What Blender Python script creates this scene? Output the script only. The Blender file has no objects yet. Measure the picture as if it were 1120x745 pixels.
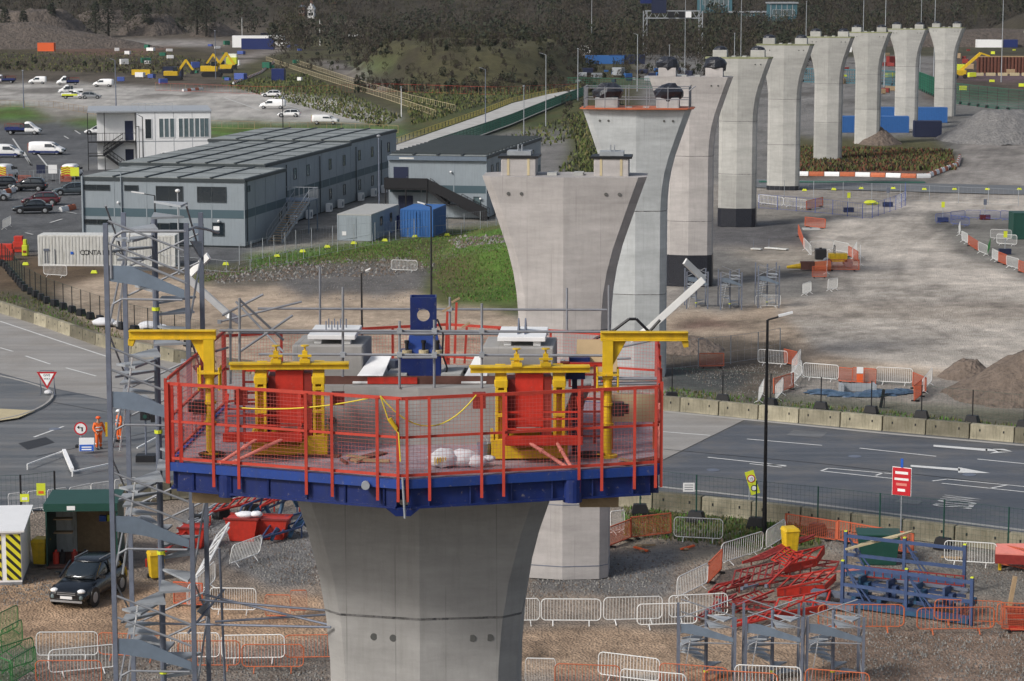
import bpy, bmesh, math, random
import numpy as np
from mathutils import Vector, Matrix, noise as mnoise
random.seed(7); np.random.seed(7)
R = math.radians
sc = bpy.context.scene
COL = sc.collection
# ------------------------------------------------------------------ camera
F, H0, HY = 2700.0, 25.0, -20.0            # focal length in photo pixels, camera height, horizon row
TILT = math.atan((372.5 - HY) / F)
cam = bpy.data.cameras.new('camera'); co = bpy.data.objects.new('camera', cam); COL.objects.link(co)
co.location = (0, 0, H0); co.rotation_euler = (R(90) - TILT, 0, 0)
cam.sensor_width = 36; cam.lens = 36 * F / 1120; cam.clip_start = 0.5; cam.clip_end = 6000
sc.camera = co
# ------------------------------------------------------------------ light
w = bpy.data.worlds.new('World'); sc.world = w; w.use_nodes = True
nt = w.node_tree; bg = nt.nodes['Background']
sky = nt.nodes.new('ShaderNodeTexSky'); sky.sky_type = 'NISHITA'; sky.sun_disc = False
SUN_EL, SUN_AZ = R(38), R(-128)            # azimuth measured clockwise from +Y: behind the camera, to the left
sky.sun_elevation = SUN_EL; sky.sun_rotation = SUN_AZ; sky.dust_density = 3; sky.air_density = 1.0
hs = nt.nodes.new('ShaderNodeHueSaturation'); hs.inputs['Saturation'].default_value = 0.7
nt.links.new(sky.outputs[0], hs.inputs['Color']); nt.links.new(hs.outputs[0], bg.inputs[0])
bg.inputs[1].default_value = 0.077
sun = bpy.data.lights.new('sun', 'SUN'); sun.energy = 1.7; sun.angle = R(11); sun.color = (1, .97, .93)
so = bpy.data.objects.new('sun', sun); COL.objects.link(so)
sd = Vector((math.sin(SUN_AZ) * math.cos(SUN_EL), math.cos(SUN_AZ) * math.cos(SUN_EL), math.sin(SUN_EL)))
so.rotation_euler = sd.to_track_quat('Z', 'Y').to_euler()
sc.view_settings.view_transform = 'Standard'; sc.view_settings.look = 'None'
sc.view_settings.exposure = 0.6; sc.view_settings.gamma = 1.0
sc.view_settings.use_curve_mapping = False

# ------------------------------------------------------------------ geometry of the place
CT, ST = math.cos(TILT), math.sin(TILT)
def ray(px, py):
    u = (px - 560) / F; v = (372.5 - py) / F
    return Vector((u, CT + v * ST, -ST + v * CT))
def P(px, py, z=0.0):
    d = ray(px, py); t = (z - H0) / d.z
    return Vector((d.x * t, d.y * t, z))
def D(px, py, Y):                          # the point seen at a pixel at distance Y
    d = ray(px, py); t = Y / d.y
    return Vector((d.x * t, Y, H0 + d.z * t))
def topix(x, y, z=0.0):
    zz = z - H0; c = y * CT - zz * ST; v = y * ST + zz * CT
    return 560 + F * x / c, 372.5 - F * v / c
def _h(ix, iy, s):
    n = (ix.astype(np.int64) * 374761393 + iy.astype(np.int64) * 668265263 + s * 982451653) & 0x7fffffff
    n = ((n ^ (n >> 13)) * 1274126177) & 0x7fffffff
    return ((n ^ (n >> 16)) & 0xffff) / 65535.0
def vnoise(x, y, s=0):
    x = np.asarray(x, float); y = np.asarray(y, float)
    ix = np.floor(x); iy = np.floor(y); fx = x - ix; fy = y - iy
    fx = fx * fx * (3 - 2 * fx); fy = fy * fy * (3 - 2 * fy)
    a = _h(ix, iy, s); b = _h(ix + 1, iy, s); c = _h(ix, iy + 1, s); d = _h(ix + 1, iy + 1, s)
    return (a * (1 - fx) + b * fx) * (1 - fy) + (c * (1 - fx) + d * fx) * fy
def fbm(x, y, o=4, s=0):
    r = 0; a = .5
    for k in range(o): r = r + a * vnoise(x, y, s + k); x = np.asarray(x) * 2.03; y = np.asarray(y) * 2.03; a *= .5
    return r
def ss(t): t = np.clip(t, 0, 1); return t * t * (3 - 2 * t)
def HT(x, y):
    x = np.asarray(x, float); y = np.asarray(y, float)
    h = 62 * ss((y - 950) / 750) + 5 * ss((y - 950) / 200) * (fbm(x / 90, y / 90, 3, 5) - .4)
    r = np.sqrt(((x + 11) / 36) ** 2 + ((y - 684) / 98) ** 2)
    h = h + 9.0 * ss((1 - r) / .42) * (.8 + .4 * fbm(x / 14, y / 14, 3, 9))
    r = np.sqrt(((x - 1) / 10) ** 2 + ((y - 226) / 26) ** 2)
    h = h + 2.6 * ss((1 - r) / .8) * (.75 + .5 * fbm(x / 4, y / 4, 3, 3))
    r = np.sqrt(((x - 250) / 70) ** 2 + ((y - 1010) / 60) ** 2)
    h = h + 12 * ss((1 - r) / .5)
    return h
def hz(x, y): return float(HT(x, y))
def G(px, py):                             # where the ray of a pixel meets the terrain
    z = 0.0
    for _ in range(12):
        p = P(px, py, z); z = .5 * z + .5 * hz(p.x, p.y)
    p.z = hz(p.x, p.y); return p

# ------------------------------------------------------------------ helpers: materials
M = {}
def mat(name, col, rough=.6, var=.18, scale=2.5, metal=0.0, bump=0.0, bscale=30, bdist=.05, streak=0.0, dirt=None, dirt_amt=0.0, spec=.4, orand=.12, splash=0.0):
    m = bpy.data.materials.new(name); m.use_nodes = True; t = m.node_tree; N = t.nodes; L = t.links
    b = N['Principled BSDF']; b.inputs['Roughness'].default_value = rough; b.inputs['Metallic'].default_value = metal
    b.inputs['Specular IOR Level'].default_value = spec
    tc = N.new('ShaderNodeTexCoord')
    n = N.new('ShaderNodeTexNoise'); n.inputs['Scale'].default_value = scale; n.inputs['Detail'].default_value = 5; n.inputs['Roughness'].default_value = .65
    L.new(tc.outputs['Object'], n.inputs['Vector'])
    oi = N.new('ShaderNodeObjectInfo')
    mr = N.new('ShaderNodeMapRange'); mr.inputs[3].default_value = 1 - var * 1.6; mr.inputs[4].default_value = 1 + var * 1.6
    L.new(n.outputs['Fac'], mr.inputs[0])
    mo = N.new('ShaderNodeMapRange'); mo.inputs[3].default_value = 1 - orand; mo.inputs[4].default_value = 1 + orand
    L.new(oi.outputs['Random'], mo.inputs[0])
    mu = N.new('ShaderNodeMath'); mu.operation = 'MULTIPLY'; L.new(mr.outputs[0], mu.inputs[0]); L.new(mo.outputs[0], mu.inputs[1])
    sv = N.new('ShaderNodeVectorMath'); sv.operation = 'SCALE'; sv.inputs[0].default_value = col[:3]
    L.new(mu.outputs[0], sv.inputs['Scale'])
    out = sv.outputs[0]
    if streak > 0 or dirt_amt > 0:
        mp = N.new('ShaderNodeMapping'); mp.inputs['Scale'].default_value = (3.5, 3.5, .35)
        L.new(tc.outputs['Object'], mp.inputs[0])
        n2 = N.new('ShaderNodeTexNoise'); n2.inputs['Scale'].default_value = 1.6; n2.inputs['Detail'].default_value = 6; n2.inputs['Roughness'].default_value = .7
        L.new(mp.outputs[0], n2.inputs['Vector'])
        r2 = N.new('ShaderNodeMapRange'); r2.inputs[1].default_value = .48; r2.inputs[2].default_value = .75
        r2.inputs[4].default_value = max(streak, dirt_amt); L.new(n2.outputs['Fac'], r2.inputs[0])
        mx = N.new('ShaderNodeMix'); mx.data_type = 'RGBA'; L.new(r2.outputs[0], mx.inputs[0]); L.new(out, mx.inputs[6])
        dc = dirt or tuple(c * .45 for c in col[:3]); mx.inputs[7].default_value = (*dc[:3], 1); out = mx.outputs[2]
    if splash > 0:
        n4 = N.new('ShaderNodeTexNoise'); n4.inputs['Scale'].default_value = 11; n4.inputs['Detail'].default_value = 6; n4.inputs['Roughness'].default_value = .75; L.new(tc.outputs['Object'], n4.inputs['Vector'])
        r4 = N.new('ShaderNodeMapRange'); r4.inputs[1].default_value = .60; r4.inputs[2].default_value = .72; r4.inputs[4].default_value = splash; L.new(n4.outputs['Fac'], r4.inputs[0])
        m4 = N.new('ShaderNodeMix'); m4.data_type = 'RGBA'; L.new(r4.outputs[0], m4.inputs[0]); L.new(out, m4.inputs[6]); m4.inputs[7].default_value = (.24, .21, .19, 1); out = m4.outputs[2]
    L.new(out, b.inputs['Base Color'])
    if bump > 0:
        n3 = N.new('ShaderNodeTexNoise'); n3.inputs['Scale'].default_value = bscale; n3.inputs['Detail'].default_value = 4
        L.new(tc.outputs['Object'], n3.inputs['Vector'])
        bp = N.new('ShaderNodeBump'); bp.inputs['Strength'].default_value = bump; bp.inputs['Distance'].default_value = bdist
        L.new(n3.outputs['Fac'], bp.inputs['Height']); L.new(bp.outputs[0], b.inputs['Normal'])
    M[name] = m; return m

def concrete(name, col, warm=0.0, joints=()):
    m = mat(name, col, .85, .12, 1.1, bump=.12, bscale=9, streak=.3, dirt=(col[0] * .62, col[1] * .62, col[2] * .58), orand=.05)
    t = m.node_tree; N = t.nodes; L = t.links; b = N['Principled BSDF']
    src = b.inputs['Base Color'].links[0].from_socket
    tc = [n for n in N if n.type == 'TEX_COORD'][0]
    # board and panel marks of the shuttering
    sp = N.new('ShaderNodeSeparateXYZ'); L.new(tc.outputs['Object'], sp.inputs[0])
    def lines(sock, period, wd, off=0.0):
        a = N.new('ShaderNodeMath'); a.operation = 'ADD'; a.inputs[1].default_value = off + 100 * period; L.new(sock, a.inputs[0])
        d = N.new('ShaderNodeMath'); d.operation = 'MODULO'; d.inputs[1].default_value = period; L.new(a.outputs[0], d.inputs[0])
        c = N.new('ShaderNodeMath'); c.operation = 'LESS_THAN'; c.inputs[1].default_value = wd; L.new(d.outputs[0], c.inputs[0]); return c.outputs[0]
    l1 = lines(sp.outputs[0], 1.02, .022, .51)
    nn = N.new('ShaderNodeTexNoise'); nn.inputs['Scale'].default_value = .8; L.new(tc.outputs['Object'], nn.inputs['Vector'])
    r = N.new('ShaderNodeMapRange'); r.inputs[1].default_value = .4; r.inputs[2].default_value = .65; r.inputs[4].default_value = .42; L.new(nn.outputs['Fac'], r.inputs[0])
    k = N.new('ShaderNodeMath'); k.operation = 'MULTIPLY'; L.new(l1, k.inputs[0]); L.new(r.outputs[0], k.inputs[1])
    mx = N.new('ShaderNodeMix'); mx.data_type = 'RGBA'; L.new(k.outputs[0], mx.inputs[0]); L.new(src, mx.inputs[6]); mx.inputs[7].default_value = (col[0] * .35, col[1] * .35, col[2] * .35, 1)
    # broad cloudy patches and horizontal pour bands
    mp = N.new('ShaderNodeMapping'); mp.inputs['Scale'].default_value = (.25, .25, 1.3); L.new(tc.outputs['Object'], mp.inputs[0])
    n2 = N.new('ShaderNodeTexNoise'); n2.inputs['Scale'].default_value = 1.2; n2.inputs['Detail'].default_value = 7; n2.inputs['Roughness'].default_value = .7; L.new(mp.outputs[0], n2.inputs['Vector'])
    r2 = N.new('ShaderNodeMapRange'); r2.inputs[1].default_value = .35; r2.inputs[2].default_value = .7; r2.inputs[3].default_value = 1.1; r2.inputs[4].default_value = .82; L.new(n2.outputs['Fac'], r2.inputs[0])
    # each concrete pour has its own tone
    dz = N.new('ShaderNodeMath'); dz.operation = 'MULTIPLY'; dz.inputs[1].default_value = 1 / 5.3; L.new(sp.outputs[2], dz.inputs[0]); fl = N.new('ShaderNodeMath'); fl.operation = 'FLOOR'; L.new(dz.outputs[0], fl.inputs[0])
    oi = [n for n in N if n.type == 'OBJECT_INFO'][0]; ao = N.new('ShaderNodeMath'); ao.operation = 'MULTIPLY_ADD'; ao.inputs[1].default_value = 57.0; L.new(oi.outputs['Random'], ao.inputs[0]); L.new(fl.outputs[0], ao.inputs[2])
    wn = N.new('ShaderNodeTexWhiteNoise'); wn.noise_dimensions = '1D'; L.new(ao.outputs[0], wn.inputs['W']); rw = N.new('ShaderNodeMapRange'); rw.inputs[3].default_value = .9; rw.inputs[4].default_value = 1.1; L.new(wn.outputs['Value'], rw.inputs[0])
    mm = N.new('ShaderNodeMath'); mm.operation = 'MULTIPLY'; L.new(r2.outputs[0], mm.inputs[0]); L.new(rw.outputs[0], mm.inputs[1])
    sv = N.new('ShaderNodeVectorMath'); sv.operation = 'SCALE'; L.new(mx.outputs[2], sv.inputs[0]); L.new(mm.outputs[0], sv.inputs['Scale'])
    L.new(sv.outputs[0], b.inputs['Base Color'])
    return m

# ------------------------------------------------------------------ helpers: meshes
class MB:
    def __init__(s): s.v = []; s.f = []; s.mi = []; s.m = 0; s.g = []
    def _add(s, vs, fs):
        s.g.append((len(s.v), len(s.f), s.m))
        o = len(s.v); s.v += [tuple(v) for v in vs]; s.f += [tuple(i + o for i in f) for f in fs]; s.mi += [s.m] * len(fs)
    def box(s, x0, y0, z0, x1, y1, z1, mtx=None):
        if x0 > x1: x0, x1 = x1, x0
        if y0 > y1: y0, y1 = y1, y0
        if z0 > z1: z0, z1 = z1, z0
        vs = [Vector(p) for p in ((x0,y0,z0),(x1,y0,z0),(x1,y1,z0),(x0,y1,z0),(x0,y0,z1),(x1,y0,z1),(x1,y1,z1),(x0,y1,z1))]
        if mtx: vs = [mtx @ v for v in vs]
        s._add(vs, [(0,3,2,1),(4,5,6,7),(0,1,5,4),(1,2,6,5),(2,3,7,6),(3,0,4,7)]); return s
    def bar(s, a, b, w, h=None):
        a = Vector(a); b = Vector(b); h = h or w; d = b - a; L = d.length
        if L < 1e-6: return s
        z = d / L; up = Vector((0,0,1)) if abs(z.z) < .95 else Vector((0,1,0))
        x = up.cross(z).normalized(); y = z.cross(x)
        vs = [p + x * i * w / 2 + y * j * h / 2 for p in (a, b) for i, j in ((-1,-1),(1,-1),(1,1),(-1,1))]
        s._add(vs, [(0,3,2,1),(4,5,6,7),(0,1,5,4),(1,2,6,5),(2,3,7,6),(3,0,4,7)]); return s
    def tube(s, a, b, r, n=8, r2=None):
        a = Vector(a); b = Vector(b); d = b - a
        if d.length < 1e-6: return s
        z = d.normalized(); up = Vector((0,0,1)) if abs(z.z) < .95 else Vector((0,1,0))
        x = up.cross(z).normalized(); y = z.cross(x); r2 = r if r2 is None else r2
        vs = [a + (x * math.cos(k * 2 * math.pi / n) + y * math.sin(k * 2 * math.pi / n)) * r for k in range(n)]
        vs += [b + (x * math.cos(k * 2 * math.pi / n) + y * math.sin(k * 2 * math.pi / n)) * r2 for k in range(n)]
        fs = [(k, (k + 1) % n, n + (k + 1) % n, n + k) for k in range(n)] + [tuple(range(n))[::-1], tuple(range(n, 2 * n))]
        s._add(vs, fs); return s
    def path(s, pts, r, n=6):
        for a, b in zip(pts, pts[1:]): s.tube(a, b, r, n)
        return s
    def prism(s, poly, z0, z1):               # poly counter-clockwise in xy
        n = len(poly)
        vs = [(x, y, z0) for x, y in poly] + [(x, y, z1) for x, y in poly]
        s._add(vs, [tuple(range(n))[::-1], tuple(range(n, 2 * n))] + [(k, (k + 1) % n, n + (k + 1) % n, n + k) for k in range(n)]); return s
    def slab(s, poly, t, axis):               # poly of 3-D points pushed by t along axis
        poly = [Vector(p) for p in poly]; a = Vector(axis) * t; n = len(poly)
        s._add(poly + [p + a for p in poly], [tuple(range(n))[::-1], tuple(range(n, 2 * n))] + [(k, (k + 1) % n, n + (k + 1) % n, n + k) for k in range(n)]); return s
    def loft(s, rings, caps=True):
        n = len(rings[0]); vs = [p for r in rings for p in r]; fs = []
        for i in range(len(rings) - 1):
            for k in range(n): fs.append((i*n+k, i*n+(k+1)%n, (i+1)*n+(k+1)%n, (i+1)*n+k))
        if caps: fs += [tuple(range(n))[::-1], tuple(range((len(rings)-1)*n, len(rings)*n))]
        s._add(vs, fs); return s
    def sheet(s, pts): s._add(pts, [tuple(range(len(pts)))]); return s
    def ball(s, c, rx, ry, rz, seg=10, rings=6, jit=0):
        vs = [(c[0], c[1], c[2] - rz)]
        for i in range(1, rings):
            a = math.pi * i / rings - math.pi / 2
            for k in range(seg):
                j = 1 + random.uniform(-jit, jit); b = 2 * math.pi * k / seg
                vs.append((c[0] + rx * j * math.cos(a) * math.cos(b), c[1] + ry * j * math.cos(a) * math.sin(b), c[2] + rz * j * math.sin(a)))
        vs.append((c[0], c[1], c[2] + rz)); fs = []
        for k in range(seg):
            fs.append((0, 1 + (k + 1) % seg, 1 + k)); o = 1 + (rings - 2) * seg
            fs.append((o + k, o + (k + 1) % seg, len(vs) - 1))
        for i in range(rings - 2):
            for k in range(seg): a = 1 + i * seg + k; b = 1 + i * seg + (k + 1) % seg; fs.append((a, b, b + seg, a + seg))
        s._add(vs, fs); return s
    def each(s, name, m, parent=None, **k):   # every piece a part of its own
        out = []; g = s.g + [(len(s.v), len(s.f), 0)]
        for (v0, f0, mi), (v1, f1, _) in zip(g, g[1:]):
            q = MB(); q._add(s.v[v0:v1], [tuple(i - v0 for i in f) for f in s.f[f0:f1]]); out.append(q.build(name, m, parent, **k))
        return out
    def build(s, name, m, parent=None, smooth=False, loc=None, bevel=0.0):
        me = bpy.data.meshes.new(name); me.from_pydata(s.v, [], s.f)
        ms = m if isinstance(m, (list, tuple)) else [m]
        for q in ms: me.materials.append(M[q] if isinstance(q, str) else q)
        if len(ms) > 1: me.polygons.foreach_set('material_index', s.mi)
        bm = bmesh.new(); bm.from_mesh(me); bmesh.ops.recalc_face_normals(bm, faces=bm.faces); bm.to_mesh(me); bm.free()
        if smooth: me.polygons.foreach_set('use_smooth', [True] * len(me.polygons))
        o = bpy.data.objects.new(name, me); COL.objects.link(o)
        if parent: o.parent = parent
        if loc is not None: o.location = loc
        if bevel:
            b = o.modifiers.new('bevel', 'BEVEL'); b.width = bevel; b.segments = 2; b.limit_method = 'ANGLE'
        return o
def tag(o, label=None, cat=None, group=None, kind=None):
    if label: o['label'] = label
    if cat: o['category'] = cat
    if group: o['group'] = group
    if kind: o['kind'] = kind
    return o
def thing(name, label, cat, loc=(0, 0, 0), rz=0.0, group=None):
    o = bpy.data.objects.new(name, None); COL.objects.link(o); o.location = loc; o.rotation_euler = (0, 0, rz); o.empty_display_size = .3
    return tag(o, label, cat, group)
KIDS = {}
def dup(root, loc, rz=0.0, label=None, group=None, scale=None):
    if root.name not in KIDS:
        d = {}
        for o in COL.objects:
            if o.parent: d.setdefault(o.parent.name, []).append(o)
        KIDS[root.name] = [(c, d.get(c.name, [])) for c in d.get(root.name, [])]
    r = root.copy(); COL.objects.link(r); r.location = loc; r.rotation_euler = (0, 0, rz)
    if scale: r.scale = scale
    else: r.scale = (1, 1, 1)
    if label: r['label'] = label
    if group: r['group'] = group
    for c, gs in KIDS[root.name]:
        k = c.copy(); COL.objects.link(k); k.parent = r
        for g in gs: q = g.copy(); COL.objects.link(q); q.parent = k
    return r
def text(body, size, name, m, parent, mtx, sx=1.0, ext=.004):
    cu = bpy.data.curves.new('t', 'FONT'); cu.body = body; cu.size = size; cu.align_x = 'CENTER'; cu.align_y = 'CENTER'; cu.extrude = ext
    to = bpy.data.objects.new('t', cu); COL.objects.link(to)
    bpy.context.view_layer.update()
    me = bpy.data.meshes.new_from_object(to); bpy.data.objects.remove(to)
    me.transform(mtx @ Matrix.Diagonal((sx, 1, 1, 1))); me.materials.clear(); me.materials.append(M[m])
    me.name = name; o = bpy.data.objects.new(name, me); COL.objects.link(o); o.parent = parent; return o
FACE = Matrix.Rotation(R(90), 4, 'X')       # lettering standing up, read from -Y
def yaw(a, b): return math.atan2(b.y - a.y, b.x - a.x)
ORD = ['first', 'second', 'third', 'fourth', 'fifth', 'sixth', 'seventh', 'eighth', 'ninth', 'tenth', 'eleventh', 'twelfth', 'thirteenth', 'fourteenth', 'fifteenth', 'sixteenth']

# ------------------------------------------------------------------ materials
concrete('concrete_near', (.34, .33, .315)); concrete('concrete_warm', (.425, .40, .385)); concrete('concrete_cool', (.42, .435, .435))
concrete('concrete_old', (.40, .395, .37))
mat('concrete_light', (.42, .42, .40), .85, .1, 2, streak=.2)
mat('red_mid', (.30, .04, .035), .6, .3, 4); mat('block', (.26, .235, .17), .9, .35, 1.5, bump=.3, bscale=14, streak=.65, dirt=(.06, .06, .028), orand=.5)
mat('slab', (.33, .32, .30), .85, .15, 1)
mat('red', (.52, .035, .02), .5, .25, 4, splash=.5, streak=.5, dirt=(.20, .035, .025), bump=.05); mat('orange_dull', (.50, .13, .05), .6, .25, 3); mat('red_dark', (.22, .025, .02), .6, .3, 5)
mat('orange', (.62, .17, .07), .6, .15, 4); mat('orange_vivid', (.8, .13, .03), .7, .1, 4)
mat('pink', (.75, .25, .2), .5, .15, 4)
mat('yellow', (.66, .43, .015), .5, .2, 4, splash=.8, streak=.55, dirt=(.30, .18, .03), bump=.05); mat('lime', (.62, .68, .04), .6, .1, 3)
mat('blue', (.010, .024, .13), .45, .3, 3, streak=.5, dirt=(.03, .04, .09), splash=.8); mat('blue_light', (.015, .05, .24), .5, .2, 3, streak=.5, dirt=(.05, .06, .12), splash=.8)
mat('blue_bright', (.03, .12, .34), .5, .12, 2, streak=.15); mat('navy', (.012, .018, .05), .6, .2, 3)
mat('steel', (.25, .26, .28), .6, .2, 5, metal=.2, orand=.1); mat('steel_dark', (.16, .18, .23), .5, .25, 4, metal=.25)
mat('galv', (.33, .35, .37), .6, .2, 3, metal=.1); mat('slate', (.15, .19, .24), .5, .2, 3)
mat('white', (.82, .82, .81), .45, .06, 2, streak=.15, dirt=(.5, .47, .42)); mat('white_dirty', (.62, .62, .59), .6, .12, 1.2, streak=.7, dirt=(.20, .19, .13))
mat('barrier_white', (.72, .72, .70), .5, .1, 3); mat('barrier_green', (.03, .16, .04), .5, .2, 3); mat('barrier_blue', (.06, .1, .33), .5, .2, 3)
mat('panel_grey', (.27, .31, .34), .6, .08, .8, streak=.45, dirt=(.17, .19, .19)); mat('panel_band', (.06, .10, .12), .6, .08, 1)
mat('roof_felt', (.25, .27, .265), .7, .35, .5, streak=.6, dirt=(.075, .085, .07)); mat('tar', (.03, .03, .032), .6, .2, 2); mat('roof_edge', (.035, .045, .05), .6, .1, 2)
mat('glass', (.015, .022, .028), .08, .1, 2, spec=.8); mat('glass_pale', (.10, .14, .15), .12, .3, 2, spec=.8)
mat('black', (.012, .012, .014), .5, .3, 3); mat('rubber', (.015, .015, .016), .85, .2, 5); mat('black_car', (.006, .008, .011), .16, .1, 2, spec=.7)
mat('tarp', (.02, .022, .03), .35, .4, 6, bump=.8, bscale=9)
mat('timber', (.34, .24, .14), .8, .25, 6); mat('timber_dark', (.14, .065, .05), .8, .3, 4); mat('ply', (.50, .36, .20), .75, .15, 2)
mat('deck', (.36, .28, .31), .7, .45, 1.8, streak=.5, dirt=(.10, .10, .15), bump=.1)
mat('green_dark', (.012, .06, .045), .5, .15, 2); mat('green_net', (.02, .13, .08), .8, .3, 3); mat('moss', (.24, .25, .14), .9, .4, 3); mat('mesh_orange', (.50, .11, .05), .7, .15, 4); mat('teal', (.05, .13, .16), .6, .15, 3)
mat('grey_car', (.06, .075, .085), .25, .05, 2, spec=.7); mat('silver', (.35, .36, .37), .3, .05, 2, metal=.4); mat('maroon', (.09, .012, .018), .25, .1, 2, spec=.7)
mat('skin', (.45, .26, .18), .6); mat('hivis_orange', (.85, .16, .03), .7, .1, 8); mat('hivis_yellow', (.6, .75, .04), .7, .1, 8)
mat('reflective', (.6, .62, .62), .4, .05); mat('cloth_white', (.72, .72, .74), .8, .12, 6, bump=.4, bscale=12)
mat('rope', (.7, .55, .05), .8, .1, 20); mat('rust', (.12, .045, .03), .85, .35, 1.5); mat('cream', (.5, .42, .26), .7, .1, 2)
mat('heap_grey', (.17, .165, .16), .95, .4, 1.6, bump=1, bscale=2.5, bdist=.35); mat('heap_brown', (.16, .125, .10), .95, .4, 1.5, bump=1, bscale=3, bdist=.3); mat('heap_far', (.105, .085, .07), .95, .5, .35, bump=1, bscale=.8, bdist=1.2)
mat('paint_white', (.60, .60, .58), .7, .25, 6); mat('paint_yellow', (.5, .4, .08), .7, .2, 6)
mat('stone', (.26, .25, .23), .9, .3, 3); mat('stone_pale', (.45, .42, .38), .9, .3, 3)
mat('mesh_pink', (.55, .12, .10), .5, .15, 4); mat('brick', (.16, .09, .07), .85, .2, 1); mat('sign_red', (.5, .02, .03), .4, .03, 1); mat('sign_blue', (.02, .1, .45), .4, .03, 1)
mat('hole_grey', (.10, .10, .095), .9); mat('rail_brown', (.46, .05, .03), .6, .25, 4)
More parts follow.
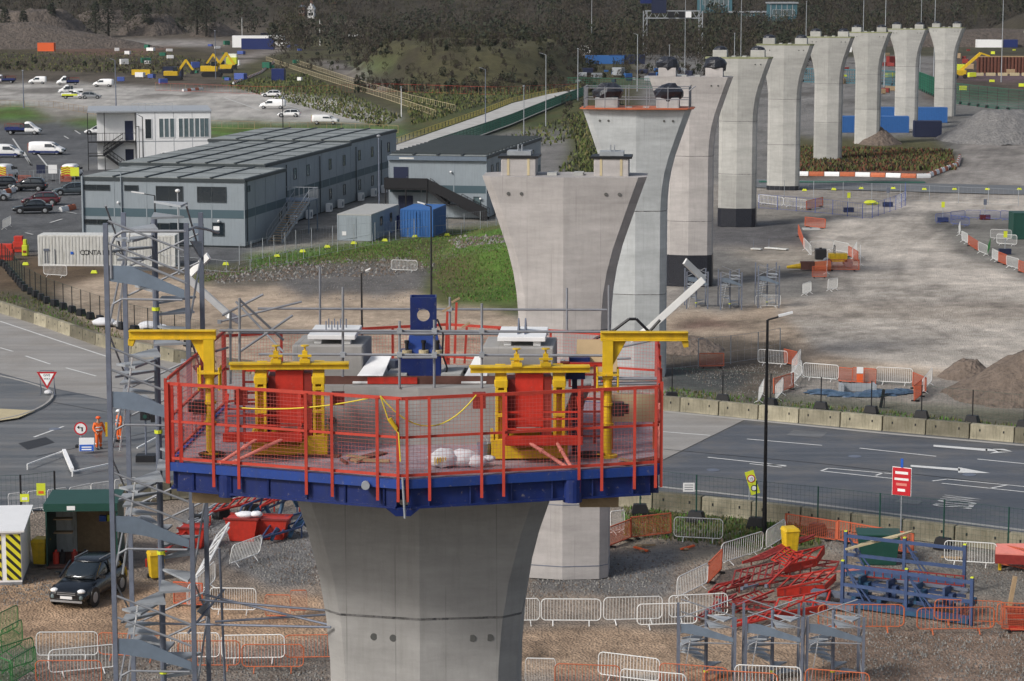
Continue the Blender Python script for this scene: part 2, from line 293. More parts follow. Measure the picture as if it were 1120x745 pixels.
# ------------------------------------------------------------------ ground
def inpoly(px, py, poly):
    r = np.zeros(px.shape, bool); n = len(poly)
    for i in range(n):
        x1, y1 = poly[i]; x2, y2 = poly[(i + 1) % n]
        if y1 == y2: continue
        c = ((y1 > py) != (y2 > py)) & (px < (x2 - x1) * (py - y1) / (y2 - y1) + x1); r ^= c
    return r
GREEN = (.085, .165, .028); OLIVE = (.09, .10, .035); BROWN = (.085, .062, .042); GREY = (.19, .182, .172)
TAN = (.45, .355, .265); HAUL = (.50, .45, .39); DGREY = (.105, .105, .103); EARTH = (.17, .12, .085)
REG = [  # outlines of the ground's different surfaces, colour, ragged edge
 ([(-400, 60), (1500, 60), (1500, -30), (-400, -30)], (.05, .042, .03), 2),
 ([(-400, 100), (420, 100), (420, 24), (-400, 24)], (.105, .088, .068), 2),
 ([(-60, 52), (180, 46), (250, 62), (200, 80), (-60, 76)], (.075, .062, .036), 3),
 ([(0, 44), (240, 44), (260, 50), (100, 53), (0, 47)], (.26, .24, .22), 2),
 ([(60, 52), (200, 50), (150, 62), (40, 58)], (.14, .085, .06), 2),
 ([(240, 62), (270, 60), (300, 50), (330, 48), (300, 60), (280, 90), (250, 92)], (.27, .24, .22), 2),
 ([(300, 40), (700, 20), (700, 125), (440, 128), (330, 95), (240, 90), (250, 75), (310, 55)], (.078, .072, .036), 4),
 ([(250, 100), (420, 140), (440, 128), (320, 80), (270, 78)], (.07, .085, .03), 3),
 ([(340, 66), (366, 66), (442, 94), (412, 100)], (.20, .18, .165), 2),
 ([(376, 68), (432, 70), (450, 92), (425, 92)], (.07, .105, .03), 3),
 ([(440, 104), (640, 96), (640, 140), (440, 150)], (.07, .085, .03), 4),
 ([(-400, 91), (110, 91), (200, 97), (300, 100), (372, 108), (440, 128), (430, 134), (232, 133), (140, 128), (40, 120), (-400, 114)], (.41, .39, .36), 2),
 ([(-400, 112), (50, 116), (60, 136), (-400, 138)], GREEN, 3), ([(30, 116), (140, 128), (100, 136), (60, 133)], (.25, .23, .20), 2),
 ([(60, 131), (140, 127), (110, 142), (80, 139)], GREEN, 2),
 ([(224, 134), (440, 137), (440, 150), (224, 150)], GREEN, 2),
 ([(-400, 133), (60, 131), (100, 140), (230, 150), (420, 200), (440, 250), (280, 292), (30, 285), (-400, 290)], (.115, .118, .122), 1),
 ([(290, 290), (272, 276), (330, 240), (440, 205), (600, 238), (600, 250), (440, 262), (380, 282)], (.27, .25, .22), 2),
 ([(-400, 282), (60, 278), (120, 292), (280, 292), (280, 320), (0, 330), (-400, 320)], (.12, .085, .055), 3),
 ([(60, 318), (110, 303), (300, 306), (420, 302), (480, 318), (560, 345), (620, 360), (620, 470), (300, 440), (110, 370)], TAN, 4),
 ([(205, 292), (330, 284), (440, 262), (530, 245), (600, 240), (600, 345), (480, 335), (440, 300), (300, 292), (205, 312)], (.10, .115, .04), 4), ([(478, 262), (600, 250), (600, 300), (560, 330), (488, 328), (520, 295)], (.085, .15, .028), 3),
 ([(220, 300), (300, 286), (440, 283), (480, 292), (430, 304), (240, 314)], (.12, .108, .088), 3),
 ([(270, 280), (560, 246), (600, 250), (440, 268), (280, 293)], GREEN, 2),
 ([(300, 304), (420, 292), (465, 296), (462, 318), (330, 326)], (.15, .142, .135), 5),
 ([(0, 318), (40, 322), (120, 366), (230, 395), (230, 408), (100, 385), (0, 345)], (.13, .12, .08), 3),
 ([(620, 130), (690, 120), (690, 200), (620, 200)], (.075, .078, .03), 4),
 ([(600, 200), (1500, 200), (1500, 520), (600, 440)], (.29, .262, .23), 6),
 ([(620, 226), (900, 215), (900, 250), (780, 262), (620, 262)], (.24, .22, .19), 5),
 ([(720, 250), (900, 255), (900, 300), (740, 300)], (.33, .29, .24), 4),
 ([(755, 240), (860, 240), (900, 262), (840, 272), (755, 268)], (.13, .125, .125), 4),
 ([(620, 345), (830, 338), (900, 330), (1500, 360), (1500, 470), (900, 400), (800, 385), (620, 380)], TAN, 6),
 ([(930, 232), (1010, 214), (1500, 214), (1500, 440), (1060, 410), (900, 385), (860, 350), (930, 330), (935, 290), (885, 262)], HAUL, 6),
 ([(850, 330), (1500, 320), (1500, 345), (850, 352)], (.40, .35, .295), 7),
 ([(1010, 242), (1062, 285), (1130, 310), (1500, 330), (1500, 225), (1130, 232), (1020, 232)], (.20, .19, .17), 4),
 ([(725, 368), (860, 372), (880, 395), (840, 440), (725, 436)], (.14, .115, .09), 5),
 ([(725, 402), (830, 408), (815, 425), (725, 430)], (.075, .077, .075), 4),
 ([(725, 424), (1500, 470), (1500, 500), (725, 450)], (.14, .135, .10), 3),
 ([(755, 268), (900, 300), (910, 320), (780, 340), (740, 320)], (.19, .18, .165), 5),
 ([(770, 348), (830, 352), (760, 362), (728, 356)], (.15, .09, .07), 4),
 ([(850, 150), (1046, 150), (1046, 190), (850, 192)], (.085, .08, .035), 3),
 ([(860, 168), (980, 166), (1035, 180), (1000, 190), (860, 190)], (.14, .06, .035), 3),
 ([(1000, 118), (1500, 118), (1500, 170), (1040, 165)], (.17, .165, .155), 3),
 ([(1056, 146), (1120, 128), (1500, 140), (1500, 200), (1008, 200), (1044, 182), (1050, 160)], (.30, .275, .25), 3),
 ([(1030, 60), (1500, 60), (1500, 122), (1010, 110)], (.10, .075, .06), 3),
 ([(1040, 78), (1500, 75), (1500, 92), (1050, 88)], (.12, .08, .09), 2),
 ([(880, 35), (1500, 35), (1500, 62), (880, 62)], (.065, .06, .035), 2),
 ([(-400, 500), (60, 530), (700, 560), (1500, 640), (1500, 1200), (-400, 1200)], (.245, .20, .16), 6),
 ([(690, 552), (880, 570), (900, 600), (820, 605), (680, 590)], (.11, .12, .05), 6),
 ([(665, 590), (760, 585), (830, 600), (700, 620)], (.26, .22, .17), 6),
 ([(575, 610), (740, 600), (720, 650), (575, 650)], (.15, .145, .14), 6),
 ([(900, 575), (1500, 620), (1500, 660), (1060, 650), (900, 600)], (.20, .185, .16), 6),
 ([(-400, 640), (60, 636), (150, 640), (360, 655), (360, 700), (-400, 712)], (.42, .285, .185), 7),
 ([(560, 688), (780, 686), (960, 700), (1010, 735), (760, 745), (560, 732)], (.42, .30, .205), 7),
 ([(900, 690), (1500, 690), (1500, 900), (900, 800)], (.25, .18, .135), 8),
 ([(-400, 712), (400, 712), (400, 900), (-400, 900)], (.19, .165, .14), 6),
 ([(200, 555), (340, 560), (350, 640), (300, 640), (200, 600)], (.17, .165, .16), 6),
]
def smoothed(pts, n=3):
    for _ in range(n):
        q = [pts[0]]
        for a, b in zip(pts, pts[1:]): q += [(a[0] * .75 + b[0] * .25, a[1] * .75 + b[1] * .25), (a[0] * .25 + b[0] * .75, a[1] * .25 + b[1] * .75)]
        pts = q + [pts[-1]]
    return pts
def build_ground():
    rows = [18.0]
    while rows[-1] < 2600:
        z = rows[-1]; rows.append(z + min(max(z * z / (H0 * F) * 2.0, .22), 6.0 if z < 1300 else 30))
    inner = np.linspace(-.27, .27, 400); s = np.linspace(0, 1, 10)[1:]
    cols = np.concatenate([(-.27 - 1.6 * s ** 2)[::-1], inner, .27 + 1.6 * s ** 2])
    Z = np.array(rows); nr, nc = len(Z), len(cols)
    X = Z[:, None] * cols[None, :]; Y = np.repeat(Z[:, None], nc, 1)
    HH = HT(X, Y)
    rough = (fbm(X / 1.7, Y / 1.7, 3, 31) - .45) * .09 + (fbm(X / .35, Y / .35, 2, 37) - .4) * .04
    HH = HH + rough * np.clip((Y - 60) / 30, 0, 1) * 1.0 - .03
    px, py = topix(X, Y, HT(X, Y))
    cc = np.empty((nr, nc, 3)); cc[:] = GREY
    j1 = (fbm(X / 3.5, Y / 5.5, 4, 11) - .47); j2 = (fbm(X / 3.5, Y / 5.5, 4, 19) - .47)
    for poly, c, j in REG:
        jj = j * 3.4; m = inpoly(px + j1 * jj * 2.0, py + j2 * jj, poly)
        cc[m] = c
    for _ in range(5):
        for ax in (0, 1): e = cc.copy(); e[(slice(1, -1), slice(None)) if ax == 0 else (slice(None), slice(1, -1))] = (cc[2:] + cc[:-2] + 2 * cc[1:-1]) / 4 if ax == 0 else (cc[:, 2:] + cc[:, :-2] + 2 * cc[:, 1:-1]) / 4; cc = e
    # local colour mixing: patches of grass in dirt, mud in gravel
    n1 = fbm(X / 2.2, Y / 3.2, 5, 41); n2 = fbm(X / 7, Y / 14, 4, 47); n3 = fbm(X / .5, Y / .6, 2, 53)
    tr = vnoise(X / 6 + Y / 40, Y / .9, 61) * .6 + vnoise(X / 14, Y / 2.2, 63) * .4        # wheel tracks across the haul road
    lum = cc.sum(2)
    dirt = np.clip((lum - .42) / .3, 0, 1); dirt = np.where(Y < 140, np.maximum(dirt, .5), dirt)
    f = 1 + (n1 - .47) * .75 + (n2 - .47) * .45 + (n3 - .37) * .35 + dirt * (tr - .5) * .38
    TR = [[(1300, 235), (1120, 222), (1010, 232), (950, 262), (935, 300), (960, 340), (1060, 385), (1300, 430)], [(1300, 262), (1080, 245), (1000, 252), (965, 290), (985, 330), (1120, 372), (1300, 400)], [(700, 395), (830, 372), (960, 352), (1120, 345), (1300, 350)], [(700, 360), (860, 348), (1000, 338), (1300, 322)], [(620, 300), (740, 292), (860, 300), (960, 310), (1120, 330)], [(110, 330), (260, 345), (420, 338), (600, 352)], [(150, 345), (300, 372), (500, 380)],
          [(-100, 690), (60, 684), (200, 680), (380, 690)], [(-100, 672), (80, 668), (220, 664), (380, 676)], [(560, 712), (700, 700), (860, 706), (1100, 730)], [(560, 698), (720, 690), (900, 700), (1130, 712)], [(1060, 140), (1056, 168), (1030, 198), (1000, 230), (960, 262)], [(1100, 140), (1090, 168), (1060, 198), (1030, 228), (1000, 262)]]
    tk = np.zeros(X.shape)
    for ln in TR:
        w_ = [P(*q) for q in smoothed(ln, 2)]
        for a, b in zip(w_, w_[1:]):
            dx, dy = b.x - a.x, b.y - a.y; L2 = dx * dx + dy * dy; t = np.clip(((X - a.x) * dx + (Y - a.y) * dy) / L2, 0, 1); d = np.hypot(X - a.x - t * dx, Y - a.y - t * dy); wd = np.clip(Y / 420, .22, .9)
            for o_ in (1.0, 3.1): tk = np.maximum(tk, np.exp(-((d - o_) / wd) ** 2) * (1 if o_ < 2 else .6))
    f = f - tk * (.12 + .26 * np.clip(fbm(X / 5, Y / 9, 3, 91) * 1.6 - .3, 0, 1))
    cc = cc * np.clip(f, .35, 1.7)[..., None]
    grass = cc[..., 1] > cc[..., 0] * 1.05
    yl = np.clip((fbm(X / 5, Y / 7, 4, 71) - .42) * 4, 0, 1) * grass
    cc = cc * (1 - .55 * yl[..., None]) + np.array((.11, .088, .04)) * .55 * yl[..., None]
    far = np.clip((Y - 420) / 200, 0, 1) * (Y < 950)
    v = np.clip((fbm(X / 9, Y / 22, 4, 77) - .5) * 5, 0, 1) * far
    cc = cc * (1 - .75 * v[..., None]) + np.array((.042, .034, .024)) * .75 * v[..., None]
    for ax in (0, 1):
        for _ in range(3): cc = (np.roll(cc, 1, ax) + np.roll(cc, -1, ax) + 2 * cc) / 4 if False else cc
    gr = np.where(grass, 0.0, 1.0)
    vs = np.stack([X, Y, HH], -1).reshape(-1, 3)
    me = bpy.data.meshes.new('ground'); me.vertices.add(len(vs)); me.vertices.foreach_set('co', vs.ravel())
    i = np.arange((nr - 1) * nc).reshape(nr - 1, nc)[:, :-1].ravel()
    fa = np.stack([i, i + 1, i + nc + 1, i + nc], 1)
    me.loops.add(fa.size); me.loops.foreach_set('vertex_index', fa.ravel()); me.polygons.add(len(fa))
    me.polygons.foreach_set('loop_start', np.arange(0, fa.size, 4)); me.polygons.foreach_set('use_smooth', [True] * len(fa))
    me.update(calc_edges=True)
    at = me.color_attributes.new('surface', 'FLOAT_COLOR', 'POINT')
    at.data.foreach_set('color', np.concatenate([cc.reshape(-1, 3), gr.reshape(-1, 1)], 1).astype(np.float32).ravel())
    m = bpy.data.materials.new('ground'); m.use_nodes = True; t = m.node_tree; N = t.nodes; L = t.links; b = N['Principled BSDF']
    a = N.new('ShaderNodeVertexColor'); a.layer_name = 'surface'; tc = N.new('ShaderNodeTexCoord')
    def nz(s, d, lo, hi):
        n = N.new('ShaderNodeTexNoise'); n.inputs['Scale'].default_value = s; n.inputs['Detail'].default_value = d; n.inputs['Roughness'].default_value = .7
        L.new(tc.outputs['Object'], n.inputs['Vector']); r = N.new('ShaderNodeMapRange'); r.inputs[1].default_value = .3; r.inputs[2].default_value = .7
        r.inputs[3].default_value = lo; r.inputs[4].default_value = hi; L.new(n.outputs['Fac'], r.inputs[0]); return r.outputs[0], n.outputs['Fac']
    g1, f1 = nz(3.2, 6, .76, 1.26); g2, f2 = nz(.6, 6, .78, 1.22)
    mu = N.new('ShaderNodeMath'); mu.operation = 'MULTIPLY'; L.new(g1, mu.inputs[0]); L.new(g2, mu.inputs[1])
    sv = N.new('ShaderNodeVectorMath'); sv.operation = 'SCALE'; L.new(a.outputs[0], sv.inputs[0]); L.new(mu.outputs[0], sv.inputs['Scale'])
    L.new(sv.outputs[0], b.inputs['Base Color']); b.inputs['Roughness'].default_value = .92; b.inputs['Specular IOR Level'].default_value = .2
    vo = N.new('ShaderNodeTexVoronoi'); vo.inputs['Scale'].default_value = 9; L.new(tc.outputs['Object'], vo.inputs['Vector'])
    ad = N.new('ShaderNodeMath'); ad.operation = 'ADD'; L.new(f1, ad.inputs[0]); L.new(vo.outputs['Distance'], ad.inputs[1])
    bp = N.new('ShaderNodeBump'); bp.inputs['Strength'].default_value = .7; bp.inputs['Distance'].default_value = .12
    L.new(ad.outputs[0], bp.inputs['Height']); L.new(bp.outputs[0], b.inputs['Normal'])
    me.materials.append(m); o = bpy.data.objects.new('ground', me); COL.objects.link(o); tag(o, kind='structure')
build_ground()

def strip_mat(name, col, wet=0.0, tracks=.25):
    m = mat(name, col, .8, .1, .35, orand=0); t = m.node_tree; N = t.nodes; L = t.links; b = N['Principled BSDF']
    src = b.inputs['Base Color'].links[0].from_socket; tc = [n for n in N if n.type == 'TEX_COORD'][0]
    mp = N.new('ShaderNodeMapping'); mp.inputs['Scale'].default_value = (.06, .9, 1); mp.inputs['Rotation'].default_value = (0, 0, R(6)); L.new(tc.outputs['Object'], mp.inputs[0])
    n = N.new('ShaderNodeTexNoise'); n.inputs['Scale'].default_value = 1.0; n.inputs['Detail'].default_value = 5; L.new(mp.outputs[0], n.inputs['Vector'])
    r = N.new('ShaderNodeMapRange'); r.inputs[1].default_value = .35; r.inputs[2].default_value = .65; r.inputs[3].default_value = 1 - tracks; r.inputs[4].default_value = 1 + tracks; L.new(n.outputs['Fac'], r.inputs[0])
    g = N.new('ShaderNodeTexNoise'); g.inputs['Scale'].default_value = 14; g.inputs['Detail'].default_value = 3; L.new(tc.outputs['Object'], g.inputs['Vector'])
    r3 = N.new('ShaderNodeMapRange'); r3.inputs[3].default_value = .8; r3.inputs[4].default_value = 1.2; L.new(g.outputs['Fac'], r3.inputs[0])
    k = N.new('ShaderNodeMath'); k.operation = 'MULTIPLY'; L.new(r.outputs[0], k.inputs[0]); L.new(r3.outputs[0], k.inputs[1])
    sv = N.new('ShaderNodeVectorMath'); sv.operation = 'SCALE'; L.new(src, sv.inputs[0]); L.new(k.outputs[0], sv.inputs['Scale']); L.new(sv.outputs[0], b.inputs['Base Color'])
    m2 = N.new('ShaderNodeTexNoise'); m2.inputs['Scale'].default_value = .22; m2.inputs['Detail'].default_value = 8; m2.inputs['Roughness'].default_value = .72; L.new(mp.outputs[0], m2.inputs['Vector']); L.new(tc.outputs['Object'], m2.inputs['Vector'])
    rm = N.new('ShaderNodeMapRange'); rm.inputs[1].default_value = .47; rm.inputs[2].default_value = .72; rm.inputs[4].default_value = .55; L.new(m2.outputs['Fac'], rm.inputs[0])
    mxm = N.new('ShaderNodeMix'); mxm.data_type = 'RGBA'; L.new(rm.outputs[0], mxm.inputs[0]); L.new(sv.outputs[0], mxm.inputs[6]); mxm.inputs[7].default_value = (.20, .175, .145, 1); L.new(mxm.outputs[2], b.inputs['Base Color'])
    r2 = N.new('ShaderNodeMapRange'); r2.inputs[1].default_value = .4; r2.inputs[2].default_value = .65; r2.inputs[3].default_value = .8 - wet; r2.inputs[4].default_value = .85; L.new(n.outputs['Fac'], r2.inputs[0]); L.new(r2.outputs[0], b.inputs['Roughness'])
strip_mat('asphalt', (.088, .096, .11), .3, .22); strip_mat('asphalt_old', (.13, .135, .14), .35, .3); strip_mat('road_concrete', (.30, .285, .265), .1, .12)
def surf(name, pts, m, z, kind='structure'):
    mb = MB(); mb.sheet([tuple(P(x, y, z))[:2] + (z,) for x, y in pts]); return tag(mb.build(name, m), kind=kind)
FARW = [(-420, 268), (-200, 292), (-60, 322), (0, 341), (50, 357), (118, 381), (230, 403), (400, 424), (560, 438), (728, 448), (840, 459), (960, 470), (1120, 484), (1300, 503), (1560, 535)]
NEARW = [(-420, 560), (-100, 560), (60, 558), (150, 545), (250, 538), (400, 535), (560, 540), (700, 554), (840, 568), (960, 583), (1120, 603), (1300, 627), (1560, 665)]
surf('road', FARW + NEARW[::-1], 'asphalt', .03)
surf('concrete_road', FARW[:9] + [(728, 449), (817, 459), (705, 514), (560, 492), (300, 466), (180, 447), (120, 437), (60, 425), (0, 408), (-200, 365), (-420, 330)], 'road_concrete', .036)
surf('junction_asphalt', [(-420, 332), (-200, 367), (0, 409), (60, 426), (120, 438), (200, 451), (190, 520), (100, 545), (-420, 552)], 'asphalt_old', .034)
# pavement island with kerb, left
isl = smoothed([(-300, 372), (-60, 402), (0, 413), (40, 423), (61, 432), (50, 446), (20, 458), (-40, 468), (-300, 492)], 2)
mb = MB(); mb.prism([tuple(P(x, y, 0))[:2] for x, y in isl][::-1], .02, .14); tag(mb.build('pavement', 'asphalt_old'), kind='structure')
mb = MB(); ip = [P(x, y, 0) for x, y in isl]
for a, b in zip(ip, ip[1:]): mb.bar((a.x, a.y, .09), (b.x, b.y, .09), .14, .145)
tag(mb.build('kerb', 'slab'), kind='structure')
surf('pavement_patch', [(-60, 443), (0, 447), (38, 449), (20, 457), (-40, 466), (-80, 466)], 'cream', .146)
# markings (paint on the road)
def seg_mark(segs, wd, name='road_marking', m='paint_white', z=.044):
    mb = MB()
    for a, b in segs:
        p = P(*a); q = P(*b); d = (q - p).normalized(); n = Vector((-d.y, d.x, 0)) * wd / 2
        mb.sheet([(p - n).xy[:] + (z,), (q - n).xy[:] + (z,), (q + n).xy[:] + (z,), (p + n).xy[:] + (z,)])
    return tag(mb.build(name, m), kind='structure')
seg_mark([((0, 381), (14, 385)), ((28, 390), (55, 399)), ((72, 403), (105, 412)), ((37, 479), (70, 467)), ((725, 473), (777, 477)), ((817, 481), (899, 488)), ((940, 491), (1024, 500)), ((1069, 503), (1160, 512)), ((774, 501), (840, 508)), ((840, 508), (860, 511)), ((0, 352), (60, 372)), ((60, 372), (118, 391))], .16)
seg_mark([((848, 556), (898, 562)), ((868, 478), (1, 1))][:1], .1)
def poly_mark(pts, name='road_marking', z=.046): 
    mb = MB()
    for poly in pts: mb.sheet([P(x, y, z) for x, y in poly])
    return tag(mb.build(name, 'paint_white'), kind='structure')
poly_mark([[(1021, 486.5), (1080, 491), (1080, 493.5), (1021, 488.5)], [(1078, 490.5), (1108, 494), (1082, 496), (1090, 493.6), (1078, 493.2)], [(1086, 491), (1098, 491), (1108, 494), (1092, 494)]], 'arrow_marking')
poly_mark([[(996, 508.5), (1050, 512.5), (1050, 515), (996, 510.5)], [(1048, 511), (1083, 517.5), (1048, 517)]], 'arrow_marking')
seg_mark([((898, 516), (906, 513)), ((898, 516), (978, 524.5)), ((906, 513), (975, 519)), ((958, 521), (966, 518)), ((1020, 527), (1036, 525)), ((1030, 529.5), (1140, 541)), ((1036, 525), (1140, 535)), ((1083, 535), (1101, 531.5)), ((840, 508.5), (860, 510)), ((820, 508), (855, 512))], .14, 'hatched_marking')
seg_mark([((700, 531), (840, 546)), ((840, 546), (960, 561)), ((960, 561), (1120, 581)), ((1120, 581), (1300, 605))], .35, 'kerb_line', 'slab')
seg_mark([((728, 451), (840, 462)), ((840, 462), (960, 474)), ((960, 474), (1120, 488)), ((1120, 488), (1300, 507))], .45, 'kerb_line', 'slab')
# SLOW painted on the lane for traffic coming from the left (letters are stretched along the road)
def road_text():
    a = P(1028, 557); b = P(1068, 561); al = (P(1065, 546) - P(1035, 557)).normalized()
    cu = bpy.data.curves.new('t', 'FONT'); cu.body = 'SLOW'; cu.size = 1; cu.align_x = 'CENTER'; cu.align_y = 'CENTER'
    to = bpy.data.objects.new('t', cu); COL.objects.link(to); bpy.context.view_layer.update(); me = bpy.data.meshes.new_from_object(to); bpy.data.objects.remove(to)
    c = P(1047, 551, .048); ax = (P(1064, 545) - P(1036, 558)).normalized(); ay = Vector((-1, .12, 0)).normalized() * 1
    xs = [v.co.x for v in me.vertices]; ww = max(xs) - min(xs)
    O_ = P(1062, 558); AXx = P(1075, 546) - O_; AYy = P(1019, 554) - O_; ys = [v.co.y for v in me.vertices]; x_0, y_0, hh_ = min(xs), min(ys), max(ys) - min(ys)
    tw = lambda v: O_ + AXx * ((v.co.x - x_0) / ww) + AYy * ((v.co.y - y_0) / hh_)
    for v in me.vertices: v.co = tw(v)
    me.materials.append(M['paint_white']); me.name = 'slow_marking'; o = bpy.data.objects.new('slow_marking', me); COL.objects.link(o)
    for v in me.vertices: v.co.z = .048
    tag(o, kind='structure')
road_text()
# site road strip with yellow line, right middle distance
surf('site_road', [(826, 196), (1120, 203), (1500, 212), (1500, 222), (1120, 213), (826, 205)], 'asphalt_old', .05)
seg_mark([((840, 199.5), (1010, 201.5))], .5, 'verge', 'green_net', .12) if False else None
seg_mark([((560, 452), (705, 462)), ((725, 492), (900, 508)), ((900, 508), (1130, 534)), ((705, 514), (817, 459)), ((120, 424), (300, 448)), ((0, 430), (120, 452)), ((40, 500), (180, 470))], .09, 'tar_seam', 'tar', .041)
surf('road_patch', [(868, 470), (905, 473), (898, 479), (860, 476)], 'asphalt_old', .0405); surf('road_patch', [(760, 540), (800, 544), (790, 551), (748, 547)], 'tar', .0405); surf('road_patch', [(20, 450 + 35), (50, 478), (60, 484), (30, 492)], 'tar', .0405); surf('road_patch', [(985, 545), (1010, 548), (1004, 552), (978, 549)], 'asphalt_old', .0405)
for c_ in ((935, 500), (780, 515), (60, 470), (1060, 520)):
    p_ = P(*c_); q_ = MB(); q_.tube((p_.x, p_.y, .036), (p_.x, p_.y, .05), .35, 16); tag(q_.build('manhole_cover', 'steel_dark'), kind='structure')
surf('verge', [(830, 197.6), (1012, 198.6), (1012, 200.2), (830, 199.4)], 'green_net', .09)
strip_mat('ramp_concrete', (.46, .45, .42), .05, .08); surf('haul_road', [(430, 160), (530, 125), (560, 113), (600, 103), (640, 96), (640, 102), (600, 119), (560, 136), (530, 147), (470, 168), (440, 177)], 'ramp_concrete', .30)
seg_mark([((14, 152), (34, 181)), ((26, 166), (34, 181)), ((82, 143), (88, 147)), ((70, 149), (75, 152)), ((55, 244), (68, 240)), ((38, 165), (52, 182)), ((28, 255), (36, 257)), ((72, 232), (84, 234))], .25, 'bay_marking', 'paint_white', .05)
seg_mark([((245, 107), (285, 121)), ((320, 107), (372, 127)), ((372, 122), (382, 125)), ((300, 112), (330, 120))], .35, 'bay_marking', 'paint_white', .05)

# ------------------------------------------------------------------ heaps
def heap(px0, px1, pyb, h, name, label, m, depth=None, skew=0.0, seed=0, group=None, top=.25):
    a = G(px0, pyb); b = G(px1, pyb); c = (a + b) / 2; rx = (b - a).length / 2; ry = depth or rx * .7
    c = Vector((c.x, c.y + ry * .85, hz(c.x, c.y)))
    n = 56; mb = MB(); fs = []
    U, V = np.meshgrid(np.linspace(-1, 1, n + 1), np.linspace(-1, 1, n + 1), indexing='ij'); RR = np.sqrt(U * U + V * V)
    q = fbm(U * 3 + seed, V * 3, 4, seed) - .45; q2 = fbm(U * 12 + seed, V * 12, 3, seed + 3) - .4
    t = (1 - RR * (1 + .3 * q)) / (1 - top); z = h * np.clip(t, 0, 1) * (1 + .3 * q + skew * U) + .18 * q2 * h
    z = np.where(t <= 0, -.3, z) - .1
    vs = np.stack([U * rx, V * ry, z], -1).reshape(-1, 3).tolist()
    for i in range(n):
        for j in range(n): k = i * (n + 1) + j; fs.append((k, k + n + 1, k + n + 2, k + 1))
    mb._add(vs, fs); o = mb.build(name, m, smooth=True, loc=c); return tag(o, label, 'heap', group)
heap(-60, 92, 43, 11, 'spoil_heap', 'large dark spoil heap at the far left behind the blue row of cabins', 'heap_far', 30, seed=2, top=.6)
heap(85, 130, 33, 5, 'spoil_heap', 'low flat brown spoil heap between the two big far heaps', 'heap_far', 25, seed=4, top=.5)
heap(115, 200, 39, 8, 'spoil_heap', 'long flat topped brown spoil heap left of the far mast', 'heap_far', 28, seed=5, top=.45)
heap(198, 258, 40, 5.5, 'spoil_heap', 'small pointed brown spoil heap beside the green and yellow dump truck', 'heap_far', 25, seed=6)
heap(-60, 22, 14, 9, 'spoil_heap', 'pale spoil heap on the skyline side of the far left trees', 'heap_far', 30, seed=12)
heap(938, 992, 159, 2.6, 'gravel_heap', 'small grey brown gravel heap in front of the blue containers', 'heap_brown', 6, seed=7, top=.15)
heap(1036, 1190, 158, 4.6, 'gravel_heap', 'large pale grey gravel heap at the right edge beside the site track', 'heap_grey', 14, seed=8, top=.3)
heap(1030, 1098, 417, 1.15, 'gravel_heap', 'low brown gravel mound beside the bigger dark heap behind the road', 'heap_brown', 2.2, seed=9, top=.3)
heap(1046, 1260, 446, 3.2, 'gravel_heap', 'big dark gravel heap at the right edge behind the road wall', 'heap_brown', 5, seed=10, top=.12)
heap(1066, 1150, 40, 6, 'spoil_heap', 'red brown earth bank at the top right corner', 'heap_far', 25, seed=13, top=.4)
heap(716, 800, 388, .9, 'spoil_heap', 'low rough brown dirt bank under the orange mesh beside the third pier', 'heap_brown', 3, seed=15, top=.3)

# ------------------------------------------------------------------ loose stones, grass, scrub
def Gv(px, py):
    z = np.zeros(len(px)); u = (px - 560) / F; v = (372.5 - py) / F
    dy = CT + v * ST; dz = -ST + v * CT
    for _ in range(10):
        t = (z - H0) / dz; z = .5 * z + .5 * HT(u * t, dy * t)
    t = (z - H0) / dz; z = HT(u * t, dy * t)
    return [Vector(q) for q in np.stack([u * t, dy * t, z], -1).tolist()]
def blades(n, boxes, hgt, wid, name, ms, lean=.4, seed=1, cond=None):
    rg = np.random.RandomState(seed); vs = []; mi = []
    for (poly, cnt) in boxes:
        xs = [p[0] for p in poly]; ys = [p[1] for p in poly]; k = 0
        px = rg.uniform(min(xs), max(xs), cnt * 3); py = rg.uniform(min(ys), max(ys), cnt * 3)
        ok = inpoly(px, py, poly); px = px[ok][:cnt]; py = py[ok][:cnt]
        for p in Gv(px, py):
            z = p.z
            a = rg.uniform(0, 6.28); hh = hgt * rg.uniform(.4, 1.3); ww = wid * rg.uniform(.5, 1.2); dx = math.cos(a) * ww; dy = math.sin(a) * ww
            lx = rg.uniform(-lean, lean) * hh; ly = rg.uniform(-lean, lean) * hh
            vs.append([(p.x - dx, p.y - dy, z - .05), (p.x + dx, p.y + dy, z - .05), (p.x + lx + dx * .3, p.y + ly + dy * .3, z + hh), (p.x + lx - dx * .5, p.y + ly - dy * .5, z + hh * .8)])
            mi.append(rg.randint(0, len(ms)))
    mb = MB()
    for q, m_ in zip(vs, mi): mb.m = m_; mb._add(q, [(0, 1, 2, 3)])
    return mb.build(name, ms)
mat('leaf_green', (.085, .18, .03), .7, .3, 8, spec=.2); mat('leaf_olive', (.10, .125, .038), .7, .3, 8, spec=.2); mat('leaf_dead', (.16, .11, .05), .8, .3, 8, spec=.2); mat('leaf_dark', (.030, .036, .022), .8, .12, 8, spec=.2); mat('twig', (.052, .043, .034), .85, .12, 8, spec=.1); mat('twig_dark', (.043, .037, .030), .9, .12, 8, spec=.1); mat('leaf_straw', (.15, .135, .06), .8, .3, 8, spec=.1); mat('heather', (.17, .07, .045), .8, .3, 8, spec=.1)
o = blades(0, [([(440, 262), (560, 246), (590, 250), (590, 330), (490, 330), (470, 300)], 4500), ([(215, 304), (300, 286), (440, 266), (470, 280), (440, 284), (300, 292), (225, 308)], 3500), ([(270, 280), (560, 246), (600, 250), (440, 268), (280, 293)], 3000)], .11, .06, "grass", ['leaf_green', 'leaf_olive', 'leaf_green', 'leaf_straw'], seed=3); tag(o, kind='stuff')
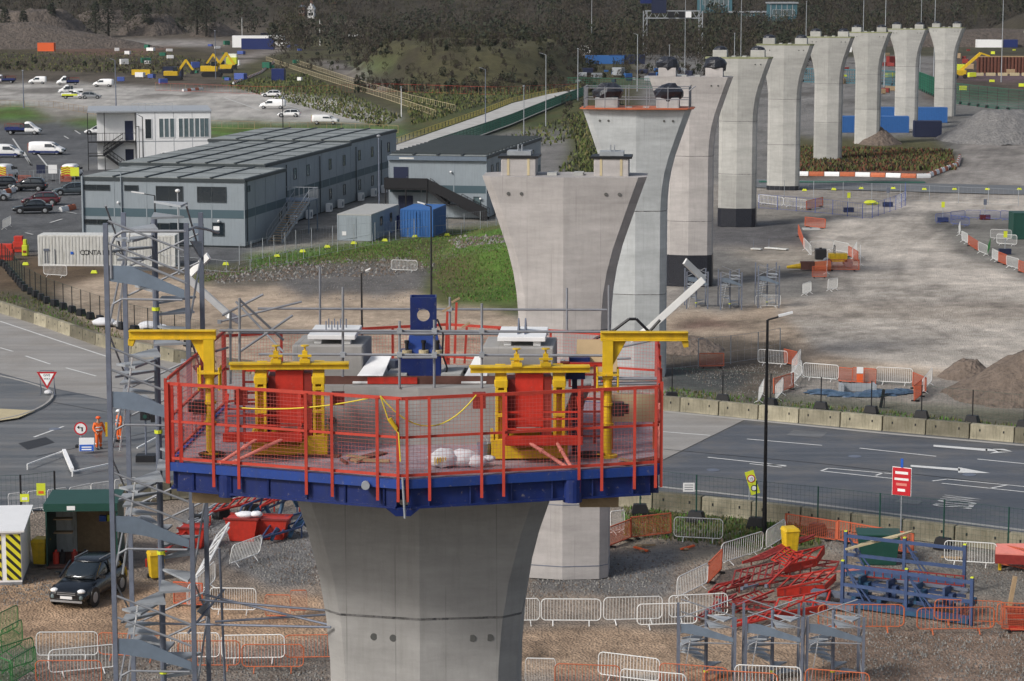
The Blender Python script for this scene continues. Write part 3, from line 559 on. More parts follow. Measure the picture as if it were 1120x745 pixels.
o = blades(0, [([(680, 552), (880, 570), (900, 595), (820, 600), (680, 585)], 2500), ([(725, 424), (1120, 466), (1120, 480), (725, 446)], 2500), ([(0, 320), (60, 330), (150, 372), (120, 380), (0, 340)], 1200)], .16, .05, 'verge_grass', ['leaf_green', 'leaf_olive', 'leaf_straw'], seed=4); tag(o, kind='stuff')
o = blades(0, [([(856, 162), (1040, 166), (1046, 186), (856, 188)], 9000)], .55, .2, 'heather', ['heather', 'leaf_straw', 'leaf_olive', 'twig'], seed=5); tag(o, kind='stuff')
o = blades(0, [([(440, 100), (560, 96), (600, 97), (520, 118), (450, 138)], 2200), ([(520, 160), (640, 122), (640, 150), (600, 160)], 500), ([(240, 92), (330, 80), (440, 128), (420, 140)], 3500), ([(620, 125), (680, 120), (680, 190), (640, 196)], 1500), ([(600, 200), (640, 150), (640, 210)], 300), ([(-20, 58), (180, 56), (240, 70), (200, 82), (-20, 76)], 2500)], .45, .22, 'rough_grass', ['leaf_olive', 'leaf_olive', 'leaf_straw', 'leaf_dark'], seed=6); tag(o, kind='stuff')
def rocks(boxes, size, name, ms, seed):
    rg = random.Random(seed); mb = MB(); npr = np.random.RandomState(seed)
    for poly, cnt in boxes:
        xs = [p[0] for p in poly]; ys = [p[1] for p in poly]
        px = npr.uniform(min(xs), max(xs), cnt * 3); py = npr.uniform(min(ys), max(ys), cnt * 3); ok = inpoly(px, py, poly)
        for p in Gv(px[ok][:cnt], py[ok][:cnt]):
            z = p.z; s = size * rg.uniform(.3, 1.3) ** 1.5; mb.m = rg.randrange(len(ms))
            a = rg.uniform(0, 3); ca, sa = math.cos(a) * s, math.sin(a) * s
            mb._add([(p.x - ca, p.y - sa, z - .05), (p.x + sa, p.y - ca, z - .05), (p.x + ca * .9, p.y + sa, z - .05), (p.x - sa, p.y + ca, z - .05), (p.x + ca * .1, p.y, z + s * rg.uniform(.5, 1))], [(0, 1, 4), (1, 2, 4), (2, 3, 4), (3, 0, 4)])
    return tag(mb.build(name, ms), kind='stuff')
rocks([([(300, 290), (440, 284), (470, 296), (460, 330), (300, 326)], 1500), ([(220, 292), (300, 284), (440, 272), (560, 262), (590, 262), (500, 282), (300, 292), (220, 308)], 1800), ([(575, 610), (740, 600), (800, 620), (720, 655), (575, 652)], 2600), ([(700, 570), (880, 588), (860, 606), (690, 592)], 900),
       ([(0, 630), (60, 632), (56, 656), (0, 664)], 800), ([(200, 555), (340, 570), (352, 640), (300, 640), (240, 600)], 2200), ([(-20, 722), (360, 722), (360, 760), (-20, 760)], 2200), ([(900, 690), (1130, 690), (1130, 750), (900, 750)], 3500), ([(725, 424), (1120, 466), (1120, 480), (725, 446)], 1200), ([(735, 402), (880, 395), (860, 440), (800, 436)], 1500), ([(900, 578), (1120, 620), (1120, 650), (1060, 650), (900, 600)], 1500)], .045, "loose_stones", ['stone', 'heap_grey', 'stone', 'heap_brown', 'heap_grey', 'heap_brown'], 5)
# ------------------------------------------------------------------ viaduct piers
PROF = [(0, 1.90), (10.2, 1.90), (11.2, 1.92), (12.1, 1.99), (13.0, 2.13), (14.0, 2.38), (15.0, 2.72), (16.1, 3.10), (16.93, 3.40), (17.0, 3.42)]
def section(hw, z):                         # ridge in the middle of the two wide faces, narrow ends
    d1 = 1.55; d2 = 1.25
    e = min(.35, hw * .2)
    return [(0, -d1, z), (hw - e, -d2, z), (hw, -d2 + .35, z), (hw, d2 - .35, z), (hw - e, d2, z), (0, d1, z), (-hw + e, d2, z), (-hw, d2 - .35, z), (-hw, -d2 + .35, z), (-hw + e, -d2, z)]
def pier(X, Y, rz, label, m, top=17.0, base=0.0, cap='dome', wrap=0.0, name='viaduct_pier', wk=1.0, moss=False):
    t = thing(name, label, 'bridge pier', (X, Y, base), rz, 'viaduct piers marching into the distance')
    k = (top - base) / 17.0
    prof = []
    for (z0, a), (z1, b) in zip(PROF, PROF[1:]):
        n = max(1, int((z1 - z0) / .4)) if z0 > 9 else 2
        for i in range(n): prof.append((z0 + (z1 - z0) * i / n, a + (b - a) * ss(np.float64(i / n)) if False else a + (b - a) * i / n))
    prof.append(PROF[-1])
    mb = MB(); mb.loft([section(a * wk, z * k) for z, a in prof]); mb.build('shaft', m, t)
    j = MB()
    for zz in ((12.25,) if wrap == -1 else (10.6, 5.3)):
        hw = np.interp(zz, [p[0] for p in PROF], [p[1] for p in PROF]) * wk
        r0 = [(x * 1.003, y * 1.004, z) for x, y, z in section(hw, zz * k)]; r1 = [(x, y, z + .045) for x, y, z in r0]
        j.loft([r0, r1])
    j.each('pour_joint', 'heap_grey', t)
    hb = MB()
    for zz, xs in ((16.3, (-2.3, -1.75, 1.75, 2.3)), (11.85, (-.95, -.55, 1.05, 1.4))):
        if zz < 12 and wrap != -1: continue
        for x in xs: 
            yf = -1.55 + abs(x) / (3.1 if zz > 12 else 1.6) * .3
            hb.tube((x, yf - .012, zz * k), (x, yf + .05, zz * k), .075, 10)
    hb.each('tie_hole', 'hole_grey', t)
    for sx in (-1, 1):
        c = 1.93 * sx * wk; p = MB(); p.box(c - .72, -.75, 17 * k - .02, c + .72, .75, 17 * k + .72); pl = p.build('bearing_plinth', m, t, bevel=.03)
        if cap == 'dome':
            q = MB(); q.ball((c, 0, 17 * k + .74), .72, .6, .38, 12, 6, .06); q.build('bearing_cover', 'tarp', pl)
        elif cap == 'tarp':
            q = MB(); q.ball((c + .05, -.05, 17 * k + .95), .98, .85, .68, 12, 7, .13); q.build('tarpaulin', 'tarp', pl, smooth=False)
        elif cap == 'plate':
            q = MB(); q.box(c - .85, -.8, 17 * k + .724, c + .85, .8, 17 * k + .82); q.build('black_capping', 'black', pl)
            q = MB(); q.box(c - .5, -.45, 17 * k + .825, c + .5, .5, 17 * k + 1.0); q.box(c - .08, -.2, 17 * k + 1.0, c - .04, .2, 17 * k + 1.25); q.box(c + .08, -.2, 17 * k + 1.0, c + .12, .2, 17 * k + 1.25); q.build('bearing', 'galv', pl)
            q = MB()
            for dx in (-.42, .42): q.box(c + dx - .05, -.765, 17 * k + .02, c + dx + .05, -.752, 17 * k + .72)
            q.each('strap', 'cream', pl)
        elif cap == 'near':
            q = MB(); z = 17 * k + .72
            q.slab([(c - .42, -.62, z + .10), (c + .55, -.62, z + .10), (c + .55, .5, z + .16), (c - .42, .5, z + .16)], .09, (0, 0, 1)); q.box(c - .3, -.55, z + .004, c - .15, -.4, z + .11); q.box(c + .3, -.55, z + .004, c + .45, -.4, z + .11); q.box(c - .3, .2, z + .004, c + .4, .4, z + .15)
            q.build('bearing_plate', 'white', pl, bevel=.01)
            q = MB()
            if sx > 0:
                for dx in (-.04, .1): q.slab([(c + dx, -.35, z + .2), (c + dx, .25, z + .23), (c + dx, -.05, z + .5)], .03, (1, 0, 0))
            else:
                for dx in range(4):
                    for dy in (-.2, .2): q.tube((c - .1 + dx * .12, dy, z + .18), (c - .1 + dx * .12, dy, z + .42), .013, 6)
            q.each('bearing_bolt', 'steel_dark', pl)
    # smaller upstands between plinths
    u = MB(); u.box(-.75, -.5, 17 * k - .02, -.35, .4, 17 * k + .12); u.box(.35, -.5, 17 * k - .02, .75, .4, 17 * k + .12); u.each('shim_pad', 'concrete_light', t)
    if wrap > 0:
        q = MB(); 
        for i in range(1): q.loft([[(x * 1.02, y * 1.03, z) for x, y, z in section(1.9 * wk, .0)], [(x * 1.02, y * 1.03, z) for x, y, z in section(1.9 * wk, wrap)]])
        q.build('black_wrap', 'tarp', t)
    if moss:
        q = MB(); q.loft([[(x * 1.004, y * 1.006, z) for x, y, z in section(3.395 * wk, 16.86 * k)], [(x * 1.004, y * 1.006, z) for x, y, z in section(3.42 * wk, 17.0 * k + .01)]]); q.build('mossy_edge', 'moss', t)
    return t
PIERS = []
def pxpier(pc, s, *a, **k):
    Y = F / s; X = (pc - 560) / s; PIERS.append((X, Y)); return (X, Y)
names = [(465, 54, 'nearest concrete viaduct pier carrying the red and blue work platform', 'concrete_near', 'near', -1),
 (618.8, 26.15, 'second concrete pier with two strapped bearing plinths and a blue notice at its foot', 'concrete_warm', 'plate', 0),
 (697, 17.2, 'third pier with an orange deck and handrail on its top', 'concrete_cool', 'tarp', 0),
 (755, 13.2, 'fourth pier with two bundles of black sheeting on top and a black wrapped foot', 'concrete_warm', 'tarp', 2.6),
 (807, 10.6, 'fifth pier with mossy top edge and a black wrapped foot', 'concrete_old', 'dome', 1.9),
 (857, 9.0, 'sixth pier, its black band touching the ground beside the red and white barriers', 'concrete_old', 'dome', .5),
 (905, 7.75, 'seventh pier standing at the left end of the bright blue container', 'concrete_old', 'dome', 0),
 (948, 7.0, 'eighth pier rising behind the bright blue containers', 'concrete_old', 'dome', 0),
 (990, 6.35, 'ninth pier, grey stained at its foot behind the second blue container', 'concrete_old', 'dome', 0),
 (1032, 5.8, 'tenth pier behind the green netting fence', 'concrete_old', 'dome', 0),
 (1133, 5.0, 'eleventh pier cut by the right edge of the picture', 'concrete_old', 'dome', 0)]
pos = [((pc - 560) / s, F / s) for pc, s, *_ in names]
pier_objs = []
for i, (pc, s, lab, m, cap, wr) in enumerate(names):
    a = pos[max(i - 1, 0)]; b = pos[min(i + 1, len(pos) - 1)]; th = math.atan2(b[0] - a[0], b[1] - a[1])
    X, Y = pos[i]; ytop = [None, 189, 117, 82, 61, 47, 39, 34, 30.5, 29, 33][i]
    top = 17.0 if i == 0 else H0 - (ytop + 20) / s

    pier_objs.append(pier(X, Y, -th * .9, lab, m, top=top, base=0, cap=cap, wrap=wr, moss=i > 3))
# fittings of the second and third piers
pb = pier_objs[1]
q = MB(); q.box(-1.85, -1.36, 1.55, -1.2, -1.3, 2.15); o = q.build('notice', 'white', pb); q = MB(); q.box(-1.83, -1.372, 1.57, -1.22, -1.362, 1.9); q.build('notice_field', 'sign_blue', o)
q = MB()
for zz in (.55, 3.2): q.loft([[(x * 1.006, y * 1.008, z) for x, y, z in section(1.9, zz)], [(x * 1.006, y * 1.008, z) for x, y, z in section(1.9, zz + .035)]])
q.each('base_line', 'steel_dark', pb)
pc3 = pier_objs[2]; zt = H0 - 137 / 17.2
q = MB(); q.loft([[(x * 1.05, y * 1.3, z) for x, y, z in section(3.42, zt + .03)], [(x * 1.05, y * 1.3, z) for x, y, z in section(3.42, zt + .09)]]); q.build('orange_deck', 'orange_dull', pc3)
q = MB(); cor = [(-3.3, -1.4), (3.3, -1.4), (3.3, 1.6), (-3.3, 1.6)]
for (a, b) in zip(cor, cor[1:] + cor[:1]):
    for zz in (.65, 1.35): q.tube((a[0], a[1], zt + zz), (b[0], b[1], zt + zz), .03, 5)
    for k in range(6): x = a[0] + (b[0] - a[0]) * k / 5; y = a[1] + (b[1] - a[1]) * k / 5; q.tube((x, y, zt + .1), (x, y, zt + 1.45), .03, 5)
q.tube((3.3, -1.4, zt + 1.2), (3.7, -1.4, zt + 1.5), .04); q.build('handrail', 'steel', pc3)

# ------------------------------------------------------------------ working platform on the nearest pier
DZ = 15.85
pF = Vector((-2.03, 45.0)); pL = Vector((-6.6, 46.75)); pLB = Vector((-6.25, 53.2)); pB = Vector((-1.45, 55.0)); pRB = Vector((3.12, 53.0)); pR = Vector((2.80, 46.35))
ring = [pF, pR, pRB, pB, pLB, pL]; cen = Vector((-1.75, 50.0))
wp = thing('work_platform', 'six sided work platform with red mesh railings and blue edge around the nearest pier', 'platform', (cen.x, cen.y, DZ))
def lo(p, z=0.0): return (p[0] - cen.x, p[1] - cen.y, z)
def off(ringp, d): 
    return [cen + (p - cen) * (1 - d / (p - cen).length) for p in ringp]
mb = MB(); mb.prism([lo(p)[:2] for p in off(ring, .08)], -.06, 0); mb.build('deck', 'deck', wp)
for a, b in zip(ring, ring[1:] + ring[:1]):
    u = (b - a).normalized(); nrm = Vector((u.y, -u.x))
    mb = MB(); mb.bar(lo(a, -.09), lo(b, -.09), .10, .17); mb.build('edge_trim', 'blue_light', wp)
    a2 = a - nrm * .12; b2 = b - nrm * .12
    mb = MB(); mb.bar(lo(a2 + u * .15, -.36), lo(b2 - u * .15, -.36), .16, .35)
    mb.bar(lo(a2 + u * .15, -.55), lo(b2 - u * .15, -.55), .26, .04)
    L = (b - a).length
    for k in range(int(L / .8)): p = a2 + u * (.5 + k * .8) + nrm * .1; mb.box(*(np.array(lo(p, -.53)) - (.015, .02, 0)), *(np.array(lo(p, -.19)) + (.015, .02, 0)))
    mb.build('edge_beam', 'blue', wp)
for p in ring:
    d = (cen - p).normalized(); mb = MB(); mb.bar(lo(p + d * .3, -.30), lo(p + d * 3.0, -.30), .2, .3); mb.build('support_bracket', 'blue', wp)
mb = MB(); mb.slab([lo(pF + Vector((-.32, .06)), -.56), lo(pF + Vector((.32, .06)), -.56), lo(pF + Vector((.14, .1)), -.72), lo(pF + Vector((-.14, .1)), -.72)], .3, (0, 1, 0)); mb.build('corner_bracket', 'blue', wp)
mb = MB(); mb.tube(lo(pF + Vector((0, -.07)), .05), lo(pF + Vector((0.04, -.07)), -.72), .022); mb.tube(lo(pF + Vector((-.7, .2)), -.14), lo(pF + Vector((-.7, .1)), -.14), .08, 12); mb.build('drain_pipe', 'galv', wp)
for x, y in ((-5.45, 46.45), (1.15, 45.95)):
    mb = MB(); mb.tube(lo((x, y), -.62), lo((x, y), -.18), .18, 16); mb.build('crane_foot', 'blue', wp)
for x, y in ((-5.8, 46.9), (1.7, 46.5)):
    mb = MB(); mb.box(*lo((x - .4, y), -.85), *lo((x + .35, y + .3), -.62)); mb.build('timber_block', 'timber', wp)
def railing(a, b, ts, h, nm, wide0=False, post_m='rail_brown'):
    u = b - a; L = u.length; ud = u.normalized(); n = Vector((ud.y, -ud.x))
    o = None
    mb = MB()
    for t in ts: p = a + u * t; mb.bar(lo(p + n * .05, -.42), lo(p + n * .05, h), .055, .05)
    for zz, w in ((h, .06), (h * .52, .045), (.07, .05)): mb.bar(lo(a, zz), lo(b, zz), .04, w)
    fr = mb.build('railing_frame', post_m, wp)
    g = MB(); st = .07; k = 0; x = 0.0
    while x < L: p = a + ud * x - n * .02; g.bar(lo(p, .07), lo(p, h), .0042); x += st
    zz = .07
    while zz < h: g.bar(lo(a - n * .02, zz), lo(b - n * .02, zz), .0042); zz += st
    g.build('mesh_infill', 'mesh_pink', fr)
    if wide0:
        q = MB(); p = a + ud * .15; q.bar(lo(a + ud * .04, .0), lo(a + ud * .04, h + .02), .13, .05); q.bar(lo(a + ud * .26, .0), lo(a + ud * .26, h + .02), .07, .05); q.build('corner_plate', 'red', fr)
    return fr
HR = 1.52
railing(pL, pF, [0, .2, .31, .6, .71, .9, .985], HR, 'f', True)
railing(pF, pR, [.015, .1, .30, .385, .68, .77, .9, .985], HR, 'f')
railing(pR, pRB, [0, .25, .5, .75, 1], HR + .1, 's')
railing(pLB, pL, [0, .2, .4, .6, .8, 1], HR + .1, 's')
railing(pRB, pB, [0, .25, .5, .75, 1], HR, 's'); railing(pB, pLB, [0, .25, .5, .75, 1], HR, 's')
for a, b in ((pR + Vector((.05, .3)), pR + Vector((.08, 2.2))),):
    for k in range(5):
        p = a + (b - a) * k / 4; mb = MB(); mb.bar(lo(p, .05 + .2 * k), lo(p + Vector((0.0, .1)), .5 + .24 * k), .09, .07)
        if k < 4: mb.build('gate_strut', 'pink', wp)
# the two yellow swing cranes are bolted to the deck
def davit(x, y, sgn, name='davit_crane'):
    t = thing('davit_crane', 'yellow davit crane with its arm to the left, at the left corner of the platform' if sgn < 0 else 'yellow davit crane with its arm to the right, at the right side of the platform', 'crane', (x, y, DZ), 0 if sgn > 0 else math.pi, 'yellow davit cranes on the platform')
    m = MB(); m.tube((0, 0, 0), (0, 0, .05), .2, 14); m.tube((0, 0, .05), (0, 0, 1.55), .088, 14); m.box(-.10, -.10, 1.55, .10, .10, 2.3); m.build('post', 'yellow', t)
    m = MB(); m.box(-.14, -.03, 2.31, 1.55, .03, 2.44); m.box(-.14, -.10, 2.44, 1.55, .10, 2.465); m.box(-.14, -.10, 2.285, 1.55, .10, 2.31)
    m.slab([(.1, -.02, 2.285), (.36, -.02, 2.285), (.1, -.02, 1.8)], .04, (0, 1, 0)); m.slab([(1.42, -.06, 2.284), (1.56, -.06, 2.284), (1.56, -.06, 2.17), (1.47, -.06, 2.15)], .14, (0, 1, 0)); m.build('jib', 'yellow', t, bevel=.008)
    m = MB()
    for zz in (1.35, 1.62): m.box(-.22, -.17, zz, .22, .17, zz + .03)
    for sx in (-.2, .2): m.tube((sx, -.14, 1.3), (sx, -.14, 1.75), .018); m.tube((sx, .14, 1.3), (sx, .14, 1.75), .018)
    m.each('slew_bracket', 'yellow', t)
    m = MB(); m.box(.1, -.12, .82, .32, .1, 1.08); m.tube((.32, 0, .95), (.42, 0, .95), .1, 10); m.build('winch', 'black', t)
    m = MB()
    for zz in (.62, 1.02): m.tube((0, 0, zz), (0, 0, zz + .05), .125, 14)
    m.each('collar', 'yellow', t)
davit(-5.88, 47.4, -1); davit(1.85, 47.2, 1)
# jacking frames
def jack(x, y, lab, dark):
    t = thing('jacking_frame', lab, 'jacking frame', (x, y, DZ), R(2), 'yellow and red jacking frames on the platform')
    for sx in (-.56, .56):
        m = MB(); m.box(sx - .11, -.1, .12, sx - .055, .1, 1.42); m.box(sx + .055, -.1, .12, sx + .11, .1, 1.42); m.box(sx - .11, .04, .12, sx + .11, .1, 1.42)
        for zz in (.35, .85, 1.3): m.box(sx - .115, -.105, zz, sx + .115, .105, zz + .07)
        m.slab([(sx - .12, -.1, 1.42), (sx + .12, -.1, 1.42), (sx + .1, .5, 1.66), (sx - .1, .5, 1.66)], .14, (0, 0, 1)); m.tube((sx - .13, -.02, 1.5), (sx + .13, -.02, 1.5), .07, 12)
        m.build('leg', 'yellow', t, bevel=.008)
    m = MB(); m.box(-1.15, -.02, 1.70, 1.15, .12, 1.82); m.box(-1.17, -.07, 1.80, 1.15, .17, 1.83); m.box(-1.0, .3, 1.66, 1.0, .42, 1.76); m.build('top_beam', 'yellow', t)
    for sx in (-.26, .3):
        m = MB(); m.box(sx - .1, -.09, 1.83, sx + .1, .2, 1.9); m.box(sx - .05, -.03, 1.9, sx + .05, .1, 2.06); m.box(sx - .13, -.06, 1.95, sx + .13, .0, 1.99); m.tube((sx, .04, 2.06), (sx, .04, 2.16), .02); m.tube((sx, .04, 2.15), (sx, .04, 2.17), .08, 10); m.build('clamp', 'yellow', t)
    m = MB(); m.box(-.28, .08, .62, .26, .5, 1.66); m.build('ram_housing', 'red', t, bevel=.01)
    m = MB(); m.box(.23, .1, .3, .42, .7, 1.6); m.box(-.42, .1, .5, -.26, .7, 1.55); m.each('side_plate', 'red_dark', t)
    m = MB(); m.slab([(-.75, -.12, .04), (.72, -.12, .04), (.72, -.12, .40), (.32, -.12, .40), (.18, -.12, .2), (-.22, -.12, .2), (-.4, -.12, .40), (-.75, -.12, .40)], .05, (0, 1, 0))
    m.box(-.75, -.07, .04, .72, .75, .1); m.box(.67, -.07, .1, .72, .75, .48); m.box(-.75, -.07, .1, -.70, .75, .48); m.box(-.75, .7, .1, .72, .75, .4); m.build('base_trough', 'yellow', t)
    m = MB(); gx = .22 if dark else -.5
    for zz, yy in ((1.0, -.42), (.88, -.5), (.7, -.56), (.56, -.6)): m.bar((-.7 + gx, yy, zz), (.7 + gx, yy, zz), .035)
    for sx in (-.7 + gx, .7 + gx): m.bar((sx, -.6, .45), (sx, -.4, 1.35), .045); m.bar((sx, -.6, .48), (sx, .1, .6), .04); m.bar((sx, -.42, 1.0), (sx, .1, 1.2), .035)
    m.box(-.76 + gx, -.66, .40, .76 + gx, -.6, .56); m.box(-.7 + gx, -.6, .38, .7 + gx, .0, .41); m.build('guard_frame', 'red', t)
    m = MB()
    for (ax, bx) in (((-.6, -.62, .45), (-1.3, -.95, .04)), ((-.1, -.62, .45), (-1.1, -1.0, .04))) if not dark else (((-.05, -.62, .45), (.64, -.95, .04)), ((.48, -.62, .45), (.74, -1.0, .04))): m.tube(ax, bx, .035, 8); mid = Vector(ax).lerp(Vector(bx), .3); m.tube(mid, Vector(ax).lerp(Vector(bx), .36), .05, 8)
    m.build('prop_frame', 'pink', t)
    m = MB(); m.box(.8, .2, .95, 1.05, .4, 1.2); m.box(-1.1, .3, .95, -.85, .5, 1.25); m.each('clamp_block', 'red_dark', t)
    m = MB(); m.box(-.52, .15, .3, -.4, .55, 1.45); m.build('cylinder', 'blue', t)
jack(-4.32, 47.35, 'left yellow and red jacking frame next to the left davit crane', 0)
jack(.35, 46.95, 'right yellow and red jacking frame next to the right davit crane', 1)
# scaffold handrails on the pier head
t = thing('scaffold_guardrail', 'grey scaffold tube guardrail around the top of the nearest pier', 'guardrail', (cen.x, cen.y, 17))
def W(px, py, Y): p = D(px, py, Y); return Vector((p.x - cen.x, p.y - cen.y, p.z - 17))
for y0, Y, x0, x1 in ((338, 54.0, 282, 664), (388, 48.5, 283, 664), (362, 48.5, 240, 664), (364.5, 51.5, 262, 600)):
    m = MB(); m.tube(W(x0, y0 - .5, Y), W(x1, y0 + 1, Y), .026, 8); m.build('rail', 'steel', t)
for x, y0, y1, Y in ((350, 292, 372, 54), (375, 314, 412, 48.6), (437, 351, 424, 48.5), (475, 350, 424, 48.5), (492, 325, 362, 54), (527, 332, 424, 48.5), (620, 315, 362, 54), (666, 312, 372, 50), (252, 340, 420, 50), (262, 326, 400, 48.7)):
    m = MB(); m.tube(W(x, y0, Y), W(x, y1, Y), .026, 8); m.build('upright', 'steel', t)
m = MB()
for x, y, Y in ((437, 362, 48.45), (475, 362, 48.45), (437, 388, 48.45), (475, 388, 48.45), (527, 388, 48.45), (375, 388, 48.5), (527, 362, 48.45), (492, 338, 54), (252, 362, 50)): 
    c = W(x, y, Y); m.box(c.x - .05, c.y - .05, c.z - .05, c.x + .05, c.y + .05, c.z + .05)
m.each('coupler', 'galv', t)
m = MB(); m.tube(W(440, 365, 48.4), W(478, 365, 48.4), .026); m.tube(W(440, 391, 48.4), W(478, 391, 48.4), .026); m.tube(W(243, 345, 50), W(288, 322, 50), .026); m.tube(W(262, 328, 49), W(310, 372, 49.5), .026); m.tube(W(262, 385, 49), W(320, 345, 49.5), .026); m.tube(W(310, 385, 50), W(258, 330, 50.5), .024); m.each('brace', 'steel', t)
# timber kicker along the front of the pier head
t = thing('kick_board', 'red brown timber kick board along the front edge of the nearest pier head', 'board', (-1.7, 48.9, 17.005)); m = MB(); m.box(-2.6, .02, 0, 2.6, .06, .16); m.build('board', 'timber_dark', t); m = MB(); m.box(-1.2, -.02, .01, -.2, .015, .14); m.build('red_board', 'red', t)
# blue machine with a ring eye
t = thing('hydraulic_unit', 'dark blue hydraulic unit with a round hole in its upright plate on the pier', 'machine', (-1.83, 50.0, 17.0), R(2))
m = MB(); m.box(-.45, -.35, 0, .38, .5, .5); m.build('tank', 'blue', t, bevel=.02)
m = MB(); m.loft([[(-.3 * a + .02, -.25 * a + .05, z), (.3 * a + .02, -.25 * a + .05, z), (.3 * a + .02, .25 * a + .05, z), (-.3 * a + .02, .25 * a + .05, z)] for a, z in ((1.3, .5), (1.1, .62), (.95, .85))]); m.build('hopper', 'blue_light', t)
m = MB(); n = 20; zc = 1.28; rr = .13
for k in range(n):
    a0 = 2 * math.pi * k / n; a1 = 2 * math.pi * (k + 1) / n
    def sq(a): c, s_ = math.cos(a), math.sin(a); q = 1 / max(abs(c) / .27, abs(s_) / .36); return (.02 + c * q, zc + s_ * q)
    o0, o1 = sq(a0), sq(a1); i0 = (.02 + math.cos(a0) * rr, zc + math.sin(a0) * rr); i1 = (.02 + math.cos(a1) * rr, zc + math.sin(a1) * rr)
    m.slab([(o0[0], -.2, o0[1]), (o1[0], -.2, o1[1]), (i1[0], -.2, i1[1]), (i0[0], -.2, i0[1])], .05, (0, 1, 0)); 
m.build('front_plate', 'blue', t)
m = MB(); m.box(-.25, -.15, .92, -.22, .3, 1.64); m.box(.26, -.15, .92, .29, .3, 1.64); m.box(-.22, .27, 1.5, .26, .3, 1.64); m.each('side_plate', 'blue', t)
for dx in (-.32, .02, .3):
    m = MB(); m.tube((dx, -.3, .5), (dx, -.3, .58), .1, 12); o = m.build('gauge_base', 'cream', t); m = MB(); m.tube((dx, -.3, .58), (dx, -.3, .72), .035, 8); m.tube((dx, -.3, .72), (dx, -.3, .78), .05, 8); m.build('valve', 'black', o)
m = MB(); m.path([(.3, -.2, 1.2), (.42, -.25, .9), (.4, -.3, .5), (.5, -.3, .2), (.45, -.3, .02)], .02); m.build('hose', 'black', t)
# sloping white concrete-shim sheets and red steel at the back
t = thing('formwork_sheet', 'white sloping sheet between the left plinth and the blue hydraulic unit', 'sheet', (-2.75, 49.3, 17.0)); m = MB(); m.slab([(-.45, -.4, .02), (.1, -.4, .02), (.3, .4, .45), (-.1, .4, .45)], .03, (0, 0, 1)); m.build('sheet', 'white', t); m = MB(); m.bar((-.35, -.3, .0), (.05, -.3, .0), .05); m.build('batten', 'timber', t)
t = thing('formwork_sheet', 'white sloping sheet between the blue hydraulic unit and the right plinth', 'sheet', (-.72, 49.3, 17.0)); m = MB(); m.slab([(-.3, -.4, .02), (.2, -.4, .02), (.28, .4, .45), (-.02, .4, .45)], .03, (0, 0, 1)); m.build('sheet', 'white', t); m = MB(); m.bar((-.2, -.3, .0), (.15, -.3, .0), .05); m.build('batten', 'timber', t)
for i, (px, lab) in enumerate(((497, 'upright orange steel bar right of the blue hydraulic unit, the tallest of three'), (487, 'slim orange steel bar just right of the blue hydraulic unit'), (508, 'short orange steel bar, rightmost of three beside the blue hydraulic unit'))):
    b = D(px, 372, 53.6); t = thing('steel_prop', lab, 'prop', (b.x, b.y, 17.0)); hh = [1.15, .95, .6][i] - .1; m = MB(); m.bar((0, 0, -.3), (.05, 0, hh), .05, .05); m.build('tube', 'rail_brown', t); m = MB(); m.bar((-.06, 0, hh), (.12, 0, hh + .1), .06, .04); m.build('head', 'timber', t)
# things lying on the deck
t = thing('white_bag', 'crumpled white sack with yellow lettering lying on the platform deck', 'sack', (-1.05, 46.25, DZ + .01))
m = MB(); m.ball((-.25, 0, .15), .3, .28, .19, 14, 9, .12); m.ball((.12, .05, .14), .32, .25, .17, 14, 9, .12); m.ball((.38, -.08, .1), .2, .15, .12, 12, 7, .1); m.ball((.6, .0, .14), .14, .07, .07, 8, 6, .1); b = m.build('sack', 'cloth_white', t, smooth=True)
m = MB(); 
for k in range(5): m.box(-.42 + k * .05, -.285, .08 + .02 * k, -.40 + k * .05, -.265, .22)
m.build('print', 'yellow', t)
t = thing('timber_offcuts', 'loose timber offcuts lying on the deck left of the white sack', 'timber', (-2.7, 46.6, DZ + .01)); m = MB(); m.bar((-.4, .1, .03), (.35, -.05, .04), .09, .05); m.bar((-.3, -.1, .03), (-.1, .15, .06), .06, .04); m.each('plank', 'timber', t); m = MB(); m.bar((-.6, .2, .02), (-.45, -.2, .02), .05); m.build('short_plank', 'timber_dark', t)
t = thing('plywood_panel', 'pale plywood panel standing behind the right davit crane', 'board', (2.4, 48.0, DZ)); m = MB(); m.box(-.42, 0, .55, .42, .03, 1.1); m.build('sheet', 'cream', t); m = MB(); m.box(-.45, .03, 0, -.40, .07, 1.0); m.box(.38, .03, 0, .43, .07, 1.0); m.each('support', 'orange', t)
t = thing('plywood_panel', 'speckled plywood panel leaning at the right end of the pier head', 'board', (1.65, 50.2, 16.9)); m = MB(); m.slab([(-.35, 0, .0), (.55, 0, .0), (.5, .5, .75), (-.3, .5, .75)], .03, (0, 1, 0)); m.build('sheet', 'ply', t); m = MB(); m.bar((.1, .6, 0), (.1, .5, .7), .05); m.build('stay', 'timber', t)
t = thing('toolbox', 'orange toolbox with a purple blue lid at the right end of the pier head', 'toolbox', (1.2, 50.4, 17.0)); m = MB(); m.box(-.2, -.15, 0, .15, .15, .22); m.build('case', 'orange_vivid', t); m = MB(); m.box(-.02, -.2, .23, .4, .15, .34); m.build('lid', 'blue', t)
t = thing('power_pack', 'dark blue post box standing behind the right jacking frame', 'post', (1.22, 47.5, DZ)); m = MB(); m.box(-.05, -.05, 0, .05, .05, 1.5); m.build('post', 'navy', t); m = MB(); m.box(-.17, -.12, 1.5, .2, .12, 1.68); m.build('head', 'blue', t)
t = thing('red_column_form', 'dark red steel column form standing by the right davit crane', 'formwork', (1.55, 48.6, DZ)); m = MB()
for k in range(6): m.bar((-.4, 0, .15 + k * .25), (.35, 0, .15 + k * .25), .04)
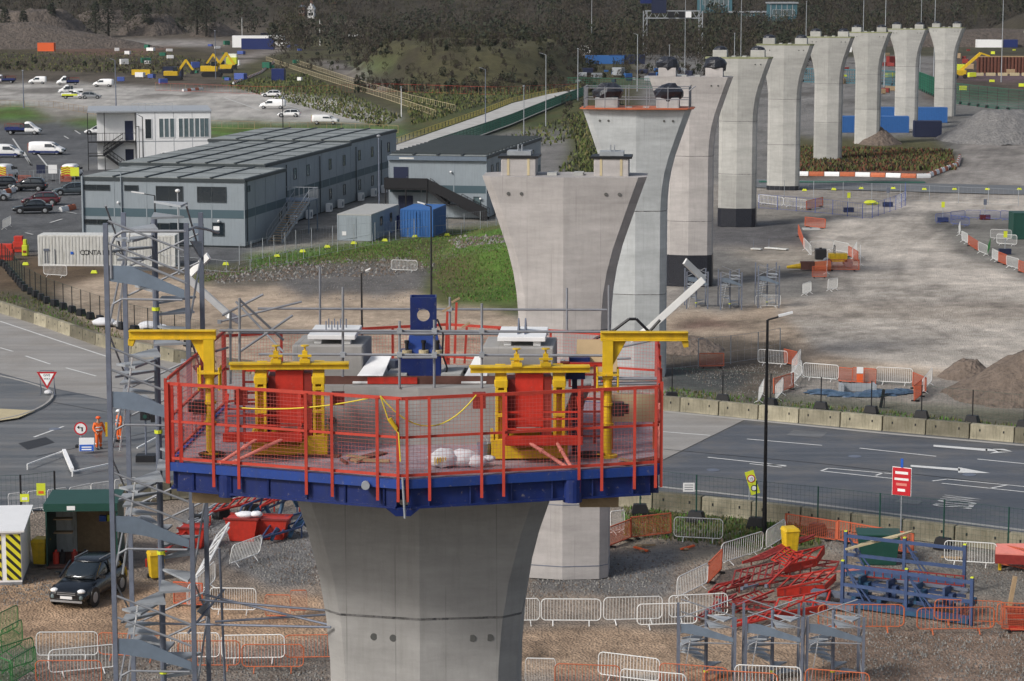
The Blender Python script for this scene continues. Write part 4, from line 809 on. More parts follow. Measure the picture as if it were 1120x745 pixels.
for x in (-.4, -.15, .1, .35): m.bar((x, 0, 0), (x, 0, 1.6), .05)
m.build('frame', 'red_dark', t); m = MB(); m.bar((-.4, .04, 1.6), (.35, .04, 1.6), .08); m.build('head_rail', 'red', t)
t = thing('red_column_form', 'dark red steel column form standing left of the left jacking frame', 'formwork', (-5.0, 48.6, DZ)); m = MB()
for k in range(6): m.bar((-.35, 0, .15 + k * .22), (.35, 0, .15 + k * .22), .04)
for x in (-.35, -.1, .12, .35): m.bar((x, 0, 0), (x, 0, 1.5), .05)
m.build('frame', 'red_dark', t); m = MB(); m.bar((-.35, .04, 1.5), (.35, .04, 1.5), .08); m.build('head_rail', 'red', t)
t = thing('safety_rope', 'yellow safety rope slung in loops along the front railing', 'rope', (cen.x, cen.y, DZ))
def rl(px, py, Y): p = D(px, py, Y); return (p.x - cen.x, p.y - cen.y, p.z - DZ)
def sag(a, b, s, n=14):
    A = Vector(a); B = Vector(b); return [tuple(A.lerp(B, k / n) - Vector((0, 0, s * 4 * (k / n) * (1 - k / n)))) for k in range(n + 1)]
m = MB(); m.path(sag(rl(262, 446, 46.2), rl(410, 434, 45.2), .10), .013); m.path(sag(rl(416, 433, 45.1), rl(521, 432, 45.3), .58), .013); m.path([rl(416, 433, 45.1), rl(425, 460, 45.15), rl(436, 474, 44.9), rl(438, 505, 44.9)], .013); m.build('line', 'rope', t)
m = MB(); m.tube(rl(426, 458, 44.9), rl(434, 470, 44.9), .05, 8, .035); m.build('float', 'yellow', t)
# grey bent steel stair stringer ends beside the platform
def bent(px, Y, pts, lab):
    t = thing('bent_bracket', lab, 'steel bracket', (0, 0, 0)); a = D(*pts[1], Y); t.location = a
    for p, q in zip(pts, pts[1:]):
        m = MB(); A = D(*p, Y) - a; B = D(*q, Y + .3) - a; m.bar(A, B, .06, .13); m.bar(A + Vector((0, .08, .0)), B + Vector((0, .08, 0)), .03, .16); m.build('arm', 'barrier_white', t)
bent(0, 56, [(749, 286), (770, 306), (708, 362), (690, 372)], 'pale grey bent steel arm rising above the right end of the platform')
bent(0, 54, [(228, 280), (204, 304), (250, 345), (262, 352)], 'pale grey bent steel arm beside the top of the tall stair tower')
t = thing('cable_loop', 'black and yellow hose arching over the right end of the platform', 'hose', D(690, 362, 54)); m = MB(); b0 = t.location
m.path([tuple(D(x, y, 54) - b0) for x, y in ((640, 378), (652, 370), (672, 361), (688, 349), (696, 349), (710, 363), (722, 350))], .035); m.build('hose', 'black', t); m = MB(); m.tube(tuple(D(640, 378, 54) - b0), tuple(D(640, 385, 54) - b0), .05); m.build('coupling', 'yellow', t)

# small clutter on the deck and on the pier head
for k, (px, py, Y, kind, lab) in enumerate(((232, 500, 47.6, 'coil', 'black cable coil beside the foot of the left davit crane'), (402, 500, 46.6, 'plank', 'thin grey board lying flat on the platform deck'), (530, 500, 46.3, 'bucket', 'grey bucket on the deck left of the right jacking frame'),
   (646, 500, 47.0, 'coil', 'black hose coil between right jacking frame and right davit crane'), (430, 408, 49.2, 'bucket', 'small black bucket on the pier head beside the blue hydraulic unit'), (500, 408, 49.4, 'coil', 'coiled black hose on the pier head right of the blue hydraulic unit'), (345, 498, 46.8, 'plank', 'pink stained board lying beside the left jacking frame'), (700, 505, 46.9, 'plank', 'weathered board lying in the right corner of the deck'))):
    z = DZ + .01 if py > 450 else 17.01; p = P(px, py, z); p = Vector((p.x, min(max(p.y, 45.8), 51), z)); t = thing({'coil': 'cable_coil', 'plank': 'board', 'bucket': 'bucket'}[kind], lab, {'coil': 'cable', 'plank': 'board', 'bucket': 'bucket'}[kind], p, k)
    if kind == 'coil':
        for j in range(3): q = MB(); q.path([(math.cos(a) * (.22 + .02 * j), math.sin(a) * (.2 + .02 * j), .02 + .025 * j) for a in np.linspace(0, 6.28, 14)], .014, 5); q.build('loop', 'black', t)
    elif kind == 'plank': q = MB(); q.box(-.5, -.12, 0, .5, .12, .03); q.build('board', 'timber_dark', t); q = MB(); q.box(-.3, -.2, .031, -.2, .3, .06); q.build('batten', 'timber', t)
    else: q = MB(); q.loft([[(math.cos(a) * r, math.sin(a) * r, z_) for a in np.linspace(0, 5.8, 12)] for r, z_ in ((.11, 0), (.15, .28))]); q.build('pail', 'steel_dark', t); q = MB(); q.path([(.15 * math.cos(a), 0, .28 + .12 * math.sin(a)) for a in np.linspace(0, 3.14, 8)], .008, 5); q.build('handle', 'galv', t)
t = thing('tube_bundle', 'bundle of grey scaffold tubes lying at the right end of the pier head', 'scaffold tubes', (2.25, 48.6, DZ + 1.2)); 
for j in range(4): q = MB(); q.tube((-.6, j * .07, .1 * (j % 2)), (.7, j * .07 + .1, .08 * (j % 2)), .024, 8); q.build('tube', 'steel', t)
for k, (x0, y0, x1, y1, Y) in enumerate(((640, 388, 715, 372, 52.5), (615, 395, 690, 392, 51.5), (200, 395, 250, 380, 52), (240, 352, 330, 330, 53))):
    a = D(x0, y0, Y); t = thing('loose_tube', ['thin tube rising to the back right corner of the platform', 'thin tube behind the plywood at the right end of the platform', 'thin tube in the back left corner of the platform', 'thin tube slanting over the left plinth'][k], 'scaffold tube', a); q = MB(); q.tube((0, 0, 0), D(x1, y1, Y) - a, .024, 8); q.build('tube', 'steel', t); q = MB(); q.box(-.04, -.04, -.04, .04, .04, .04); q.build('coupler', 'galv', t)
# ------------------------------------------------------------------ site offices
AX = R(11)                                  # the offices run away from the camera at this heading
def window(parent, c, w_, h_, axis='x', m='glass', frame='roof_edge', sill=True, blind=False):
    """window on a wall: axis x = wall facing -Y (c on its plane), axis y = wall facing +X"""
    x, y, z = c
    def bx(mb, a0, a1, z0, z1, d0, d1):
        if axis == 'x': mb.box(x + a0, y - d1, z + z0, x + a1, y - d0, z + z1)
        elif axis == 'y': mb.box(x + d0, y + a0, z + z0, x + d1, y + a1, z + z1)
    f = MB(); e = .06
    bx(f, -w_/2, w_/2, -h_/2, -h_/2 + e, .002, .05); bx(f, -w_/2, w_/2, h_/2 - e, h_/2, .002, .05); bx(f, -w_/2, -w_/2 + e, -h_/2 + e, h_/2 - e, .002, .05); bx(f, w_/2 - e, w_/2, -h_/2 + e, h_/2 - e, .002, .05)
    if w_ > 1.4: bx(f, -.03, .03, -h_/2 + e, h_/2 - e, .012, .045)
    fr = f.build('window', frame, parent)
    g = MB(); bx(g, -w_/2 + e, w_/2 - e, -h_/2 + e, h_/2 - e, .003, .012); g.build('pane', m, fr)
    return fr
def module_block(t, x0, x1, y0, y1, z1, wins_front=(), wins_side=(), roof_n=5, band=(2.75, 3.55), z0=.15):
    m = MB(); m.box(x0, y0, z0, x1, y1, z1 - .3); w_ = m.build('wall', 'panel_grey', t)
    m = MB(); m.box(x0 - .012, y0 - .015, band[0], x1 + .015, y1 + .012, band[1]); m.build('band', 'panel_band', t)
    m = MB(); m.box(x0 - .12, y0 - .12, z1 - .3, x1 + .12, y1 + .12, z1); m.build('fascia', 'roof_edge', t)
    m = MB(); m.box(x0 + .05, y0 + .05, z1 + .002, x1 - .05, y1 - .05, z1 + .06); r = m.build('roof', 'roof_felt', t)
    m = MB(); wd = (x1 - x0) / roof_n
    for k in range(1, roof_n): m.box(x0 + k * wd - .12, y0 - .1, z1 + .062, x0 + k * wd + .12, y1 + .1, z1 + .16)
    L = y1 - y0; k = 1
    while k * 6 < L: m.box(x0 + .1, y0 + k * 6 - .05, z1 + .061, x1 - .1, y0 + k * 6 + .05, z1 + .10); k += 1
    m.build('roof_joints', 'roof_edge', r)
    p = MB(); k = 0; n = int((x1 - x0) / 3)
    for k in range(n + 1): xx = x0 + (x1 - x0) * k / n; p.box(xx - .05, y0 - .025, z0, xx + .05, y0 - .016, z1 - .3)
    n = max(1, int(L / 3))
    for k in range(n + 1): yy = y0 + L * k / n; p.box(x1 + .016, yy - .04, z0, x1 + .026, yy + .04, z1 - .3)
    p.build('cladding_pattern', 'panel_grey', w_)
    b = MB(); b.box(x0 + .1, y0 + .1, 0, x1 - .1, y1 - .1, z0); b.build('plinth', 'roof_edge', t)
    for (x, z, w, h) in wins_front: window(t, (x0 + x, y0 - .015, z), w, h, 'x', 'glass' if w > 1 else 'glass_pale')
    for (y, z, w, h) in wins_side: window(t, (x1 + .012, y0 + y, z), w, h, 'y', 'glass_pale')
    return w_
c0 = P(268, 271); oa = thing('office_block', 'long grey two storey modular office block with dark band and stepped flat roof', 'office building', c0, -AX)
def aln(px, py, z=0):                       # a point in the office block's own axes
    p = P(px, py, z) - c0; c, s = math.cos(AX), math.sin(AX); return (p.x * c - p.y * s, p.x * s + p.y * c)
ZR = 6.5
module_block(oa, -16.2, 0, 0, 14, ZR, [(1.5, 5.5, 2.7, .55), (5.0, 5.5, 1.4, .55), (8.8, 5.0, 2.7, 1.5), (13.0, 5.0, 2.9, 1.5), (1.5, 2.2, 2.7, .5), (7.8, 1.6, 1.9, 1.2), (13.6, 1.7, 1.2, 1.3)], [(1.3, 5.5, 1.0, .6), (12.0, 1.8, .9, 1.2)])
module_block(oa, -17.4, -2.2, 14.02, 48, ZR + .35, (), [(y - 14, z, 1.0, 1.2) for y in (25, 30, 39, 45) for z in ((5.1, 1.8) if y > 25 else (5.1,))])
module_block(oa, -19.0, -2.23, 48.02, 70, ZR + .6, (), [(y - 48, z, 1.0, 1.2) for y in (52, 58, 66) for z in ((5.2, 1.8) if y < 60 else (5.2,))])
# doors, stair, air conditioners, gutters
def stair(t, x0, y0, x1, y1, z0, z1, width, ms, mt, wd=(0, 1, 0), rail=True, n=14, name='stair'):
    a = Vector((x0, y0, z0)); b = Vector((x1, y1, z1)); w_ = Vector(wd) * width
    m = MB(); m.bar(a, b, .06, .28); m.bar(a + w_, b + w_, .06, .28); st = m.each('stringer', ms, t)[0]
    m = MB()
    for k in range(n): p = a.lerp(b, (k + .5) / n); q = a.lerp(b, (k + 1.4) / n); d = (q - p); m.slab([p, p + w_, p + w_ + Vector((d.x, d.y, 0)), p + Vector((d.x, d.y, 0))], .04, (0, 0, 1))
    m.build('treads', mt, t)
    if rail:
        for o in (Vector(), w_):
            m = MB()
            for zz in (.55, 1.1): m.bar(a + o + Vector((0, 0, zz)), b + o + Vector((0, 0, zz)), .05)
            for k in range(6): p = a.lerp(b, k / 5) + o; m.bar(p, p + Vector((0, 0, 1.1)), .05)
            m.build('handrail', ms, t)
def door(t, x, y, z, axis, m='navy', w_=1.0, h=2.05):
    q = MB()
    if axis == 'x': q.box(x - w_/2, y - .04, z, x + w_/2, y - .002, z + h)
    else: q.box(x + .002, y - w_/2, z, x + .04, y + w_/2, z + h)
    d = q.build('door', m, t); q = MB()
    if axis == 'x': q.box(x + w_/2 - .15, y - .09, z + 1, x + w_/2 - .08, y - .042, z + 1.06)
    else: q.box(x + .042, y - w_/2 + .08, z + 1, x + .09, y - w_/2 + .15, z + 1.06)
    q.build('handle', 'galv', d)
door(oa, -2.18, 15.6, 3.3, 'y', 'slate'); door(oa, -2.18, 15.6, .2, 'y', 'slate')
q = MB(); q.box(-2.15, 14.1, 3.15, 2.4, 17.5, 3.28); q.build('landing', 'slate', oa)
q = MB()
for (a, b) in (((2.4, 14.1), (2.4, 17.5)), ((-2.1, 17.5), (2.4, 17.5))):
    for k in range(10): x = a[0] + (b[0] - a[0]) * k / 9; y = a[1] + (b[1] - a[1]) * k / 9; q.bar((x, y, 3.28), (x, y, 4.35), .04)
    q.bar((a[0], a[1], 4.35), (b[0], b[1], 4.35), .06)
q.build('landing_railing', 'galv', oa)
q = MB()
for (x, y) in ((2.3, 14.2), (2.3, 17.4), (-1.9, 17.4)): q.bar((x, y, 0), (x, y, 3.15), .12)
q.each('landing_post', 'slate', oa)
stair(oa, .9, 4.2, .9, 14.1, .1, 3.2, 1.5, 'galv', 'timber', (1, 0, 0), n=16)
for y in (22, 28, 36, 41, 50, 56, 61): 
    q = MB(); x = -1.9; q.box(x, y, .1, x + .5, y + 1.0, 1.0); o = q.build('air_conditioner', 'white', oa); q = MB(); q.tube((x + .5, y + .35, .55), (x + .52, y + .35, .55), .28, 14); q.build('fan', 'slate', o)
for y in (.4, 21.5, 34.5, 50, 62): q = MB(); x = .05 if y < 10 else -2.18; q.tube((x + .1, y, .1), (x + .1, y, 6.3), .06, 6); q.build('drain_pipe', 'roof_edge', oa)
q = MB(); q.tube((-12.2, -.12, .1), (-12.2, -.12, 7.0), .07, 6); q.tube((-16.1, -.12, .1), (-16.1, -.12, 6.6), .12, 6); q.each('drain_pipe', 'panel_grey', oa)
door(oa, -4.6, -.016, .2, 'x', 'slate'); door(oa, -6.6, -.016, .2, 'x', 'glass', 1.6)
for x in (-12.5, -7.5, -2.5): q = MB(); q.ball((x, -.2, 4.1 if x != -2.5 else 2.5), .14, .14, .14); q.build('security_camera', 'white', oa)
q = MB(); q.box(-3.1, -.03, 1.6, -2.5, -.017, 2.0); q.build('notice', 'white', oa)
# second office block
c1 = P(532, 240); ob = thing('office_block', 'shorter grey modular office block with black outside stairs, behind the blue container', 'office building', c1, -AX)
module_block(ob, -10.6, 0, 0, 32, 6.7, [(9.6, 1.8, .8, 1.2)], [(3 + 3 * k, 5.1, 1.1, 1.0) for k in range(9)], roof_n=4)
q = MB(); 
for k in range(16): q.box(-10.6, 1 + k * 1.95, 6.77, 0, 1.35 + k * 1.95, 7.0)
q.build('roof_ribs', 'roof_edge', ob)
q = MB(); q.box(-10.7, -.35, 6.2, .1, -.13, 6.65); q.build('front_fascia', 'slate', ob)
door(ob, -9.3, -.016, 3.35, 'x', 'navy', 1.6, 2.1); door(ob, -8.8, -.016, .2, 'x', 'navy', 1.6, 2.2)
q = MB(); q.box(-10.7, -1.7, 3.15, -6.0, -.05, 3.3); q.box(-10.7, -1.75, 3.31, -6.0, -1.68, 4.4); q.box(-10.75, -1.7, 3.31, -10.68, -.05, 4.4); q.build('landing', 'black', ob)
q = MB()
for x in (-10.6, -8.4, -6.1): q.bar((x, -1.6, 0), (x, -1.6, 3.15), .12)
q.each('landing_post', 'black', ob)
stair(ob, .4, -1.6, -2.6, -1.6, .1, 1.6, 1.3, 'black', 'black', (0, 1, 0), n=8); stair(ob, -3.9, -1.6, -6.0, -1.6, 1.65, 3.2, 1.3, 'black', 'black', (0, 1, 0), n=8)
q = MB(); q.box(-3.9, -1.7, 1.5, -2.6, -.2, 1.62); q.build('mid_landing', 'black', ob)
q = MB(); q.slab([(.4, -1.66, .2), (-6.0, -1.66, 3.2), (-6.0, -1.66, 4.35), (.4, -1.66, 1.3)], .03, (0, 1, 0)); q.build('stair_screen', 'black', ob)
for x, z in ((-3.8, 5.0), (-3.8, 2.1), (-.6, 2.2)): q = MB(); q.ball((x, -.2, z), .13, .13, .13); q.build('security_camera', 'white', ob)
for k in range(5): q = MB(); q.box(.3, 4 + k * 4, .1, .8, 5 + k * 4, 1.0); q.build('air_conditioner', 'white', ob)
q = MB(); q.box(-9.4, -.37, 6.32, -7.8, -.36, 6.5); q.build('name_board', 'white_dirty', ob)
# white two storey block with the black stair
c2 = P(150, 186); oc = thing('office_block', 'white two storey cabin block with tall upper windows and black fire stair', 'office building', c2, R(9))
q = MB(); q.box(0, 0, 0, 9.9, 14, 7.7); w_ = q.build('wall', 'white', oc)
q = MB(); q.box(-5.2, 1.6, 0, -.01, 14, 7.7); q.build('side_wall', 'white', oc)
q = MB(); q.box(-6.4, -.1, 7.72, 0, 14.1, 7.92); q.box(0, -.15, 7.72, 10.05, 14.1, 7.9); q.build('roof', 'galv', oc)
q = MB(); q.box(0, -.012, 3.75, 9.9, -.002, 3.87); 
for k in range(5): q.box(k * 2.47 - .03 + .03, -.016, 0, k * 2.47 + .06, -.003, 7.7)
q.build('cladding_pattern', 'galv', w_)
for cx in (4.35, 6.95, 9.3 - .05 - .3):
    for dx in (-.72, 0, .72) if cx < 8.5 else (-.55, .12, .72): window(oc, (cx + dx - .3, -.016, 5.6), .66, 2.6, 'x', 'glass_pale', 'white')
window(oc, (1.6, -.016, 5.5), .9, 2.7, 'x', 'glass', 'white')
for x in (3.7, 6.1, 8.6): window(oc, (x, -.016, 1.9), .7, .9, 'x', 'glass', 'white')
door(oc, -.95, 1.585, 3.9, 'x', 'navy', 1.1, 2.6); door(oc, -.95, 1.585, .1, 'x', 'navy', 1.1, 2.6)
q = MB(); q.box(-6.4, .0, 3.7, -.05, 1.58, 3.85); q.build('landing', 'black', oc)
q = MB()
for x in (-6.4, -4.2, -.1): q.bar((x, .02, 0), (x, .02, 7.7), .1)
q.each('landing_post', 'black', oc)
q = MB()
for x in range(14): q.bar((-6.4 + x * .48, .02, 3.85), (-6.4 + x * .48, .02, 4.95), .03)
q.bar((-6.4, .02, 4.95), (-.1, .02, 4.95), .06); q.bar((-6.4, .02, 2.3), (-4.2, .02, 2.3), .08); q.build('landing_railing', 'black', oc)
stair(oc, -1.6, .1, -4.0, .1, .1, 1.9, 1.1, 'black', 'black', (0, 1, 0), n=8); stair(oc, -4.4, .1, -1.8, .1, 2.0, 3.75, 1.1, 'black', 'black', (0, 1, 0), n=8)
q = MB(); q.box(-6.3, .1, 1.85, -4.2, 1.3, 1.97); q.build('mid_landing', 'black', oc)
q = MB(); q.tube((.35, -.3, 0), (.35, -.3, 5.8), .05); q.box(-.15, -.35, 5.8, .4, -.25, 5.88); q.build('wall_lamp', 'black', oc)
q = MB()
for k in range(8): q.box(2 + k * .0, 3, 7.92, 2.03, 3.03, 8.0)
q = MB()
for k in range(7): q.bar((-.5 + k * .9, 2, 7.92), (-.5 + k * .9, 2, 8.8), .05)
q.bar((-.5, 2, 8.8), (4.9, 2, 8.8), .05); q.build('roof_railing', 'galv', oc)
# cabins and containers
def container(name, label, p0, L, Wd, Hh, rz, m, ribs=True, roof=None, group=None, cat='container', z=0):
    t = thing(name, label, cat, (p0.x, p0.y, z), rz, group)
    q = MB(); q.box(.02, .02, .15, L - .02, Wd - .02, Hh - .05); b = q.build('walls', m, t)
    q = MB(); q.box(0, 0, Hh - .12, L, Wd, Hh); q.build('roof', roof or m, t)
    q = MB()
    for x in (0, L - .14):
        for y in (0, Wd - .14): q.box(x - .01, y - .01, 0, x + .15, y + .15, Hh - .12)
    q.each('corner_post', m, t); q = MB(); q.box(0, 0, 0, L, Wd, .16); q.build('base_rail', m, t)
    if ribs:
        q = MB(); k = 0
        while .25 + k * .3 < L - .25: x = .25 + k * .3; q.box(x, -.015, .18, x + .14, .02, Hh - .14); k += 1
        k = 0
        while .25 + k * .3 < Wd - .25: y = .25 + k * .3; q.box(-.015, y, .18, .02, y + .14, Hh - .14); q.box(L - .02, y, .18, L + .015, y + .14, Hh - .14); k += 1
        q.build('corrugations', m, b)
    return t
a = P(42, 291); t = container('shipping_container', 'white rust streaked shipping container with black lettering in front of the long office block', a, 12.2, 2.44, 2.75, R(-1.5), 'white_dirty')
for k, (ch) in enumerate('CONTAINERS'): text(ch, .62, 'lettering', 'black', t, Matrix.Translation((3.95 + k * .37, -.03, 1.2)) @ FACE)
q = MB()
for x in (.6, .85, 1.5): q.tube((x, -.05, .2), (x, -.05, 1.5), .03)
q.box(.5, -.06, 1.35, 1.0, -.03, 1.55); q.build('lock_bars', 'steel_dark', t); q = MB(); q.box(2.9, -.04, 1.05, 3.15, -.03, 1.3); q.build('emblem', 'sign_blue', t)
a = P(369, 263); t = container('site_cabin', 'small grey site cabin with pale roof beside the blue container', P(369, 263), 3.6 * .95, 11.5, 2.6, -AX, 'panel_grey', False, 'concrete_light', cat='cabin')
q = MB(); q.box(.9, -.03, .2, 1.9, .015, 2.3); q.build('door', 'panel_grey', t); q = MB(); q.box(.5, -.035, .5, .9, -.0, .9); q.build('notice', 'white', t)
for y in (4, 8): window(t, (3.42, y, 1.6), .8, .9, 'y', 'glass')
t = container('shipping_container', 'small bright blue shipping container on the grass beside the grey cabin', P(438, 259), 3.3, 6.0, 2.75, -AX, 'blue_bright')
q = MB(); q.tube((1.6, -.05, .2), (1.6, -.05, 2.5), .03); q.tube((2.0, -.05, .2), (2.0, -.05, 2.5), .03); q.each('lock_bar', 'blue_bright', t)
t = container('storage_box', 'low dark blue storage box between the grey cabin and blue container', P(425, 252), 1.1, 1.6, 1.5, -AX, 'blue', False, cat='box')
container('shipping_container', 'long bright blue container with a sagging roof at the foot of the seventh pier', P(918, 145), 11.6, 2.44, 2.7, R(-2), 'blue_bright')
container('shipping_container', 'long bright blue container, the farther one behind the foot of the eighth pier', P(961, 134), 12.2, 2.44, 2.7, R(-4), 'blue_bright')
t = container('site_cabin', 'dark navy site cabin beside the bright blue containers', P(1000, 150), 4.4, 2.4, 2.6, R(-3), 'navy', False, cat='cabin')
# left foreground: open green store, hazard striped cabin
g0 = P(51, 622); t = thing('storage_container', 'open fronted dark green storage container with timber lining above the black car', 'container', (g0.x, g0.y, 0), R(3))
Lc, Wc, Hc = 3.05, 2.9, 2.75
q = MB(); q.box(0, Wc - .06, .1, Lc, Wc, Hc); q.build('back_wall', 'green_dark', t)
q = MB(); q.box(0, 0, .1, .06, Wc - .06, Hc); q.box(Lc - .06, 0, .1, Lc, Wc - .06, Hc); q.each('side_wall', 'green_dark', t)
q = MB(); q.box(-.05, -.1, Hc, Lc + .05, Wc + .05, Hc + .1); q.build('roof', 'green_dark', t); q = MB(); q.box(-.05, -.16, Hc - .22, Lc + .05, -.1, Hc + .12); q.build('header', 'green_dark', t); q = MB(); q.box(.95, -.175, Hc - .16, 1.3, -.162, Hc + .02); q.build('notice', 'white', t)
q = MB(); q.box(0, 0, 0, Lc, Wc, .1); q.build('floor', 'timber_dark', t)
q = MB(); q.box(1.0, Wc - .12, .1, Lc - .07, Wc - .065, 2.4); q.build('timber_lining', 'timber', t); q = MB(); q.box(.08, Wc - .12, .1, .98, Wc - .065, 2.4); q.build('white_lining', 'white_dirty', t)
q = MB(); q.box(Lc + .02, -.6, .1, Lc + .07, -.02, Hc - .3); dd = q.build('door', 'green_dark', t); q = MB(); q.box(Lc + .072, -.5, 1.4, Lc + .08, -.3, 1.7); q.box(Lc + .072, -.5, .8, Lc + .08, -.35, 1.1); q.build('notice', 'white', dd)
q = MB(); q.box(.2, 1.0, 1.3, 1.0, 1.4, 1.36); q.box(.2, 1.0, 1.9, 1.0, 1.4, 1.96); q.each('shelf', 'timber', t)
for x, c, nm in ((.35, 'red', 'red gas bottle'), (.62, 'black', 'black drum'), (1.15, 'red_dark', 'dark red drum'), (1.6, 'black', 'black bucket')):
    u = thing('drum', nm + ' standing inside the open green storage container', 'drum', tuple(Matrix.Translation((g0.x, g0.y, .1)) @ Matrix.Rotation(R(3), 4, 'Z') @ Vector((x, .5, 0))))
    q = MB(); q.tube((0, 0, 0), (0, 0, .5), .14, 12); q.build('body', c, u); q = MB(); q.tube((0, 0, .5), (0, 0, .62), .06, 8); q.build('neck', c, u)
u = thing('hard_hat', 'blue box hanging on the lining of the green storage container', 'box', tuple(Matrix.Translation((g0.x, g0.y, 0)) @ Matrix.Rotation(R(3), 4, 'Z') @ Vector((2.0, Wc - .4, 1.5)))); q = MB(); q.box(0, 0, 0, .3, .25, .25); q.build('box', 'sign_blue', u); q = MB(); q.box(.35, .0, .0, .55, .25, .28); q.build('lime_box', 'lime', u)
h0 = P(-14, 640); t = thing('striped_cabin', 'white cabin with yellow and black hazard striped front at the left edge', 'cabin', (h0.x, h0.y, 0), R(6))
q = MB(); q.box(-1.5, 0, .1, 1.45, 4.2, 2.25); q.build('walls', 'white', t); q = MB(); q.slab([(-1.6, -.15, 2.25), (1.6, -.15, 2.25), (1.6, 4.3, 2.4), (-1.6, 4.3, 2.4)], .08, (0, 0, 1)); q.build('roof', 'white', t); q = MB(); q.box(-1.5, 0, -.02, 1.45, 4.2, .1); q.build('base', 'steel', t)
mat('hazard', (.65, .6, .03), .5, .1, 3)
hn = M['hazard'].node_tree; b = hn.nodes['Principled BSDF']; src = b.inputs['Base Color'].links[0].from_socket
tc = hn.nodes.new('ShaderNodeTexCoord'); sx = hn.nodes.new('ShaderNodeSeparateXYZ'); hn.links.new(tc.outputs['Object'], sx.inputs[0])
ad = hn.nodes.new('ShaderNodeMath'); ad.operation = 'ADD'; hn.links.new(sx.outputs[0], ad.inputs[0]); hn.links.new(sx.outputs[2], ad.inputs[1])
fr = hn.nodes.new('ShaderNodeMath'); fr.operation = 'FRACT'; ml = hn.nodes.new('ShaderNodeMath'); ml.operation = 'MULTIPLY'; ml.inputs[1].default_value = 2.6; hn.links.new(ad.outputs[0], ml.inputs[0]); hn.links.new(ml.outputs[0], fr.inputs[0])
lt = hn.nodes.new('ShaderNodeMath'); lt.operation = 'LESS_THAN'; lt.inputs[1].default_value = .45; hn.links.new(fr.outputs[0], lt.inputs[0])
mx = hn.nodes.new('ShaderNodeMix'); mx.data_type = 'RGBA'; hn.links.new(lt.outputs[0], mx.inputs[0]); hn.links.new(src, mx.inputs[6]); mx.inputs[7].default_value = (.02, .02, .02, 1); hn.links.new(mx.outputs[2], b.inputs['Base Color'])
q = MB(); q.box(-.2, -.02, .2, .62, -.002, 2.15); q.box(.82, -.02, .2, 1.42, -.002, 2.15); ds = q.each('striped_door', 'hazard', t); q = MB(); q.box(.2, -.035, 1.5, .5, -.022, 1.8); q.build('notice', 'white', ds[0])

# ------------------------------------------------------------------ vehicles
def wheel(t, x, y, r, w_=.22, m='silver'):
    s = 1 if y > 0 else -1
    q = MB(); q.tube((x, y - w_ / 2, r), (x, y + w_ / 2, r), r, 18); o = q.build('wheel', 'rubber', t, smooth=False)
    q = MB(); q.tube((x, y + s * (w_ / 2 + .002), r), (x, y + s * (w_ / 2 + .015), r), r * .62, 12, r * .5); q.build('rim', m, o)
def body(t, secs, m, name='body', sub=2):
    """secs: (x, half width low, z low, z belt, half width belt, z top, half width top)"""
    rings = []
    for x, wl, zl, zb, wb, zt, wt in secs:
        rings.append([(x, -wl, zl), (x, wl, zl), (x, wb, (zl + zb) / 2), (x, wb, zb), (x, wt, zt), (x, wt * .5, zt + .02), (x, -wt * .5, zt + .02), (x, -wt, zt), (x, -wb, zb), (x, -wb, (zl + zb) / 2)])
    q = MB(); q.loft(rings); o = q.build(name, m, t, smooth=True)
    e = o.modifiers.new('sub', 'SUBSURF'); e.levels = sub; e.render_levels = sub
    return o
def glass(t, pts, name='window', m='glass', th=.012, axis=None):
    pts = [Vector(p) for p in pts]; n = (pts[1] - pts[0]).cross(pts[2] - pts[0]).normalized()
    q = MB(); q.slab(pts, th, n); return q.build(name, m, t)
